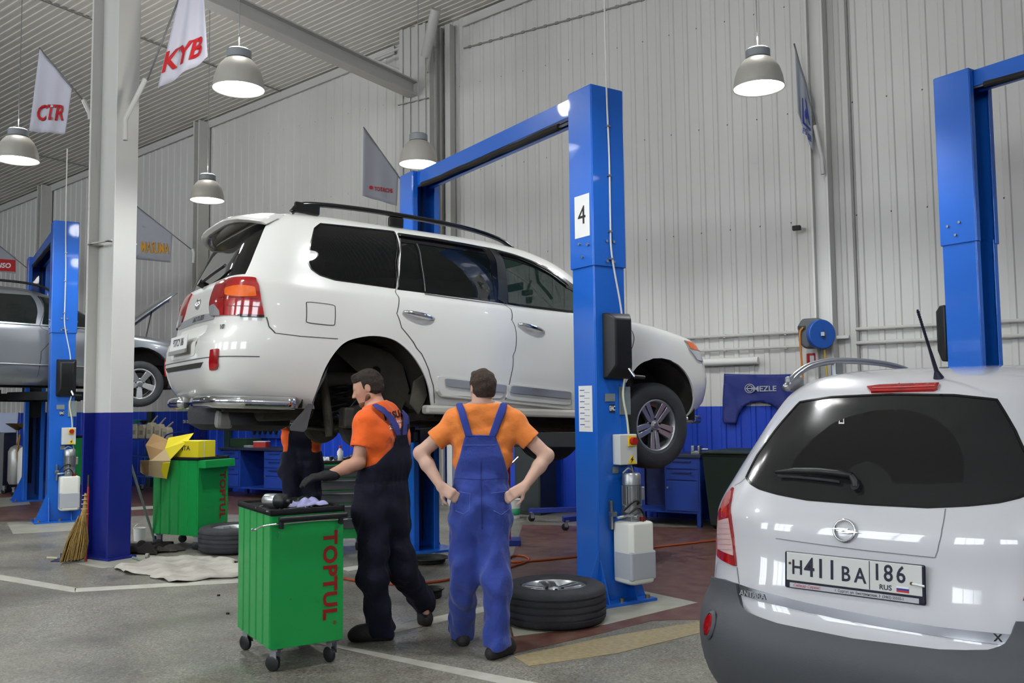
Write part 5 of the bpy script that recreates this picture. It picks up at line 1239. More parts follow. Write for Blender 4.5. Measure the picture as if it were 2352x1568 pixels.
        for a in cor:
            for b in cor:
                if sum(b) - sum(a) == 1 and all(b[q] >= a[q] for q in range(3)):
                    da = d[I[:, 0] + a[0], I[:, 1] + a[1], I[:, 2] + a[2]]; db = d[I[:, 0] + b[0], I[:, 1] + b[1], I[:, 2] + b[2]]
                    m = (da < 0) != (db < 0); t = np.where(m, da / (da - db + 1e-12), 0)[:, None]
                    p = np.array(a) + t * (np.array(b) - np.array(a)); acc += np.where(m[:, None], p, 0); cnt += m
        V = (I + acc / cnt[:, None]) * s.h + s.lo; F = []
        for ax in range(3):
            sh = [slice(None)] * 3; s0 = list(sh); s1 = list(sh); s0[ax] = slice(0, -1); s1[ax] = slice(1, None)
            e = neg[tuple(s0)] != neg[tuple(s1)]; E = np.argwhere(e); u, v = [(1, 2), (2, 0), (0, 1)][ax]
            E = E[(E[:, u] > 0) & (E[:, v] > 0)]
            fl = neg[E[:, 0], E[:, 1], E[:, 2]]
            q = []
            for du, dv in ((1, 1), (0, 1), (0, 0), (1, 0)):
                G = E.copy(); G[:, u] -= du; G[:, v] -= dv; q.append(idx[np.minimum(G[:, 0], c.shape[0] - 1), np.minimum(G[:, 1], c.shape[1] - 1), np.minimum(G[:, 2], c.shape[2] - 1)])
            Q = np.stack(q, 1); Q = np.where(fl[:, None], Q, Q[:, ::-1]); F.append(Q[(Q >= 0).all(1)])
        return V, np.concatenate(F)
    def build(s, name, m, parent, label=None, sm=0.5, it=2):
        V, F = s.mesh(); me = bpy.data.meshes.new(name)
        me.vertices.add(len(V)); me.vertices.foreach_set('co', V.astype(np.float32).ravel())
        me.loops.add(len(F) * 4); me.loops.foreach_set('vertex_index', F.astype(np.int32).ravel())
        me.polygons.add(len(F)); me.polygons.foreach_set('loop_start', np.arange(0, len(F) * 4, 4, dtype=np.int32)); me.polygons.foreach_set('loop_total', np.full(len(F), 4, np.int32))
        me.polygons.foreach_set('use_smooth', [True] * len(F)); me.update(calc_edges=True); me.materials.append(m)
        o = bpy.data.objects.new(name, me); COL.objects.link(o); o.parent = parent
        md = o.modifiers.new('s', 'SMOOTH'); md.factor = sm; md.iterations = it
        if label: o['label'] = label
        return o
M_SKIN = mat('skin', '#c69780', 0.5, spec=.35, var=.3, vscale=9, dark='#b07a62')
M_SKIN2 = mat('skin_pale', '#cfa996', 0.5, spec=.35, var=.3, vscale=9, dark='#bb8a76')
M_HAIR = mat('dark_brown_hair', '#30251d', 0.7, var=.5, vscale=60, dark='#17110d', bump=.6, bscale=160)
M_HAIR2 = mat('brown_hair', '#3d2c21', 0.7, var=.5, vscale=60, dark='#1e1510', bump=.6, bscale=160)
M_ORA = mat('orange_cotton_bright', '#f2641a', 0.85, sheen=.2, bump=.55, bscale=13)
M_ORB = mat('orange_cotton_faded', '#e37f35', 0.85, sheen=.2, bump=.55, bscale=13)
M_NAVY = mat('dark_navy_workwear', '#0e1024', 0.9, sheen=.0, bump=.55, bscale=13)
M_BLUEW = mat('blue_workwear', '#2e4397', 0.85, sheen=.2, var=.5, vscale=6, dark='#212e6d', bump=.55, bscale=13)
M_STRAP = mat('strap_blue', '#2b3c8e', 0.8)
M_STRAPP = mat('strap_violet_blue', '#3a3f86', 0.8)
M_BOOT = mat('dark_work_boot', '#221f1e', 0.7, bump=.2, bscale=60)
M_EYE = mat('eye_white', '#d9d5cf', .2)
def V3(p): return np.array((p[0], p[1], p[2]), float)
def basis(f, u=(0, 0, 1)):
    f = V3(f); f /= np.linalg.norm(f); u = V3(u); u = u - f * (u @ f); u /= np.linalg.norm(u); return f, np.cross(u, f), u   # forward, left, up
def head(sd, c, f, up, k=.012, sc=1.0):
    """c: centre of the skull between the ears"""
    f, l, u = basis(f, up); R = [f, l, u]; c = V3(c)
    P = lambda a, b, d: c + (f * a + l * b + u * d) * sc
    r = lambda *q: np.array(q) * sc
    sd.ell(P(-.012, 0, .030), r(.096, .076, .090), R, k=.02)
    sd.ell(P(.030, 0, -.020), r(.062, .064, .085), R, k=.03)
    sd.ell(P(.052, 0, -.080), r(.034, .040, .030), R, k=.025)      # chin
    for b in (-1, 1):
        sd.cap(P(.0, b * .055, -.055), P(.055, b * .018, -.088), .014 * sc, .012 * sc, .02)   # jaw
        sd.ell(P(.064, b * .034, -.012), r(.018, .020, .014), R, k=.015)   # cheek
        sd.ell(P(.086, b * .030, .012), r(.012, .016, .010), R, k=.01, op='s')     # eye socket
        sd.ell(P(.070, b * .030, .010), r(.014, .015, .012), R, k=.006)     # lid
        ec = P(-.004, b * .078, .0); sd.ell(ec, r(.018, .007, .030), R, k=.008); sd.ell(ec + l * b * .006 * sc, r(.010, .005, .018), R, k=.004, op='s')
    sd.cap(P(.078, -.03, .032), P(.078, .03, .032), .009 * sc, .009 * sc, .012)      # brow
    sd.cap(P(.085, 0, .018), P(.108, 0, -.018), .007 * sc, .011 * sc, .008)      # nose
    for b in (-1, 1): sd.ell(P(.098, b * .010, -.021), r(.010, .008, .007), R, k=.006)
    sd.cap(P(.085, -.014, -.046), P(.085, .014, -.046), .006 * sc, .006 * sc, .006)
    sd.cap(P(.082, -.013, -.057), P(.082, .013, -.057), .007 * sc, .007 * sc, .006)
def hair(c, f, up, m, parent, cut, sc=1.0, h=.005, nape=-.055, grow=.009):
    f, l, u = basis(f, up); R = [f, l, u]; c = V3(c)
    s = SDF(c - .18, c + .18, h); P = lambda a, b, d: c + (f * a + l * b + u * d) * sc
    s.ell(P(-.012, 0, .034), np.array((.096, .076, .090)) * sc + grow, R, k=.01)
    s.ell(P(-.045, 0, -.010), np.array((.058, .064, .070)) * sc + grow * .5, R, k=.02)
    s.cap(P(.055, -.03, .095), P(.055, .03, .098), .022 * sc, .022 * sc, .02)
    s.folds(.003, (80, 80, 80), 3)
    # face window: cut away in front of the ears and below the fringe
    X, Y, Z = np.meshgrid(*s.ax, indexing='ij', sparse=True)
    a = (X - c[0]) * f[0] + (Y - c[1]) * f[1] + (Z - c[2]) * f[2]; d = (X - c[0]) * u[0] + (Y - c[1]) * u[1] + (Z - c[2]) * u[2]
    a = a / sc; d = d / sc
    face = np.minimum(a - .024, .062 - d)                       # >0 inside the face window
    low = (nape - d) + np.clip(a + .02, 0, 1) * 1.3                # below the nape line
    s.d = np.maximum(s.d, np.maximum(face, low).astype(np.float32))
    ears = [c + (f * -.002 + l * b * .088 + u * -.006) * sc for b in (-1, 1)]
    for e in ears: s.ell(e, np.array((.026, .02, .036)) * sc, R, k=.004, op='s')
    return s.build('hair', m, parent, it=1)
def eyes(c, f, up, parent, sc=1.0):
    f, l, u = basis(f, up); c = V3(c)
    for b in (-1, 1):
        p = c + (f * .079 + l * b * .030 + u * .010) * sc
        e = MB().lathe([(0, -.006), (.0065, -.003), (.0075, 0), (.0065, .003), (0, .006)], 14, Matrix.Translation(p), cap=False).build('eye', M_EYE, parent, smooth=True)
        MB().lathe([(0, -.003), (.0036, 0), (0, .003)], 12, Matrix.Translation(p + f * .0055), cap=False).build('iris', M_INK, e, smooth=True)
def hand(sd, w, d, n, side, curl=.5, k=.006, sc=1.0, inf=0.0, spread=.09):
    """w wrist, d towards the knuckles, n out of the back of the hand, side +1/-1: where the thumb leaves"""
    d = V3(d); d /= np.linalg.norm(d); n = V3(n); n = n - d * (n @ d); n /= np.linalg.norm(n); s = np.cross(n, d) * side
    w = V3(w); K = w + d * .088 * sc
    for q in (-.026, -.009, .009, .026): sd.cap(w + s * q * .7, K + s * q, .015 * sc + inf, .0125 * sc + inf, .012)
    L = {.026: (.040, .024, .020), .009: (.045, .028, .022), -.009: (.042, .026, .020), -.026: (.033, .020, .017)}
    for q, seg in L.items():
        p = K + s * q; a = curl * .35; dd = d + s * q * spread * 40 * .1
        for i, g in enumerate(seg):
            a += curl * (.75, .9, .6)[i]; v = dd * math.cos(a) - n * math.sin(a); e = p + v / np.linalg.norm(v) * g * sc
            sd.cap(p, e, (.0095 - .0007 * i) * sc + inf, (.009 - .0008 * i) * sc + inf, k); p = e
    p = w + d * .025 * sc + s * .022; v = d * .62 + s * .72 - n * .25; v /= np.linalg.norm(v)
    e = p + v * .042 * sc; sd.cap(p, e, .014 * sc + inf, .011 * sc + inf, .012); v = d * .85 + s * .35 - n * .35; v /= np.linalg.norm(v)
    e2 = e + v * .030 * sc; sd.cap(e, e2, .0105 * sc + inf, .010 * sc + inf, k); v = d * .9 + s * .1 - n * .45; v /= np.linalg.norm(v)
    sd.cap(e2, e2 + v * .024 * sc, .0098 * sc + inf, .0085 * sc + inf, k)
def boot(a, toe, m, parent, hgt=.13, w=.045):
    """a: ankle point, toe: toe tip on the ground"""
    a = V3(a); toe = V3(toe); d = toe - a; d[2] = 0; L = np.linalg.norm(d); d /= L; g = toe[2]
    s = SDF(np.minimum(a, toe) - .14, np.maximum(a, toe) + .16, .006)
    heel = a - d * .055; heel[2] = g + .035 + max(0, a[2] - g - .12) * .9; ball = toe - d * .075; ball[2] = g + .040
    s.cap(heel, ball, .044, w + .006, .03); tp = toe - d * .042; tp[2] = g + .038; s.cap(ball, tp, w + .004, .040, .03)
    s.cap(a + [0, 0, -.02], ball + [0, 0, .02], .048, .036, .03); s.cap(a, a + [0, 0, .05], .052, .050, .03)
    if a[2] - g < .16: s.clip((0, 0, g + .002), (0, 0, -1))
    return s.build('work_boot', m, parent)
def torso_prims(sd, J, inf, k=.05):
    """pelvis, waist, chest, shoulder line"""
    for (a, b, ra, rb, fl) in J['torso']: sd.cap(a, b, ra + inf, rb + inf, k, flat=(J['n'], fl))
def person(J, root, skin, hairm, shirtm, trm, bootm, h=.0075):
    allp = np.array([V3(p) for p in J['box']]); lo, hi = allp.min(0), allp.max(0)
    b = SDF(lo, hi, h)
    torso_prims(b, J, 0)
    b.cap(J['neck0'], J['neck1'], .062, .056, .03); head(b, J['head'], J['face'], J['hup'], sc=J.get('hs', 1))
    for A in J['arms']:
        b.cap(A['s'], A['e'], .052, .043, .03); b.cap(A['e'], A['e'], .043, .043, .01)
        mid = V3(A['e']) * .65 + V3(A['w']) * .35; b.cap(A['e'], mid, .042, .043, .02); b.cap(mid, A['w'], .043, .027, .02); hand(b, A['w'], A['hd'], A['hn'], A['ts'], A.get('curl', .5))
    for L in J['legs']:
        b.cap(L['h'], L['k'], .085, .058, .04); b.cap(L['k'], L['a'], .056, .038, .03); b.cap(L['a'], V3(L['a']) * .45 + (V3(L['toe']) + [0, 0, .035]) * .55, .034, .026, .02)
    root_b = b.build('body', skin, root)
    if 'beard' in J:
        f, l, u = basis(J['face'], J['hup']); c = V3(J['head']); q = SDF(c - .16, c + .16, .004); k_ = J.get('hs', 1); PP = lambda a, b_, d: c + (f * a + l * b_ + u * d) * k_
        q.ell(PP(.053, 0, -.081), np.array((.038, .045, .034)) * k_, [f, l, u], k=.02)
        for b_ in (-1, 1): q.cap(PP(.012, b_ * .0575, -.052), PP(.055, b_ * .021, -.086), .0195 * k_, .0165 * k_, .02)
        q.build('stubble', J['beard'], root)
    hair(J['head'], J['face'], J['hup'], hairm, root, None, sc=J.get('hs', 1)); eyes(J['head'], J['face'], J['hup'], root, J.get('hs', 1))
    # shirt
    s = SDF(lo, hi, h); torso_prims(s, J, .012)
    s.cap(J['neck0'], V3(J['neck0']) * .75 + V3(J['neck1']) * .25, .072, .066, .03)
    s.folds(.0075, (20, 20, 14), 5); s.folds(.005, (38, 38, 34), 23)
    for A in J['arms']:
        sv = V3(A['s']); ev = V3(A['e']); t = A.get('sl', .62); p = sv + (ev - sv) * t
        q = SDF(lo, hi, h); q.cap(sv, sv + (ev - sv) * (t + .2), .068, .074, .03); q.folds(.005, (18, 18, 18), 9)
        n = (ev - sv) / np.linalg.norm(ev - sv); q.clip(p, n)
        # hollow the sleeve end
        i = SDF(lo, hi, h); i.cap(p - n * .02, p + n * .1, .060, .062, .005); q.d = np.maximum(q.d, -i.d)
        hh = np.clip(.5 + .5 * (s.d - q.d) / .03, 0, 1); s.d = s.d * (1 - hh) + q.d * hh - .03 * hh * (1 - hh)
    s.clip((0, 0, J['waist_z'] - .06), (0, 0, -1)); s.clip(J['collar'], V3(J['neck1']) - V3(J['neck0']))
    sh = s.build('t_shirt', shirtm, root)
    # dungarees: legs, seat, bib
    s = SDF(lo, hi, h); torso_prims(s, J, .028, .05)
    msk = s.poly(J['bib']); s.d = np.maximum(s.d, msk)
    for L in J['legs']:
        a, kx, hx = V3(L['a']), V3(L['k']), V3(L['h'])
        q = SDF(lo, hi, h); q.cap(hx, kx, L.get('rt', .108), .088, .05); q.cap(kx, a + (a - kx) * .3, .086, L.get('rh', .082), .05)
        q.clip(a + [0, 0, .0] + (a - kx) / np.linalg.norm(a - kx) * L.get('hem', .05), a - kx)
        hh = np.clip(.5 + .5 * (s.d - q.d) / .05, 0, 1); s.d = s.d * (1 - hh) + q.d * hh - .05 * hh * (1 - hh)
    q = SDF(lo, hi, h); torso_prims(q, J, .030, .05); q.clip((0, 0, J['waist_z'] + .02), (0, 0, 1)); s.d = np.minimum(s.d, q.d)
    X, Y, Z = np.meshgrid(*s.ax, indexing='ij', sparse=True)
    F0 = s.d.copy(); s.folds(.008, (15, 15, 13), 11, 6); s.folds(.012, (36, 36, 30), 17, 6); w_ = np.clip((J['waist_z'] + .02 - Z) / .1, .12, 1); s.d = F0 + (s.d - F0) * w_
    s.d = s.d + (.004 * np.exp(-((Z - J['waist_z']) / .05) ** 2) * np.sin(95 * (X + Y) + 8 * Z)).astype(np.float32) + (.007 * np.exp(-((Z - J['waist_z']) / .02) ** 2)).astype(np.float32)
    cz = SDF(lo, hi, h); torso_prims(cz, J, .0235, .05); cz.clip((0, 0, J['waist_z'] + .02), (0, 0, 1)); s.d = np.minimum(s.d, cz.d)
    cz = SDF(lo, hi, h)
    for L in J['legs']: cz.cap(L['h'], L['k'], .0955, .068, .04); cz.cap(L['k'], V3(L['a']) * .8 + V3(L['k']) * .2, .066, .052, .03)
    s.d = np.minimum(s.d, cz.d)
    dg = s.build('dungarees', trm, root)
    if 'straps' in J:
        s = SDF(lo, hi, max(.0048, h * .65)); torso_prims(s, J, .031, .05)
        s.cap(J['neck0'], V3(J['neck0']) * .75 + V3(J['neck1']) * .25, .07, .065, .03)
        msk = s.poly(J['straps']); s.d = np.maximum(s.d, msk); s.clip((0, 0, J['waist_z'] + .1), (0, 0, -1)); s.build('shoulder_straps', J['strapm'], dg, it=1)
    for L in J['legs']: boot(L['a'], L['toe'], bootm, root)
    return sh, dg
def fr_pts(Y): return lambda x, y, dy=0.0: at(x, y, Y + dy)
def xz(pts, Y): return [[(at(x, y, Y).x, at(x, y, Y).z) for x, y in P] for P in pts]
# man seen from behind, hands on hips
Y = 5.72; a = fr_pts(Y); g1 = gr(1057, 1478); g2 = gr(1146, 1512)
R1 = thing('person', 'person from behind in orange T-shirt and blue dungarees, hands on hips', 'person')
J = dict(n=(0.05, 1, 0))
J['torso'] = [(a(1083, 1168), a(1125, 1168), .114, .114, .86), (a(1088, 1112), a(1122, 1110), .102, .102, .86), (a(1080, 1050), a(1138, 1048), .098, .098, .86), (a(1070, 1000), a(1150, 998), .100, .100, .82),
              (a(1045, 968), a(1180, 968), .068, .068, .90), (a(1085, 950), a(1140, 948), .075, .075, .9)]
J['neck0'] = a(1110, 960, .01); J['neck1'] = a(1109, 905, .015); J['head'] = a(1108, 893, .02); J['face'] = (-.45, 1, -.02); J['hup'] = (0, 0, 1); J['hs'] = .97
J['collar'] = a(1111, 927, .0)
J['arms'] = [dict(s=a(1046, 972), e=a(966, 1040, -.01), w=a(1012, 1116, -.09), hd=V3(a(1048, 1142, -.12)) - V3(a(1012, 1116, -.09)), hn=(-.45, -.9, .5), ts=-1, curl=.55, sl=.60),
             dict(s=a(1178, 972), e=a(1256, 1046, -.01), w=a(1206, 1116, -.09), hd=V3(a(1168, 1140, -.12)) - V3(a(1206, 1116, -.09)), hn=(.45, -.9, .5), ts=1, curl=.55, sl=.55)]
z1, z2 = g1, g2
J['legs'] = [dict(h=a(1070, 1195), k=at(1064, 1325, Y + .0), a=Vector((g1.x + .01, g1.y, .11)), toe=Vector((g1.x - .03, g1.y + .17, 0)), rt=.100, rh=.084, hem=.045),
             dict(h=a(1137, 1195), k=at(1140, 1335, Y - .08), a=Vector((g2.x - .01, g2.y + .03, .11)), toe=Vector((g2.x + .09, g2.y + .17, 0)), rt=.100, rh=.086, hem=.045)]
J['waist_z'] = a(1105, 1108).z
J['bib'] = xz([[(1030, 1130), (1043, 1085), (1058, 1040), (1070, 998), (1138, 998), (1155, 1045), (1166, 1085), (1178, 1130), (1200, 1250), (1010, 1250)]], Y - .08)
J['straps'] = xz([[(1069, 1002), (1086, 1002), (1068, 940), (1060, 925), (1044, 925), (1052, 945)], [(1122, 1002), (1139, 1002), (1160, 950), (1166, 925), (1150, 925), (1140, 950)]], Y - .08)
J['strapm'] = M_STRAP
J['box'] = [a(930, 830, -.35), a(1290, 1500, .38), Vector((-.2, Y, -.02)), Vector((0, Y - .35, -.02)), a(1100, 825)]
sh1, dg1 = person(J, R1, M_SKIN2, M_HAIR2, M_ORB, M_BLUEW, M_BOOT)
# seams and pockets of the dungarees, slightly proud of the cloth
def on_surface(px, py, objs):
    dg_ = bpy.context.evaluated_depsgraph_get(); d = ray(px, py).normalized(); best = None
    for o in objs:
        ok, loc, nrm, _ = o.evaluated_get(dg_).ray_cast(o.matrix_world.inverted() @ CAMP, o.matrix_world.inverted().to_3x3() @ d)
        if ok and (best is None or (loc - CAMP).length < (best[0] - CAMP).length): best = (loc, nrm)
    return best
bpy.context.view_layer.update()
def seam(name, pts, r, m, objs, parent, closed=False):
    P = []
    for p in resample(pts, 6, closed):
        h_ = on_surface(p[0], p[1], objs)
        if h_: P.append(h_[0] + h_[1] * r * .4)
    if len(P) > 2: return MB().tube(P, r, 5, closed=closed).build(name, m, parent, smooth=True)
M_ST = mat('stitch_blue', '#5c70b8', .8); M_STD = mat('stitch_dark', '#24306f', .8)
seam('seat_seam', [(1104, 1060), (1105, 1110), (1106, 1160), (1107, 1215)], .003, M_STD, [dg1], dg1)
seam('pocket_stitching', [(1048, 1128), (1080, 1133), (1078, 1172), (1064, 1180), (1046, 1172)], .0018, M_ST, [dg1], dg1)
seam('pocket_stitching', [(1128, 1132), (1166, 1128), (1170, 1168), (1152, 1182), (1134, 1172)], .0018, M_ST, [dg1], dg1)
seam('bib_seam', [(1070, 1001), (1138, 1001)], .0025, M_STD, [dg1], dg1)
seam('bib_seam', [(1063, 1022), (1147, 1022)], .0015, M_ST, [dg1], dg1)
seam('waistband_seam', [(1044, 1098), (1105, 1101), (1166, 1098)], .002, M_STD, [dg1], dg1)
# man at the tool cart, in profile
Y = 6.0; a = fr_pts(Y); g1 = gr(872, 1470); g2 = gr(978, 1432)
R2 = thing('person', 'person in orange T-shirt and dark navy dungarees with black glove, leaning over the green cart', 'person')
J = dict(n=(.78, -.62, 0))
J['torso'] = [(a(857, 1165, -.06), a(892, 1165, .08), .122, .118, .86), (a(862, 1112, -.05), a(892, 1110, .07), .115, .112, .84), (a(872, 1062, -.06), a(902, 1060, .09), .118, .115, .80), (a(866, 1005, -.09), a(905, 1003, .12), .120, .115, .76),
              (a(845, 968, -.14), a(908, 972, .16), .070, .070, .92), (a(864, 948, -.03), a(888, 950, .08), .078, .075, .9)]
J['neck0'] = a(872, 955); J['neck1'] = a(856, 908); J['head'] = a(845, 893); J['face'] = (-1, -.12, -.38); J['hup'] = (-.33, 0, 1); J['hs'] = 1.0
J['collar'] = a(866, 925)
J['arms'] = [dict(s=a(840, 972, -.15), e=a(823, 1062, -.20), w=a(752, 1092, -.28), hd=V3(a(690, 1100, -.34)) - V3(a(752, 1092, -.28)), hn=(-.1, -.35, 1), ts=-1, curl=.35, sl=.62),
             dict(s=a(908, 976, .16), e=a(900, 1062, .32), w=a(862, 1094, .44), hd=(-1, -.1, -.1), hn=(0, .3, 1), ts=1, curl=.5, sl=.62)]
J['legs'] = [dict(h=a(858, 1195, -.07), k=a(858, 1325, -.10), a=Vector((g1.x, g1.y, .11)), toe=Vector((g1.x - .21, g1.y - .02, 0)), rt=.116, rh=.090, hem=.05),
             dict(h=a(893, 1190, .09), k=at(925, 1310, Y + .16), a=Vector((g2.x - .01, g2.y, .15)), toe=Vector((g2.x + .02, g2.y - .10, .0)), rt=.118, rh=.085, hem=.05)]
J['waist_z'] = a(875, 1105).z
J['bib'] = xz([[(790, 1128), (818, 1082), (870, 1062), (905, 1025), (913, 995), (920, 975), (932, 975), (930, 1000), (936, 1045), (945, 1090), (960, 1250), (790, 1250)]], Y - .05)
J['straps'] = xz([[(858, 929), (868, 926), (885, 935), (905, 958), (916, 980), (920, 1000), (912, 1000), (902, 975), (885, 950), (868, 938)], [(914, 926), (921, 929), (930, 955), (930, 1000), (922, 1000), (922, 965)]], Y - .05)
J['strapm'] = M_STRAPP; J['beard'] = mat('stubble_skin', '#6f4a38', .7)
J['box'] = [a(660, 825, -.55), a(1010, 1470, .6), Vector((-1, Y, -.02)), a(860, 825)]
sh2, dg2 = person(J, R2, M_SKIN, M_HAIR, M_ORA, M_NAVY, M_BOOT)
A0 = J['arms'][0]
gl = SDF(V3(A0['w']) - .26, V3(A0['w']) + .26, .005)
wv = V3(A0['w']); dv = V3(A0['hd']); dv /= np.linalg.norm(dv)
hand(gl, wv, A0['hd'], A0['hn'], -1, .35, inf=.0035); gl.cap(wv - dv * .045, wv + dv * .02, .036, .033, .01)
gl.build('work_glove', mat('black_glove', '#1c1c1f', .8, bump=.2, bscale=150), R2, it=1)
bpy.context.view_layer.update()
# print on the back of the shirt
def cloth_text(body, size, px, py, px2, py2, m, objs, parent, off=.003, sx=1.0, bold=.001):
    """letters laid on the cloth along a line, each vertex dropped onto the surface"""
    t = MB().text(body, size, None, .0, bold=bold, sx=sx)
    if not t.v: return
    xs = [v.x for v in t.v]; x0, x1 = min(xs), max(xs); ys = [v.y for v in t.v]; yc = (min(ys) + max(ys)) / 2; sc_ = math.hypot(px2 - px, py2 - py) / (x1 - x0); dx, dy = (px2 - px), (py2 - py); L = math.hypot(dx, dy); dx /= L; dy /= L
    V = []
    for v in t.v:
        u = (v.x - x0) * sc_; w = -(v.y - yc) * sc_; h_ = on_surface(px + dx * u - dy * w, py + dy * u + dx * w, objs)
        V.append(h_[0] + h_[1] * off if h_ else None)
    F = [f for f in t.f if all(V[i] is not None for i in f)]
    q = MB(); q.v = [v if v is not None else Vector((0, 0, 0)) for v in V]; q.f = F; used = sorted({i for f in F for i in f}); mp = {k: n for n, k in enumerate(used)}
    q.v = [q.v[i] for i in used]; q.f = [tuple(mp[i] for i in f) for f in F]
    return q.build('back_print', m, parent, fix=False)
cloth_text('MASUMA', .1, 882, 958, 938, 944, mat('print_charcoal', '#33261f', .8), [sh2], sh2, sx=.62, bold=.004)
cloth_text('AUTOSERVICE', .06, 891, 972, 940, 963, mat('print_white', '#e8ded8', .8), [sh2], sh2, bold=.002)
cloth_text('25-37-17', .06, 893, 982, 938, 974, mat('print_white', ''), [sh2], sh2, bold=.002)
# the two people mostly hidden
def standing(lab, x, y, hgt, face, shirt, trs, hairm, up=False):
    R = thing('person', lab, 'person'); k = hgt / 1.78; n = V3((face[0], face[1], 0)); n /= np.linalg.norm(n); l = np.array((-n[1], n[0], 0))
    P = lambda a_, b_, c_: Vector(tuple(np.array((x, y, 0)) + n * a_ * k + l * b_ * k + np.array((0, 0, c_ * k))))
    J = dict(n=tuple(n)); J['torso'] = [(P(0, -.075, .96), P(0, .075, .96), .12, .12, .84), (P(0, -.06, 1.08), P(0, .06, 1.08), .11, .11, .82), (P(0, -.08, 1.25), P(0, .08, 1.25), .115, .115, .8), (P(0, -.16, 1.42), P(0, .16, 1.42), .07, .07, .9)]
    J['neck0'] = P(0, 0, 1.45); J['neck1'] = P(.01, 0, 1.58); J['head'] = P(.01, 0, 1.645); J['face'] = tuple(n); J['hup'] = (0, 0, 1); J['collar'] = P(0, 0, 1.52); J['hs'] = k
    J['arms'] = [dict(s=P(0, s_ * .175, 1.41), e=P(.02, s_ * .24, 1.13), w=P(.10, s_ * .22, .90), hd=tuple(V3(P(.14, s_ * .2, .8)) - V3(P(.10, s_ * .22, .90))), hn=tuple(l * s_), ts=s_, curl=.5) for s_ in (-1, 1)]
    if up: J['arms'] = [dict(s=P(0, s_ * .175, 1.41), e=P(.26, s_ * .22, 1.42), w=P(.36, s_ * .16, 1.66), hd=(0, 0, 1), hn=tuple(-n), ts=s_, curl=.5) for s_ in (-1, 1)]
    J['legs'] = [dict(h=P(0, s_ * .085, .92), k=P(.02, s_ * .10, .50), a=P(0, s_ * .11, .11), toe=P(.19, s_ * .13, 0), hem=.05) for s_ in (-1, 1)]
    J['waist_z'] = 1.03 * k
    c = np.array((x, y)); J['bib'] = [[(x - .5, .85 * k), (x - .5, 1.10 * k), (x - .12, 1.12 * k), (x - .10, 1.35 * k), (x + .10, 1.35 * k), (x + .12, 1.12 * k), (x + .5, 1.10 * k), (x + .5, .85 * k)]]
    J['box'] = [(x - .5, y - .5, -.02), (x + .5, y + .5, 1.85 * k)]
    person(J, R, M_SKIN, hairm, shirt, trs, M_BOOT, h=.012); return R
standing('person in dark dungarees and orange shirt behind the raised car, only the hips in view', at(694, 1040, 9.05).x, 9.05, 1.76, (.3, -1), M_ORA, M_NAVY, M_HAIR, up=True)
pr_ = at(2101, 905, 7.55)
standing('person behind the parked crossover, only brown hair showing over its roof rail', pr_.x, 7.55, 1.80, (1, .3), M_ORA, M_NAVY, M_HAIR2)
# ---------------------------------------------------------------- tool carts
M_GREYD = mat('drawer_grey', '#4b4d50', 0.4)
M_CAST_GREY = mat('caster_grey', '#8b8d90', 0.4, metal=.5)
M_MAT = mat('black_rubber_mat', '#141516', 0.7)
def caster(root, x, y, z, rz=0, fork=M_CAST_GREY):
    m = MB(TR(x, y, 0, rz=rz)); m.box((0, 0, z - .008), (.07, .06, .016)); m.box((-.0, .022, z - .05), (.045, .005, .07)); m.box((0, -.022, z - .05), (.045, .005, .07))
    m.box((.0, 0, z - .015), (.05, .045, .012)); f = m.build('caster', fork, root, bevel=.002)
    m = MB(TR(x - .015, y, .046, rz=rz)); m.lathe([(0, -.013), (.038, -.014), (.046, -.009), (.046, .009), (.038, .014), (0, .013)], 22, Matrix.Rotation(PI / 2, 4, 'X'), cap=False)
    m.build('caster_wheel', M_BLACK, f, smooth='angle')
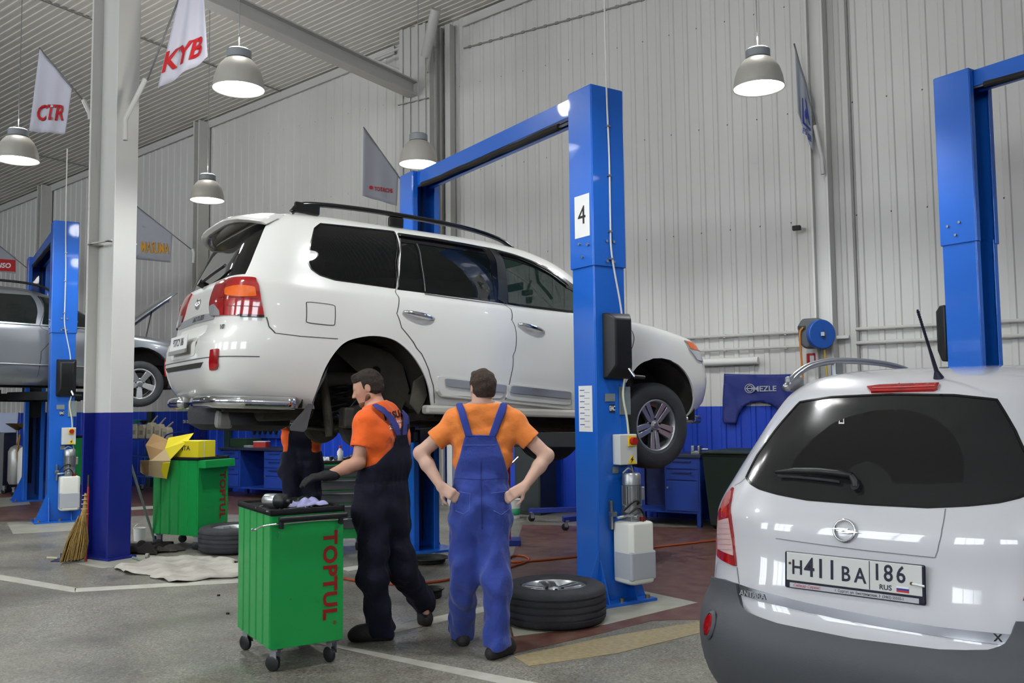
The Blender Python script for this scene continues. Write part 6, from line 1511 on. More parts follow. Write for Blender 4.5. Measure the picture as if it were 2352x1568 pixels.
def cart(M, label, w=.45, d=.69, h=.93, z0=.135, txt=True, hook=True, boxh=False, drawers=False, group='green tool carts'):
    """origin on the floor under the near corner; the printed end runs along x, the ribbed back along y"""
    R = thing('tool_cart', label, 'tool cart', M, group)
    P = [(.02, .0), (w, .0), (w, d), (.0, d)]
    n = 5; back = []
    for k in range(n):                        # folded ribs along x = 0
        y1 = d - d * k / n; y0 = d - d * (k + 1) / n + .030
        back += [(0, y1), (0, y0), (.013, y0 - .006), (.013, y0 - .024)]
    body = MB().prism([(0, 0), (w, 0), (w, d)] + back, z0, h - .03).build('cabinet', M_GREEN, R, bevel=.003)
    m = MB(); m.prism([(-.006, -.006), (w + .006, -.006), (w + .006, d + .006), (-.006, d + .006)], h - .03, h - .012)
    for (x0, y0, x1, y1) in ((-.006, -.006, w + .006, .012), (-.006, d - .012, w + .006, d + .006), (-.006, -.006, .012, d + .006), (w - .012, -.006, w + .006, d + .006)):
        m.prism([(x0, y0), (x1, y0), (x1, y1), (x0, y1)], h - .03, h + .004)
    m.build('top_tray', M_MAT, R, bevel=.003)
    if txt:
        Ft = frame((w * .80, -.003, (h + z0) / 2 - .005), (0, 0, -1), (0, -1, 0))
        MB(Ft).text('TOPTUL', .118, None, .001, bold=.004, sx=1.12, shear=.0, space=1.08).build('lettering', mat('print_dark_red', '#8e1512', .5), body)
        MB(frame((w * .87, -.003, z0 + .11), (0, 0, -1), (0, -1, 0))).text('®', .03, None, .001).build('lettering', mat('print_dark_red', ''), body)
    if hook:
        m = MB(); m.cyl((.03, -.045, h - .048), (w + .005, -.045, h - .048), .017, 14)
        for x in (.05, w - .03): m.box((x, -.03, h - .075), (.022, .04, .055))
        m.build('push_handle', M_BLACK, R, bevel=.004)
        MB().tube(smooth_path([(-.13, -.05, h - .088), (-.11, -.045, h - .095), (-.06, -.035, h - .08), (.03, -.028, h - .075), (w * .6, -.03, h - .070), (w + .04, -.03, h - .078)], 5), .006, 8).build('hook_rod', M_CHROME, R, smooth=True)
        m = MB()
        for x in (.045, w - .035):
            for z in (h - .125, h - .155): m.cyl((x, 0, z), (x, -.004, z), .005, 8)
        for x, z in ((.12, h - .30), (.33, h - .29), (.12, h - .52), (.33, h - .53)): m.cyl((x, 0, z), (x, -.003, z), .004, 8)
        m.build('rivets', M_STEEL, body)
    if boxh:
        MB().box((w / 2, -.05, h - .07), (w, .10, .085)).build('end_tray', M_GREEN, R, bevel=.004)
    if drawers:
        m = MB()
        k = 5; hh = (h - .04 - z0 - .10) / k
        for q in range(k):
            o = MB().box((w / 2, -.008, z0 + .10 + hh * (q + .5)), (w - .03, .016, hh - .012)).build('drawer', M_GREYD, R, bevel=.003)
            MB().box((w / 2, -.024, z0 + .10 + hh * (q + 1) - .03), (w - .05, .016, .014)).build('drawer_pull', M_STEEL, o)
    for x, y, r in ((.05, .06, 2.2), (w - .05, .06, 1.9), (.05, d - .06, 2.0), (w - .05, d - .06, 2.1)): caster(R, x, y, z0, r)
    return R
def gframe(p, dx): return frame((p[0], p[1], 0), (dx[0], dx[1], 0), (0, 0, 1))
C0 = Vector((-1.412, 5.33, 0)); MC = gframe(C0, (.846, .533))
CART1 = cart(MC, 'large green tool cart in the foreground, ribbed side and red lettering toward the viewer', w=.445, d=.68)
C2 = Vector((-3.44, 9.97, 0)); MC2 = gframe(C2, (.44, .898))
CART2 = cart(MC2, 'green tool cart carrying an open cardboard box and a yellow box', w=.45, d=.68, h=1.0, z0=.15, hook=False, boxh=True)
C3 = at(690, 1200, 9.75); MC3 = gframe((C3.x, 9.75, 0), (1, .12))
CART3 = cart(MC3, 'green tool cart with grey drawers behind the man in navy, tools strewn on top', w=.66, d=.44, h=.96, txt=False, hook=False, drawers=True)
C4 = at(140, 1100, 17.2); MC4 = gframe((C4.x, 17.2, 0), (.9, .4))
CART4 = cart(MC4, 'green tool cart far off, showing between the left lift and the white column', w=.6, d=.44, h=1.05, txt=False, hook=False)
# things on the near cart
def on(Mx, x, y, z, rz=0): return Mx @ TR(x, y, z, rz=rz)
H1 = .919
g = thing('impact_wrench', 'silver and black impact wrench lying on the foreground green cart', 'power tool', on(MC, .10, .20, H1 + .048, .5))
MB().lathe([(0, -.10), (.032, -.10), (.042, -.085), (.044, -.01), (.043, 0)], 24, TR(rx=PI / 2), cap=False).build('motor_housing', M_ALU, g, smooth='angle')
m = MB(); m.lathe([(.043, 0), (.046, .01), (.044, .06), (.034, .075), (.016, .082), (.013, .11), (0, .11)], 24, TR(rx=PI / 2), cap=False); m.build('nose_cover', M_BLACK, g, smooth='angle')
m = MB(); m.tube([(.02, .02, -.015), (.09, .02, -.026), (.15, .035, -.028)], [.022, .020, .022], 12); m.build('grip', mat('grip_dark_green', '#1e2a22', .6), g, smooth='angle')
def rag(name, label, M, sx, sy, hz, m, seed, cat='rag', n=16, jag=.15):
    r = np.random.RandomState(seed); P = []
    for i in range(n + 1):
        row = []
        for j in range(n + 1):
            u, v = i / n * 2 - 1, j / n * 2 - 1; e = 1 + jag * math.sin(3 * math.atan2(v, u) + seed) + jag * .6 * math.sin(7 * math.atan2(v, u) + 2 * seed)
            z = hz * (.35 + .65 * abs(math.sin(3.1 * u + 1.9 * v + seed) * math.cos(2.3 * v - 1.2 * u + seed * 2)) + .12 * r.rand()) * (1 - .75 * max(abs(u), abs(v)) ** 4)
            row.append((u * sx * e, v * sy * e, max(z, .004)))
        P.append(row)
    o = MB().sheet(P).build(name, m, solid=.003, smooth=True, sub=1, soff=1); o.matrix_world = M; return tag(o, label, cat)
rag('rag', 'crumpled pale lilac rag on the foreground green cart', on(MC, .30, .20, H1), .085, .06, .055, mat('lilac_cloth', '#a9a8d6', .8), 3)
rag('rag', 'small white-lilac rag in the middle of the foreground cart', on(MC, .20, .24, H1), .05, .04, .035, mat('lilac_cloth2', '#b6b6de', .8), 5)
def spanner(label, M, L=.2, col=M_CHROME, grp=None):
    r = thing('spanner', label, 'hand tool', M, grp)
    m = MB(); m.box((0, 0, 0), (L * .7, .011, .005)); h_ = m.build('shank', col, r, bevel=.002)
    m = MB(); m.lathe([(.007, -.004), (.013, -.004), (.013, .004), (.007, .004)], 18, TR(-L * .42), cap=False); m.f += []; m.build('ring_end', col, r, smooth='angle')
    m = MB(); a0 = .7; P = [(L * .42 + .013 * math.cos(a), .013 * math.sin(a)) for a in np.linspace(a0, 2 * PI - a0, 14)] + [(L * .42 + .006 * math.cos(a), .006 * math.sin(a)) for a in np.linspace(2 * PI - a0, a0, 14)]
    m.prism(P, -.004, .004); m.build('open_end', col, r)
    return r
for k, (x, y, rz, lab) in enumerate(((.05, .36, 1.0, 'chrome spanner near the back of the foreground cart tray'), (.06, .10, .7, 'chrome spanner at the front corner of the foreground cart tray'), (.17, .10, .2, 'chrome spanner beside the lilac rag on the foreground cart'),
                                     (.22, .33, .3, 'chrome spanner behind the rags on the foreground cart'), (.21, .15, -.15, 'chrome spanner across the middle of the foreground cart'))):
    spanner(lab, on(MC, x, y, H1 + .006 + .001 * k, rz), grp='spanners on the foreground cart')
g = thing('pliers', 'dark green handled pliers standing among rags on the foreground cart', 'hand tool', on(MC, .27, .32, H1 + .012, .8))
m = MB(); m.tube([(0, 0, 0), (.05, .02, .02), (.10, .012, .028)], .010, 8); m.tube([(0, .0, 0), (.05, -.02, .02), (.10, -.012, .028)], .010, 8); m.build('handles', mat('grip_green', '#1f3325', .5), g, smooth=True); MB().box((-.03, 0, .0), (.05, .02, .012)).build('jaws', M_STEEL, g, bevel=.003)
# tools heaped on the rear cart
rr = random.Random(4)
for k in range(16):
    x, y = .05 + .56 * rr.random(), .05 + .34 * rr.random()
    o = MB(); q = k % 4
    if q == 0: o.cyl((-.08, 0, 0), (.08, 0, 0), .011, 8)
    elif q == 1: o.box((0, 0, .006), (.16, .02, .014)); o.box((.07, 0, .012), (.03, .05, .03))
    elif q == 2: o.lathe([(.0, 0), (.022, 0), (.022, .04), (.014, .05), (.0, .05)], 12, TR(0, 0, -.01), cap=False)
    else: o.tube([(-.07, 0, 0), (0, .02, .02), (.07, -.01, .01)], .009, 6)
    o = o.build(('socket_bar', 'ratchet', 'socket', 'hose_piece')[q], (M_CHROME, M_STEEL, M_BLACK, M_GREYD)[(k * 7) % 4], smooth='angle'); o.matrix_world = on(MC3, x, y, .949 + .015 + .008 * (k % 3), rr.random() * 3)
    tag(o, '%s lying among the tools heaped on the drawer cart' % (('thin bar', 'ratchet', 'socket', 'bent hose piece')[q]), 'hand tool', 'tools heaped on the drawer cart')
b = thing('spray_bottle', 'white bottle standing on the drawer cart behind the man in navy', 'bottle', on(MC3, .40, .20, .950))
MB().lathe([(0, 0), (.032, 0), (.034, .01), (.034, .10), (.014, .13), (.014, .14), (0, .14)], 18, cap=False).build('bottle_body', M_WHITE, b, smooth='angle'); MB().cyl((0, 0, .14), (0, 0, .165), .016, 12).build('bottle_cap', M_RED, b)
rag('rag', 'white rag on the drawer cart behind the man in navy', on(MC3, .25, .12, .950), .08, .06, .05, mat('grey_rag', '#b9b9c2', .8), 9)
# boxes on the second cart
MCB = mat('raw_cardboard', '#b08d5e', .8, var=.3, vscale=4, dark='#96754a'); MCY = mat('yellow_carton_print', '#e3d21a', .6); MCI = mat('cardboard_light', '#d2b98c', .8)
H2 = .989
b = thing('yellow_box', 'yellow printed carton on the second green cart', 'box', on(MC2, .20, .28, H2, .12))
MB().box((0, 0, .095), (.30, .36, .19)).build('carton', MCY, b, bevel=.003)
m = MB(); m.box((.153, 0, .095), (.002, .03, .185)); m.box((-.05, -.182, .095), (.02, .002, .185)); m.build('tape', mat('tape_pale', '#d9cf9a', .4), b)
MB(frame((-.152, .0, .11), (0, -1, 0), (-1, 0, 0))).text('HTA', .07, None, .001, bold=.002).build('lettering', mat('print_grey_dark', '#4d4a48', .6), b)
MB(frame((.02, -.182, .11), (1, 0, 0), (0, -1, 0))).text('FILTRON', .05, None, .001, bold=.0015).build('lettering', mat('print_grey_dark', ''), b) if False else None
b = thing('cardboard_box', 'open cardboard box with brown and yellow flaps hanging off the second green cart', 'box', on(MC2, .10, .56, H2, .0))
m = MB(); 
for (c, d_) in (((0, -.12, .10), (.28, .004, .2)), ((0, .12, .10), (.28, .004, .2)), ((.14, 0, .10), (.004, .24, .2)), ((-.14, 0, .10), (.004, .24, .2)), ((0, 0, .002), (.28, .24, .004))): m.box(c, d_)
m.build('box_walls', MCI, b)
def flap(pix, Y, m, name='flap'):
    pts = [b.matrix_world.inverted() @ at(x, y, Y + dz) for x, y, dz in pix]
    MB().add(pts, [tuple(range(len(pts)))]).build(name, m, b, solid=.006)
b_world = b.matrix_world.copy(); bpy.context.view_layer.update()
YB = 10.15
flap([(352, 995, 0), (387, 1010, 0), (380, 1035, -.1), (345, 1058, -.15), (334, 1022, -.1)], YB, MCB)
flap([(387, 1005, 0), (445, 994, .1), (432, 1012, 0), (390, 1056, -.12), (379, 1030, -.1)], YB, MCY)
flap([(380, 1030, -.1), (392, 1058, -.14), (345, 1058, -.16)], YB, MCI)
flap([(342, 1057, -.16), (391, 1060, -.14), (382, 1099, -.05), (340, 1093, -.07)], YB, MCI)
flap([(322, 1058, -.1), (342, 1057, -.16), (338, 1095, -.07), (322, 1084, -.02)], YB, MCB)
flap([(374, 1062, -.145), (391, 1061, -.15), (383, 1099, -.06), (376, 1096, -.06), (371, 1080, -.10)], YB, MCY)
# ---------------------------------------------------------------- tyres and things on the floor
c = gr(1273, 1424); W1 = wheel('alloy_wheel', 'wheel with alloy rim lying flat beside the foot of lift 4', 'wheel', Matrix.Translation((c.x, c.y, .135)) @ Matrix.Rotation(-PI / 2, 4, 'X') @ Matrix.Rotation(.4, 4, 'Y'), R=.372, W_=.262, rr=.222, group='wheels lying on the floor')
c = gr(538, 1264); wheel('alloy_wheel', 'wheel lying flat behind the foreground cart, before the second green cart', 'wheel', Matrix.Translation((c.x, c.y, .14)) @ Matrix.Rotation(-PI / 2, 4, 'X'), R=.375, W_=.262, rr=.222, group='wheels lying on the floor')
def pan(px, py, r, label, hh=.07):
    c = gr(px, py); R = thing('oil_pan', label, 'pan', Matrix.Translation(c), 'dark metal pans on the floor')
    MB().lathe([(0, .004), (r * .72, .004), (r * .80, .012), (r * .84, hh * .8), (r, hh), (r * .99, hh + .006), (r * .82, hh * .9), (r * .76, .02), (0, .02)], 32, cap=False).build('dish', mat('pan_dark', '#222220', .5, metal=.4), R, smooth='angle')
pan(988, 1372, .115, 'black metal pan on the floor between the two mechanics'); pan(985, 1292, .20, 'wide dark pan on the floor at the far foot of lift 4', .05)
hose = [(700, 1310), (790, 1328), (860, 1338), (930, 1341), (1010, 1334), (1070, 1322), (1130, 1312), (1190, 1296), (1215, 1286), (1205, 1277), (1180, 1276), (1168, 1283), (1180, 1290), (1230, 1287), (1320, 1278), (1450, 1262), (1560, 1250), (1680, 1236)]
P = [gr(x, y, .012) for x, y in hose]; o = MB().tube(smooth_path(P, 8), .011, 8).build('air_hose', mat('hose_orange', '#a04a1e', .5), smooth=True); tag(o, 'orange-brown air hose snaking over the floor beneath the lifted car', 'hose')
rag_c = gr(405, 1310)
rr = np.random.RandomState(2); P = []
nx, ny = 46, 22
out = [(268, 1312), (330, 1288), (405, 1278), (470, 1282), (545, 1300), (560, 1322), (500, 1330), (412, 1338), (350, 1322), (300, 1318)]
ol = [gr(x, y) for x, y in out]; cx_, cy_ = sum(p.x for p in ol) / len(ol), sum(p.y for p in ol) / len(ol)
V = []; F = []; NR, NA = 16, 60
ang = [math.atan2(p.y - cy_, p.x - cx_) for p in ol]; rad = [math.hypot(p.y - cy_, p.x - cx_) for p in ol]; od = sorted(zip(ang, rad)); od = [(od[-1][0] - 2 * PI, od[-1][1])] + od + [(od[0][0] + 2 * PI, od[0][1])]
for i in range(NR + 1):
    for j in range(NA):
        a_ = -PI + 2 * PI * j / NA; R_ = float(np.interp(a_, [q[0] for q in od], [q[1] for q in od])) * (i / NR) * (1 + .07 * math.sin(9 * a_) * (i / NR))
        x, y = R_ * math.cos(a_), R_ * math.sin(a_); z = .004 + .030 * abs(math.sin(9 * x + 5 * y) * math.cos(13 * y - 4 * x + 1)) ** 1.5 + .012 * abs(math.sin(31 * x - 17 * y)) * (1 if i < NR else .2)
        V.append((cx_ + x, cy_ + y, z))
for i in range(NR):
    for j in range(NA): j2 = (j + 1) % NA; F.append((i * NA + j, (i + 1) * NA + j, (i + 1) * NA + j2, i * NA + j2))
o = MB().add(V, F).build('floor_cloth', mat('dirty_white_cloth', '#b3afa5', .9, var=.6, vscale=6, dark='#77736a'), solid=.003, smooth=True, soff=1, fix=False); tag(o, 'large crumpled dirty-white cloth spread on the floor behind the foreground cart', 'cloth')
# broom against the column
bb = gr(180, 1292); BR = thing('straw_broom', 'straw broom leaning on the blue foot of the free-standing column', 'broom', Matrix.Translation(bb))
IB = lambda p: p - bb
M_STRAW = mat('broom_straw', '#a98a4e', .85, var=.7, vscale=40, dark='#6e5529')
top = IB(at(194, 1135, bb.y + .10)); mid = IB(at(191, 1205, bb.y + .07)); neck = IB(at(190, 1195, bb.y + .07))
hp_ = []
m = MB(); rs = np.random.RandomState(8)
for k in range(170):
    u = rs.uniform(-1, 1); v = rs.uniform(-1, 1); foot = Vector((-.055 + u * .115, v * .05, .004 + .02 * rs.rand() + .03 * (1 + u) * .5)); shoulder = neck + Vector((u * .035, v * .03, rs.uniform(-.05, .06)))
    m_ = foot * .5 + shoulder * .5 + Vector((u * .02, v * .015, 0)); m.tube([shoulder, m_, foot], [.004, .0045, .003], 4, cap=False)
o = m.build('bristles', M_STRAW, BR, smooth=True); o['kind'] = 'stuff'
MB().tube([IB(at(197, 1132, bb.y + .12)), IB(at(196, 1150, bb.y + .11)), IB(at(195, 1165, bb.y + .10)), neck + Vector((0, 0, .02)), neck + Vector((0, 0, -.06))], [.012, .018, .022, .034, .046], 12).build('bound_neck', M_STRAW, BR, smooth=True)
m = MB()
for y_ in (1137, 1147, 1157, 1168, 1180): c = IB(at(194.5, y_, bb.y + .105)); m.lathe([(.022 + (y_ - 1137) * .0004, -.003), (.025 + (y_ - 1137) * .0004, 0), (.022 + (y_ - 1137) * .0004, .003)], 14, Matrix.Translation(c), cap=True)
m.build('binding_wire', mat('binding_pale', '#c9b98a', .6), BR, smooth='angle')
S0 = gr(197, 1290)
o = thing('brush_pole', 'red pole standing behind the straw broom by the column', 'pole', Matrix.Translation(S0)); q = at(204, 1090, S0.y + .10) - S0
MB().cyl((0, 0, 0), q * .86, .012, 10).build('red_shaft', mat('pole_red', '#a3201e', .4), o); MB().cyl(q * .86, q, .013, 10).build('black_grip', M_BLACK, o)
c = gr(170, 1286); o = thing('dustpan', 'dark blue dustpan under the straw broom', 'dustpan', Matrix.Translation(c)); m = MB(); m.box((-.06, 0, .006), (.26, .2, .008)); m.box((-.06, .1, .03), (.26, .008, .05)); m.box((.07, 0, .03), (.008, .2, .05)); m.build('pan', mat('dustpan_blue', '#232c5a', .5), o); MB().cyl((-.17, 0, .02), (-.27, -.02, .03), .012, 8).build('pan_handle', mat('pale_wood', '#b9ad92', .6), o)
# mops, brush, rags right of the column
S0 = gr(356, 1255); o = thing('mop', 'grey-handled mop leaning on the column, its head among dark rags', 'mop', Matrix.Translation(S0)); q = at(287, 1022, S0.y - .35) - S0
MB().cyl((0, 0, .05), q, .014, 10).build('handle', mat('grey_green_pole', '#7e8c88', .4), o, smooth='angle'); MB().cyl((0, 0, .03), (-.01, 0, .12), .022, 12).build('socket', mat('socket_blue', '#2b5c86', .5), o)
MB().box((.02, 0, .03), (.36, .07, .05)).build('brush_head', mat('brush_black', '#1c1a19', .9), o, bevel=.012)
S0 = gr(298, 1256); o = thing('mop', 'red-handled mop standing close to the right side of the column', 'mop', Matrix.Translation(S0)); q = at(284, 1100, S0.y - .12) - S0; MB().cyl((0, 0, .02), q, .012, 10).build('handle', mat('pole_red', ''), o, smooth='angle'); MB().box((.02, 0, .02), (.28, .09, .04)).build('mop_head', mat('brush_black', ''), o, bevel=.012)
rag('mop_rag', 'heap of black-brown mop rags on the floor right of the column', Matrix.Translation(gr(322, 1270)), .21, .14, .13, mat('black_rag', '#1e1917', .95), 4, 'rag')
rag('mop_rag', 'flat dark grey mop rag beside the grey-handled mop', Matrix.Translation(gr(375, 1266)), .19, .10, .07, mat('grey_mop', '#3a3632', .95), 6, 'rag')
c = gr(312, 1245); o = thing('paint_tub', 'white plastic tub lying behind the mop rags', 'tub', Matrix.Translation((c.x, c.y + .1, .0))); MB().lathe([(0, .002), (.06, .002), (.07, .15), (.076, .152), (.068, .148), (.058, .01), (0, .01)], 24, cap=False).build('tub_wall', M_WHITE, o, smooth='angle'); MB().tube([(.07 * math.cos(a), .07 * math.sin(a), .15 + .05 * math.sin(a)) for a in np.linspace(0, PI, 12)], .003, 6).build('tub_handle', M_STEEL, o)
c = gr(335, 1283); o = MB().cyl((0, 0, .03), (.03, .0, .03), .028, 14).build('tape_roll', mat('tin_grey', '#8f8a80', .5)); o.matrix_world = Matrix.Translation(c); tag(o, 'small grey tin lying before the black mop rags', 'tin')
c = gr(305, 1283); c2 = gr(332, 1292); o = MB().cyl((c.x, c.y, .015), (c2.x, c2.y, .015), .012, 8).build('pipe_offcut', mat('grey_green_pole', '')); tag(o, 'short grey pipe lying on the floor beside the column base', 'pipe')
c = gr(292, 1272); o = thing('spray_can', 'small lime green bottle lying by the column base', 'bottle', Matrix.Translation((c.x, c.y, .025))); MB().cyl((0, 0, 0), (.09, .03, 0), .022, 12).build('bottle_body', mat('lime_plastic', '#8fc22b', .4), o, smooth='angle'); MB().cyl((.09, .03, 0), (.12, .04, 0), .012, 10).build('bottle_cap', mat('cap_blue', '#2a3fb0', .4), o)
for k, (x, y) in enumerate(((502, 1368), (523, 1410))):
    c = gr(x, y); o = MB().lathe([(.004, 0), (.013, 0), (.013, .012), (.004, .012)], 6).build('dropped_nut', M_DARK); o.matrix_world = Matrix.Translation(c); tag(o, ('dark nut lying on the floor left of the foreground cart, upper one', 'dark nut lying close against the left edge of the foreground cart')[k], 'nut', 'nuts on the floor')
# ---------------------------------------------------------------- along the back wall
M_BENCH = mat('bench_blue', '#1d3f9a', 0.45, var=.15, vscale=3, dark='#142d70'); M_BTOP = mat('bench_top_dark', '#252c44', .5); M_BDARK = mat('bench_blue_dark', '#14235a', .5)
def wframe(px, d, off=0):               # frame standing on the floor in front of the wall where column px meets depth d; x to the viewer's right
    r_ = ray(px, 930); n = -NW; p0 = W0 + n * d; k = (p0 - CAMP).dot(n) / r_.dot(n); p = CAMP + r_ * k
    return frame((p.x, p.y, 0), (-UW.x, -UW.y, 0), (0, 0, 1))
def wlen(px0, px1, d): a, b_ = wframe(px0, d), wframe(px1, d); return (b_.translation - a.translation).length
def bench(px0, px1, label, h=.90, cab=('r',), d=.75, dep=.65, drw=2):
    L = wlen(px0, px1, d); R = thing('workbench', label, 'workbench', wframe(px0, d), 'blue steel workbenches')
    MB().box((L / 2, dep / 2, h - .02), (L + .03, dep + .03, .04)).build('worktop', M_BTOP, R, bevel=.004)
    w = min(.52, L * .45)
    for c_ in cab:
        x0 = L - w if c_ == 'r' else 0
        cb = MB().box((x0 + w / 2, dep / 2, (h - .04 + .16) / 2), (w, dep - .04, h - .04 - .16)).build('cabinet', M_BENCH, R, bevel=.004)
        hh = .14
        for k in range(drw):
            z = h - .05 - hh * (k + .5); dr = MB().box((x0 + w / 2, .012, z), (w - .05, .02, hh - .02)).build('drawer', M_BENCH, R, bevel=.003); MB().box((x0 + w / 2, -.004, z + .03), (w * .5, .014, .015)).build('drawer_pull', M_BDARK, dr)
        z1 = h - .05 - hh * drw; z0_ = .19; do = MB().box((x0 + w / 2, .012, (z1 + z0_) / 2), (w - .05, .02, z1 - z0_ - .01)).build('door', M_BENCH, R, bevel=.003); MB().cyl((x0 + .05, .0, (z1 + z0_) / 2 + .1), (x0 + .05, -.012, (z1 + z0_) / 2 + .1), .014, 10).build('lock', M_STEEL, do)
    for x in (.03, L - .03):
        for y in (.03, dep - .03): MB().box((x, y, (h - .04) / 2), (.05, .05, h - .04)).build('leg', M_BENCH, R)
    MB().box((L / 2, dep / 2, .17), (L, dep - .06, .02)).build('lower_shelf', M_BENCH, R); MB().box((L / 2, dep - .02, .5), (L, .015, .7)).build('back_panel', M_BDARK, R)
    return R, L, h
B1, L1, h1 = bench(1425, 1604, 'blue workbench with drawer and door beside the dark green bins')
B2, L2, h2 = bench(505, 655, 'blue workbench at left behind the lifted car tail, drawers on both sides', cab=('l', 'r'), drw=3, d=.8, h=.86)
def part_box(name, lab, cat, M, dims, m, bev=.006, cap=None):
    R = thing(name, lab, cat, M); MB().box((0, 0, dims[2] / 2), dims).build('case', m, R, bevel=bev)
    if cap: MB().box((0, 0, dims[2] + .004), (dims[0] * 1.03, dims[1] * 1.03, .012)).build('lid', cap, R, bevel=.003)
    return R
part_box('plastic_crate', 'dark green crate on the left blue workbench', 'crate', B2.matrix_world @ TR(.28, .35, h2), (.42, .34, .14), mat('crate_green', '#26402c', .6), cap=mat('crate_green', ''))
part_box('carton', 'red and white carton on the left blue workbench', 'box', B2.matrix_world @ TR(.80, .25, h2, rz=.3), (.24, .16, .10), mat('carton_red', '#a8322f', .6), cap=M_PAPER)
part_box('parts_tray', 'pale grey tray on the left blue workbench', 'tray', B2.matrix_world @ TR(.56, .18, h2, rz=-.2), (.16, .12, .04), mat('tray_pale', '#9a9c9f', .5))
o = thing('bench_vice', 'small grey vice on the right workbench beneath the front wheel', 'vice', B1.matrix_world @ TR(L1 - .12, .2, h1)); m = MB(); m.box((0, 0, .02), (.12, .08, .04)); m.box((-.03, 0, .07), (.04, .10, .07)); m.box((.05, 0, .07), (.03, .10, .07)); m.build('jaws', M_STEEL, o, bevel=.006); MB().cyl((.05, 0, .06), (.16, 0, .06), .01, 8).build('screw', M_STEEL, o)
# perforated tool panels with hanging tools
def tool_panel(px0, px1, z0, z1, label, rows, d=.10):
    L = wlen(px0, px1, d); R = thing('tool_board', label, 'tool board', wframe(px0, d)); MB().box((L / 2, 0, (z0 + z1) / 2), (L, .02, z1 - z0)).build('board', M_BENCH, R, bevel=.004)
    return R, L
TP, TL = tool_panel(578, 700, 1.00, 1.52, 'blue perforated board on the wall behind the left workbench', 3)
for r_ in range(3):
    for k in range(5):
        o = MB(); o.cyl((0, 0, 0), (0, -.05, 0), .028, 10); o.box((0, -.03, -.03), (.03, .03, .05)); o = o.build('hose_clamp', M_BLACK, smooth='angle')
        o.matrix_world = TP.matrix_world @ TR(.12 + .14 * k, -.012, 1.43 - .15 * r_); tag(o, 'small black fitting on the blue tool board, %s row, %s from the left' % (('top', 'middle', 'bottom')[r_], ('first', 'second', 'third', 'fourth', 'fifth')[k]), 'fitting', 'black fittings on the blue tool board')
for k in range(6):
    o = thing('wall_socket', 'white wall socket on the blue band, %s from the left in the row of six' % ('first', 'second', 'third', 'fourth', 'fifth', 'sixth')[k], 'socket', wframe(424 + k * 8.2, .05) @ TR(0, 0, 1.30), 'row of six white wall sockets'); MB().box((0, 0, 0), (.05, .03, .06)).build('cover', M_WHITE, o, bevel=.004); MB().box((0, -.016, 0), (.02, .004, .02)).build('outlet', M_GREYD, o)
o = thing('pressure_regulator', 'black air regulator on the blue wall band left of the lifted car tail', 'regulator', wframe(452, .35) @ TR(0, 0, 1.40)); m = MB(); m.cyl((0, 0, -.08), (0, 0, .04), .035, 12); m.box((0, 0, .06), (.09, .06, .06)); m.build('body', M_BLACK, o, bevel=.006); MB().tube(smooth_path([(.03, 0, .06), (.15, -.02, .02), (.18, 0, -.2), (.12, 0, -.42)], 5), .012, 6).build('hose', M_BLACK, o, smooth=True)
m = MB(); M_PIPEG = mat('pipe_dark_green', '#1b3330', .6)
for px in (346, 524): o = thing('drain_pipe', 'dark green vertical pipe on the blue band %s' % ('near the oil canisters' if px == 346 else 'left of the workbench'), 'pipe', wframe(px, .08)); MB().box((0, 0, .75), (.14, .08, 1.5)).build('pipe', M_PIPEG, o, bevel=.01)
# canister trolley
Lc = 1.15; CTR_ = thing('shelf_trolley', 'blue two-shelf trolley with oil canisters right of the free-standing column', 'trolley', wframe(286, 1.0))
for z in (.30, .66, .98): MB().box((Lc / 2, .22, z), (Lc, .42, .025)).build('shelf', M_BENCH, CTR_, bevel=.006)
m = MB()
for x in (.02, Lc - .02):
    for y in (.03, .41): MB().cyl((x, y, .10), (x, y, 1.0), .014, 8).build('upright', M_BENCH, CTR_, smooth='angle')
m.tube(smooth_path([(Lc - .02, .03, .98), (Lc + .1, .03, 1.08), (Lc + .18, .2, 1.12), (Lc + .1, .41, 1.08), (Lc - .02, .41, .98)], 5), .014, 8); m.build('push_handle', M_BENCH, CTR_, smooth='angle')
for x, y in ((.05, .05), (Lc - .05, .05), (.05, .38), (Lc - .05, .38)): caster(CTR_, x, y, .11, 1.2)
M_CAN = mat('canister_cream', '#cfc6ae', .5)
for k, (x, hh, cap, lab) in enumerate(((.10, .30, '#4cb7a0', 'cream oil canister with teal cap, leftmost on the trolley'), (.32, .29, '#1c1c1c', 'cream oil canister with black funnel, second on the trolley'), (.56, .33, '#1c1c1c', 'cream oil canister in the middle of the trolley, long pale spout'),
                                  (.80, .30, '#cfc6ae', 'cream oil canister with slanting spout, fourth on the trolley'), (1.02, .24, '#cfc6ae', 'smallest cream oil canister, rightmost on the trolley'))):
    R = thing('oil_canister', lab, 'canister', CTR_.matrix_world @ TR(x, .2, .993), 'cream oil canisters on the trolley')
    MB().prism([(-.09, 0), (.09, 0), (.095, hh * .7), (.05, hh * .92), (-.05, hh * .92), (-.09, hh * .8)], -.06, .06, Matrix.Rotation(PI / 2, 4, 'X')).build('canister', M_CAN, R, bevel=.015, seg=2)
    if k < 2: MB().lathe([(.02, 0), (.03, .02), (.09, .08), (.085, .085), (.02, .03)], 18, TR(-.01, 0, hh * .9)).build('funnel', mat('cap%d' % k, cap, .5), R, smooth='angle')
    else: MB().tube([(.0, 0, hh * .88), (.08, 0, hh * 1.1), (.16, 0, hh * 1.3)], [.022, .016, .012], 10).build('spout', M_CAN, R, smooth='angle')
    MB().box((0, -.062, hh * .4), (.10, .004, .08)).build('paper_label', mat('label_grey', '#a59d88', .7), R)
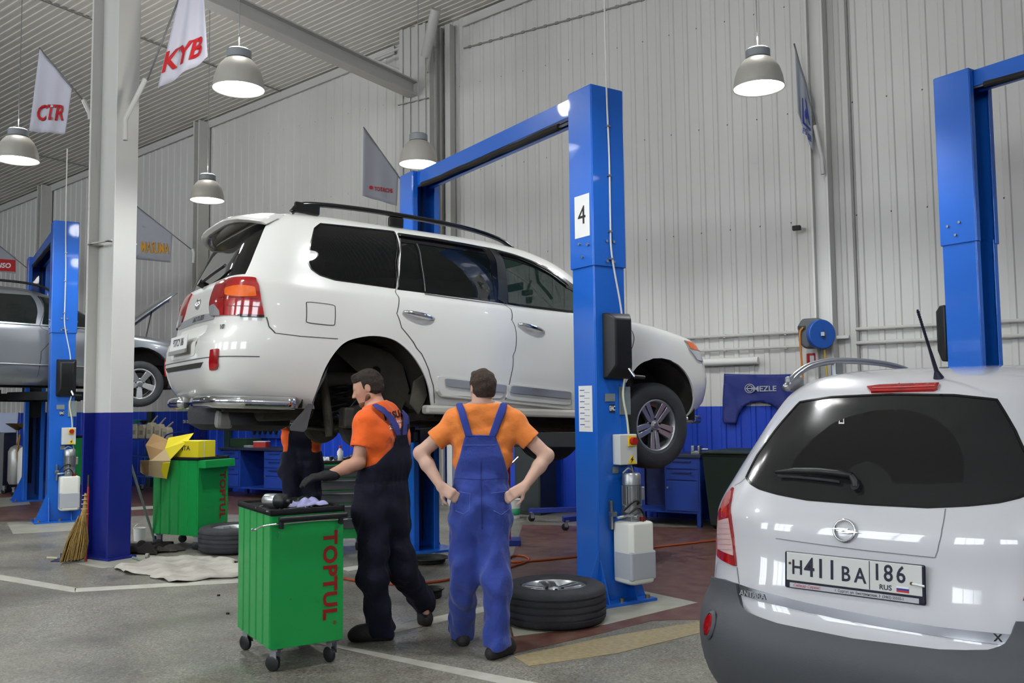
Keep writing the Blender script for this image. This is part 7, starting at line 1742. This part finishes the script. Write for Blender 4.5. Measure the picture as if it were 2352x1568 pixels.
# left end: oil drainers, steel cabinet
for k, (px, Yd, lab) in enumerate(((40, 17.2, 'silver oil drain tank on wheels at the far left'), (63, 16.8, 'white oil drain tank half behind the left lift post'))):
    p = at(px, 1000, Yd); R = thing('oil_drainer', lab, 'drain tank', Matrix.Translation((p.x, p.y, 0)), 'wheeled oil drain tanks')
    MB().lathe([(0, .16), (.12, .17), (.15, .24), (.15, .78), (.11, .86), (.04, .90), (0, .90)], 24, cap=False).build('tank', mat('tank_silver', '#a9a9a6', .35, metal=.4) if k == 0 else M_WHITE, R, smooth='angle')
    MB().cyl((0, 0, .88), (0, 0, 1.25), .02, 8).build('riser', M_STEEL, R); MB().lathe([(.03, 1.18), (.20, 1.30), (.21, 1.31), (.03, 1.20)], 22).build('drain_bowl', mat('bowl_brown', '#5d4a36', .6), R, smooth='angle')
    MB().tube(smooth_path([(.05, -.1, .9), (.14, -.16, 1.1), (.1, -.17, .7), (.16, -.16, .4)], 6), .014, 6).build('hose', mat('hose_ochre', '#9a6f28', .5), R, smooth=True)
    for x, y in ((-.15, -.12), (.15, -.12), (0, .16)): caster(R, x, y, .15, 1.3 * x)
p = at(8, 1000, 17.4); part_box('steel_cabinet', 'dark grey steel cabinet at the left picture edge', 'cabinet', Matrix.Translation((p.x - .15, p.y, 0)), (.6, .5, 1.12), mat('cabinet_grey', '#55585a', .45), cap=mat('cabinet_top', '#7b8290', .4))
p = at(15, 960, 17.3); o = thing('display_board', 'pale slanted board standing on the grey cabinet at left edge', 'board', Matrix.Translation((p.x - .05, p.y, 1.134))); MB(TR(rx=-.15)).box((0, 0, .19), (.5, .03, .38)).build('panel', mat('board_pale_blue', '#8d97b3', .4), o)
p = at(105, 1105, 16.6); rag('rag', 'small pale violet rag on the floor by the far left lift foot', Matrix.Translation(gr(46, 1123)), .13, .08, .08, mat('lilac_cloth2', ''), 12)
# dark locker, crane, bucket seen between the man in blue and lift 4
LK = part_box('steel_locker', 'dark grey steel locker standing behind the man in blue dungarees', 'locker', wframe(1180, .62) @ TR(.20, .25, 0), (.42, .45, 1.30), mat('locker_dark', '#23292b', .5))
MB().cyl((.05, -.235, .95), (.05, -.235, 1.08), .010, 8).build('door_handle', M_STEEL, LK); MB().box((.0, -.228, .65), (.38, .004, 1.2)).build('door', mat('locker_door', '#2b3133', .5), LK, bevel=.002)
KR = thing('engine_hoist', 'blue wheeled hoist frame on the floor between the man in blue and lift 4', 'hoist', wframe(1190, 1.45)); M_CR = mat('hoist_blue', '#1b2f86', .45)
m = MB(); m.tube([(.0, .25, .14), (.9, .35, .20), (1.45, .42, .20)], .045, 4); m.tube([(.85, -.35, .14), (1.45, .35, .18)], .045, 4); m.box((1.4, .4, .75), (.10, .10, 1.2)); m.build('hoist_frame', M_CR, KR, bevel=.004)
MB().tube([(1.4, .4, 1.3), (1.25, .38, 1.42), (.7, .3, 1.30)], .04, 4).build('boom', M_CR, KR)
for x, y in ((.05, .25), (.88, -.32), (1.4, .45)): caster(KR, x, y, .13, .6)
c = gr(1177, 1190); o = thing('bucket', 'white and green plastic bucket beside the man in blue', 'bucket', Matrix.Translation((c.x, c.y, 0))); MB().lathe([(0, .002), (.10, .002), (.12, .26), (.128, .262), (.118, .255), (.096, .01), (0, .01)], 26, cap=False).build('bucket_wall', M_WHITE, o, smooth='angle'); MB().lathe([(.1045, .05), (.112, .14), (.113, .14), (.1055, .05)], 26, cap=False).build('green_band', mat('band_green', '#2c8a5a', .5), o, smooth=True)
o = thing('floor_jack', 'red and chrome jack handle behind the man in blue at his waist', 'jack', Matrix.Translation(at(1168, 1190, 10.2).to_tuple()[:2] + (0,))); MB().box((0, 0, .45), (.05, .05, .9)).build('jack_post', mat('jack_red', '#a01a18', .4), o, bevel=.004); MB().cyl((-.02, 0, .82), (.12, -.02, .96), .010, 8).build('jack_lever', M_CHROME, o); MB().box((0, 0, .03), (.26, .3, .06)).build('jack_base', M_CR, o, bevel=.006)
# bins
M_BIN = mat('bin_dark_green', '#1d2c24', .55)
def bin_(M, lab):
    R = thing('wheelie_bin', lab, 'bin', M, 'dark green wheeled bins'); V = []
    for z, w, d_ in ((.08, .21, .22), (.90, .27, .30), (.93, .285, .315)): V += [(-w, -d_, z), (w, -d_, z), (w, d_, z), (-w, d_, z)]
    F = [(3, 2, 1, 0), (8, 9, 10, 11)] + [(b + i, b + (i + 1) % 4, b + 4 + (i + 1) % 4, b + 4 + i) for b in (0, 4) for i in range(4)]
    MB().add(V, F).build('bin_body', M_BIN, R, bevel=.012); m = MB(); m.prism([(-.30, -.33), (.30, -.33), (.30, .34), (-.30, .34)], .935, .965); m.build('lid', mat('bin_lid_green', '#26362c', .5), R, bevel=.012)
    MB().cyl((-.22, .36, .92), (.22, .36, .92), .018, 10).build('grab_bar', M_BIN, R, smooth='angle'); MB().box((.0, -.272, .78), (.03, .004, .03)).build('embossed_mark', mat('mark_grey', '#8a9088', .6), R)
    for s_ in (-1, 1): MB().cyl((s_ * .22, .22, .10), (s_ * .27, .22, .10), .10, 20).build('wheel', M_BLACK, R, smooth='angle')
bin_(wframe(1603, 1.15) @ TR(.30, .23, 0) @ Matrix.Diagonal((1, .72, 1, 1)), 'dark green wheeled bin standing in front of the workbench end')
bin_(wframe(1655, .50) @ TR(.30, .10, 0) @ Matrix.Diagonal((1, .72, 1, 1)), 'dark green wheeled bin half hidden behind the front one')
# fender cover on the wall
FC_ = wframe(1745, .055); PL = lambda x, y: (FC_.inverted() @ onp(x, y, FC_.translation, NW))
cov = [(1664, 858), (1700, 859), (1760, 860), (1825, 859), (1832, 862), (1833, 880), (1829, 950), (1822, 962), (1800, 962), (1798, 955), (1792, 945), (1780, 933), (1765, 926), (1745, 923), (1722, 926), (1708, 934), (1698, 950), (1693, 968), (1688, 974), (1664, 972), (1660, 965), (1661, 920)]
pts = [PL(x, y) for x, y in cov]
O = thing('fender_cover', 'blue fender cover with an arched cut-out hanging on the wall', 'fender cover', FC_)
pl2 = [(p.x, p.z) for p in pts]
rg = resample(pl2, .04); Gx = np.arange(min(p[0] for p in pl2), max(p[0] for p in pl2), .035); Gz = np.arange(min(p[1] for p in pl2), max(p[1] for p in pl2), .035)
G = np.array([(x, z) for x in Gx for z in Gz]); G = G[inpoly(G, rg)]; dm = np.full(len(G), 9.)
for q in rg: dm = np.minimum(dm, np.hypot(G[:, 0] - q[0], G[:, 1] - q[1]))
G = [tuple(g_) for g_ in G[dm > .017]]
E = [(i, (i + 1) % len(rg)) for i in range(len(rg))]; vo, _, fo, *_ = delaunay_2d_cdt([Vector(v).to_2d() for v in rg + G], E, [], 0, 1e-6)
cc = np.array([((vo[f[0]].x + vo[f[1]].x + vo[f[2]].x) / 3, (vo[f[0]].y + vo[f[1]].y + vo[f[2]].y) / 3) for f in fo]); kk = inpoly(cc, rg)
q = MB(); q.v = [Vector((v.x, -.012 - .018 * abs(math.sin(9 * v.x + 4 * v.y)) * abs(math.sin(5 * v.y - 3 * v.x + .6)), v.y)) for v in vo]; q.f = [tuple(f) for f, k_ in zip(fo, kk) if k_]
q.build('cover_sheet', mat('cover_vinyl_blue', '#1f2d78', .5, bump=.1, bscale=40), O, solid=.004, smooth=True, fix=False)
c = PL(1758, 893); MB(frame((c.x, -.036, c.z), (1, 0, 0), (0, -1, 0))).text('MEZLE', .095, None, .002, bold=.002, sx=1.1).build('lettering', mat('print_pale_grey', '#a9adb8', .6), O)
c = PL(1724, 892); m = MB(frame((c.x, -.036, c.z), (1, 0, 0), (0, -1, 0))); m.tube([(.062 * math.cos(a), .055 * math.sin(a), 0) for a in np.linspace(0, 2 * PI, 30)[:-1]], .006, 5, closed=True); m.tube([(.035 * math.cos(a), .035 * math.sin(a), 0) for a in np.linspace(0, 2 * PI, 24)[:-1]], .006, 5, closed=True); m.box((0, 0, 0), (.10, .012, .004)); m.build('round_mark', mat('print_pale_grey', ''), O)
c = PL(1808, 950); MB().lathe([(0, -.004), (.045, -.003), (.045, .003), (0, .004)], 20, TR(c.x, -.04, c.z, rx=PI / 2), cap=False).build('yellow_button', M_YEL, O, smooth='angle')
# hose reel
HR = thing('hose_reel', 'grey and blue air hose reel on the wall beside the column', 'hose reel', wframe(1876, .50) @ TR(0, 0, 2.34))
m = MB(); P = [(-.10, -.16), (.10, -.16), (.16, -.08), (.16, .14), (.08, .20), (-.12, .20), (-.17, .12), (-.17, -.08)]; m.prism(P, -.10, .10, Matrix.Rotation(PI / 2, 4, 'X') @ Matrix.Rotation(.0, 4, 'Y')); m.build('housing', mat('reel_grey', '#55585a', .5), HR, bevel=.03, seg=3)
MB().cyl((.07, -.06, .0), (.125, -.115, .0), .175, 36).build('reel_side', mat('reel_blue', '#2456a8', .4), HR, bevel=.01, smooth='angle'); MB().box((.135, -.125, 0), (.04, .06, .045)).build('badge', M_GALV, HR)
MB().box((-.12, -.105, .09), (.09, .02, .04)).build('hose_slot', M_BLACK, HR)
MB().tube(smooth_path([(-.10, -.12, .09), (-.13, -.16, .0), (-.12, -.14, -.4), (-.12, -.13, -.85), (-.12, -.13, -1.1)], 6), .012, 8).build('orange_hose', mat('hose_orange_light', '#c07a2a', .5), HR, smooth=True)
MB().tube(smooth_path([(.12, -.04, -.15), (.14, -.03, -.5), (.17, -.04, -.8), (.12, -.08, -.95)], 6), .012, 8).build('yellow_hose', mat('hose_yellow', '#b29a35', .5), HR, smooth=True)
p_ = thing('wall_duct', 'white vertical duct with a red and white marker under the hose reel', 'duct', wframe(1873, .14)); MB().cyl((0, 0, .4), (0, 0, 2.2), .085, 20).build('duct', M_WHITE, p_, smooth='angle'); MB().cyl((0, 0, 1.98), (0, 0, 2.14), .087, 20).build('red_marker', mat('marker_red', '#b3202a', .4), p_, smooth='angle'); MB().cyl((0, 0, 2.02), (0, 0, 2.10), .0885, 20, cap=False).build('white_marker', M_PAPER, p_, smooth='angle') if False else MB().box((0, -.088, 2.06), (.05, .01, .10)).build('white_marker', M_PAPER, p_)
fe = thing('fire_extinguisher', 'red fire extinguisher on the wall, its valve just above the parked car', 'fire extinguisher', wframe(1868, .40) @ TR(0, 0, .98)); MB().lathe([(0, 0), (.07, 0), (.075, .01), (.075, .42), (.05, .48), (.02, .52), (0, .52)], 24, cap=False).build('cylinder', mat('extinguisher_red', '#a8141a', .3, coat=.5), fe, smooth='angle'); m = MB(); m.box((0, 0, .56), (.04, .03, .08)); m.tube([(-.02, 0, .60), (.10, 0, .66)], .008, 6); m.tube([(.0, 0, .58), (.11, 0, .60)], .008, 6); m.build('valve', mat('extinguisher_red', ''), fe, smooth='angle'); MB().tube(smooth_path([(-.02, 0, .56), (-.12, 0, .60), (-.20, 0, .45), (-.2, 0, .2)], 5), .013, 8).build('discharge_hose', M_BLACK, fe, smooth=True)
# security camera
sc_ = thing('security_camera', 'small dark security camera on the wall left of the right column', 'camera', wframe(1852, .10) @ TR(0, 0, at(1852, 521, 11.2).z)); MB().cyl((.05, .05, 0), (0, -.05, 0), .012, 8).build('bracket', M_WHITE, sc_); m = MB(); m.box((-.03, -.06, .0), (.10, .06, .06)); m.build('housing', M_DARK, sc_, bevel=.008)
o = thing('conduit_box', 'small white junction box on the wall right of the hose reel', 'junction box', wframe(1935, .08) @ TR(0, 0, 2.33)); MB().box((0, 0, 0), (.22, .05, .04)).build('box', M_WHITE, o, bevel=.005)
# ---------------------------------------------------------------- flags
def flag(name, label, pix, Y, m, pole, holder, text=None, extra=None, dY=0.0, wav=.03):
    """pix: outline top-left, top-right(lower on the pole), bottom-right, bottom-left; Y depth; pole: pixel pairs"""
    R = thing('hanging_flag', label, 'flag', Matrix.Translation(at(pix[0][0], pix[0][1], Y))); I = R.matrix_world.inverted() @ Matrix.Identity(4); I = Matrix.Translation(-at(pix[0][0], pix[0][1], Y))
    A_, B_, C_, D_ = [at(x, y, Y + (dY * i_)) for (x, y), i_ in zip(pix, (0, 1, 1, 0))]; P = []
    nrm = (B_ - A_).cross(D_ - A_).normalized(); nrm = nrm if nrm.y < 0 else -nrm
    for i in range(17):
        u = i / 16; t_, b_ = A_.lerp(B_, u), D_.lerp(C_, u); P.append([I @ (t_.lerp(b_, v / 14) + nrm * (wav * math.sin(u * 13 + 1) * (.3 + .7 * v / 14))) for v in range(15)])
    MB().sheet(P).build('flag_cloth', m, R, smooth=True, solid=.003, fix=False)
    pp = [I @ at(x, y, Y + dY * q + .0) for x, y, q in pole]; MB().tube(pp, .010, 6).build('pole', mat('pole_grey', '#6f6f70', .4), R, smooth=True)
    hh = [I @ at(x, y, Y + dY * q) for x, y, q in holder]; MB().tube(hh, .026, 10).build('pole_holder', M_TRIM, R, smooth='angle')
    F_ = (A_, B_, C_, D_, nrm, I)
    if text:
        for (body, px0, py0, px1, py1, hs, mm, kw) in text:
            def hitp(x, y): d_ = ray(x, y); k = (A_ - CAMP).dot(nrm) / d_.dot(nrm); return CAMP + d_ * k
            a_, b_ = hitp(px0, py0), hitp(px1, py1); xd = (b_ - a_); L_ = xd.length; upv = hitp(px0, py0 - 20) - a_
            t = MB().text(body, 1.0, None, .002, **kw); xs = [v.x for v in t.v]; w_ = max(xs) - min(xs); cxm = (max(xs) + min(xs)) / 2; xn = xd.normalized(); up_ = upv.normalized()
            hz_ = Vector((B_.x - A_.x, B_.y - A_.y, 0)); hl_ = hz_.length_squared
            def onc(p):
                u = .5; hx = (p - A_).dot(hz_) / hl_; dx_, cx2 = (D_ - A_).dot(hz_) / hl_, (C_ - A_).dot(hz_) / hl_
                for _ in range(6):
                    zt_, zb_ = lerp(A_.z, B_.z, u), lerp(D_.z, C_.z, u); v_ = max(0, min(1, (zt_ - p.z) / max(zt_ - zb_, .01))); xl, xr = lerp(0, dx_, v_), lerp(1, cx2, v_); u = max(0, min(1, (hx - xl) / (xr - xl)))
                return p + nrm * (wav * (math.sin(u * 13 + 1)) * (.3 + .7 * v_) + .014)
            q = MB(); q.v = [I @ (onc(a_.lerp(b_, .5) + xn * ((v.x - cxm) / w_ * L_) + up_ * (v.y * hs)) + nrm * v.z) for v in t.v]; q.f = t.f; q.build('lettering', mm, R, fix=False)
    return F_, R
M_FL = mat('flag_white_cloth', '#bdbcc8', .8); M_FLG = mat('flag_grey_cloth', '#9a9ba3', .8); M_FR = mat('flag_red_print', '#b3151b', .7)
ZC = FC.matrix_world.translation.y
flag('f', 'white flag with red letters CTR on the left of the free-standing column', [(92, 112), (166, 205), (152, 308), (69, 302)], ZC + .1, M_FL, [(90, 110, 0), (195, 235, 0)], [(192, 230, 0), (206, 258, 0), (208, 275, 0)],
     [('CTR', 87, 261, 146, 261, .24, M_FR, dict(bold=.025, shear=.25)), ('®', 119, 274, 124, 274, .05, M_FR, {})], wav=.02)
flag('f', 'white flag with red letters KYB on the right of the free-standing column', [(425, -60), (466, -60), (479, 132), (364, 205)], ZC - .4, M_FL, [(338, 185, 0), (425, -40, 0)], [(288, 322, 0), (288, 275, 0), (334, 182, 0)],
     [('KYB', 374, 152, 466, 105, .27, M_FR, dict(bold=.03, shear=.3))], wav=.025)
flag('f', 'grey flag with ochre letters MASUMA on the wall column right of the free-standing column', [(312, 474), (396, 536), (392, 603), (312, 595)], 15.4, M_FLG, [(312, 472, 0), (445, 577, 0)], [(442, 572, 0), (445, 580, 0), (443, 604, 0)],
     [('MASUMA', 325, 568, 389, 573, .26, mat('flag_ochre_print', '#c08a1e', .7), dict(bold=.015, sx=.8))], wav=.012)
flag('f', 'grey flag with small red TOTACHI lettering left of lift 4', [(835, 294), (915, 400), (912, 473), (833, 450)], 13.1, M_FLG, [(835, 292, 0), (940, 440, 0)], [(938, 436, 0), (944, 450, 0), (944, 475, 0)],
     [('TOTACHI', 860, 434, 901, 439, .085, M_FR, dict(bold=.03, sx=.8)), ('●', 848, 431, 857, 432, .075, M_FR, dict())], wav=.012)
FD, RD = flag('f', 'grey and red DENSO flag cut by the left picture edge', [(-60, 520), (36, 590), (36, 628), (-60, 618)], 17.4, M_FLG, [(-60, 518, 0), (78, 628, 0)], [(76, 624, 0), (80, 632, 0), (79, 655, 0)],
     [('DENSO', -28, 608, 26, 611, .13, M_PAPER, dict(bold=.03, shear=.2))], wav=.0)
A_, B_, C_, D_, nrm, I = FD
def on_flag(x, y, o=.006): d_ = ray(x, y); k = (A_ - CAMP).dot(nrm) / d_.dot(nrm); return I @ (CAMP + d_ * k + nrm * o)
MB().add([on_flag(x, y) for x, y in ((-60, 590), (36, 597), (36, 624), (-60, 618))], [(0, 1, 2, 3)]).build('red_band', M_FR, RD, solid=.002)
FX, RX = flag('f', 'pale flag with a navy emblem on the wall column right of the hanging lamp', [(1825, 104), (1863, 225), (1867, 348), (1832, 260)], 10.9, mat('flag_pale_blue', '#8f939c', .8), [(1824, 100, 0), (1874, 290, 0)], [(1872, 288, 0), (1888, 362, 0), (1890, 400, 0)],
     [('IFG', 1843, 300, 1851, 306, .10, M_INKB, dict(bold=.02)), ('GER', 1856, 312, 1863, 322, .10, M_INKB, dict(bold=.02))], wav=.012)
A_, B_, C_, D_, nrm, I = FX
m = MB(); m.add([on_flag(x, y, .02) for x, y in ((1841, 225), (1843, 227), (1846, 284), (1842, 278))], [(0, 1, 2, 3)]); m.add([on_flag(x, y, .02) for x, y in ((1842, 278), (1860, 296), (1861, 302), (1842, 284))], [(0, 1, 2, 3)]); m.add([on_flag(x, y, .02) for x, y in ((1847, 225), (1850, 232), (1860, 290), (1857, 286))], [(0, 1, 2, 3)])
m.add([on_flag(x, y, .02) for x, y in ((1847, 258), (1850, 250), (1853, 258), (1854, 270), (1851, 276), (1848, 270))], [tuple(range(6))]); m.build('emblem', M_INKB, RX, solid=.002)
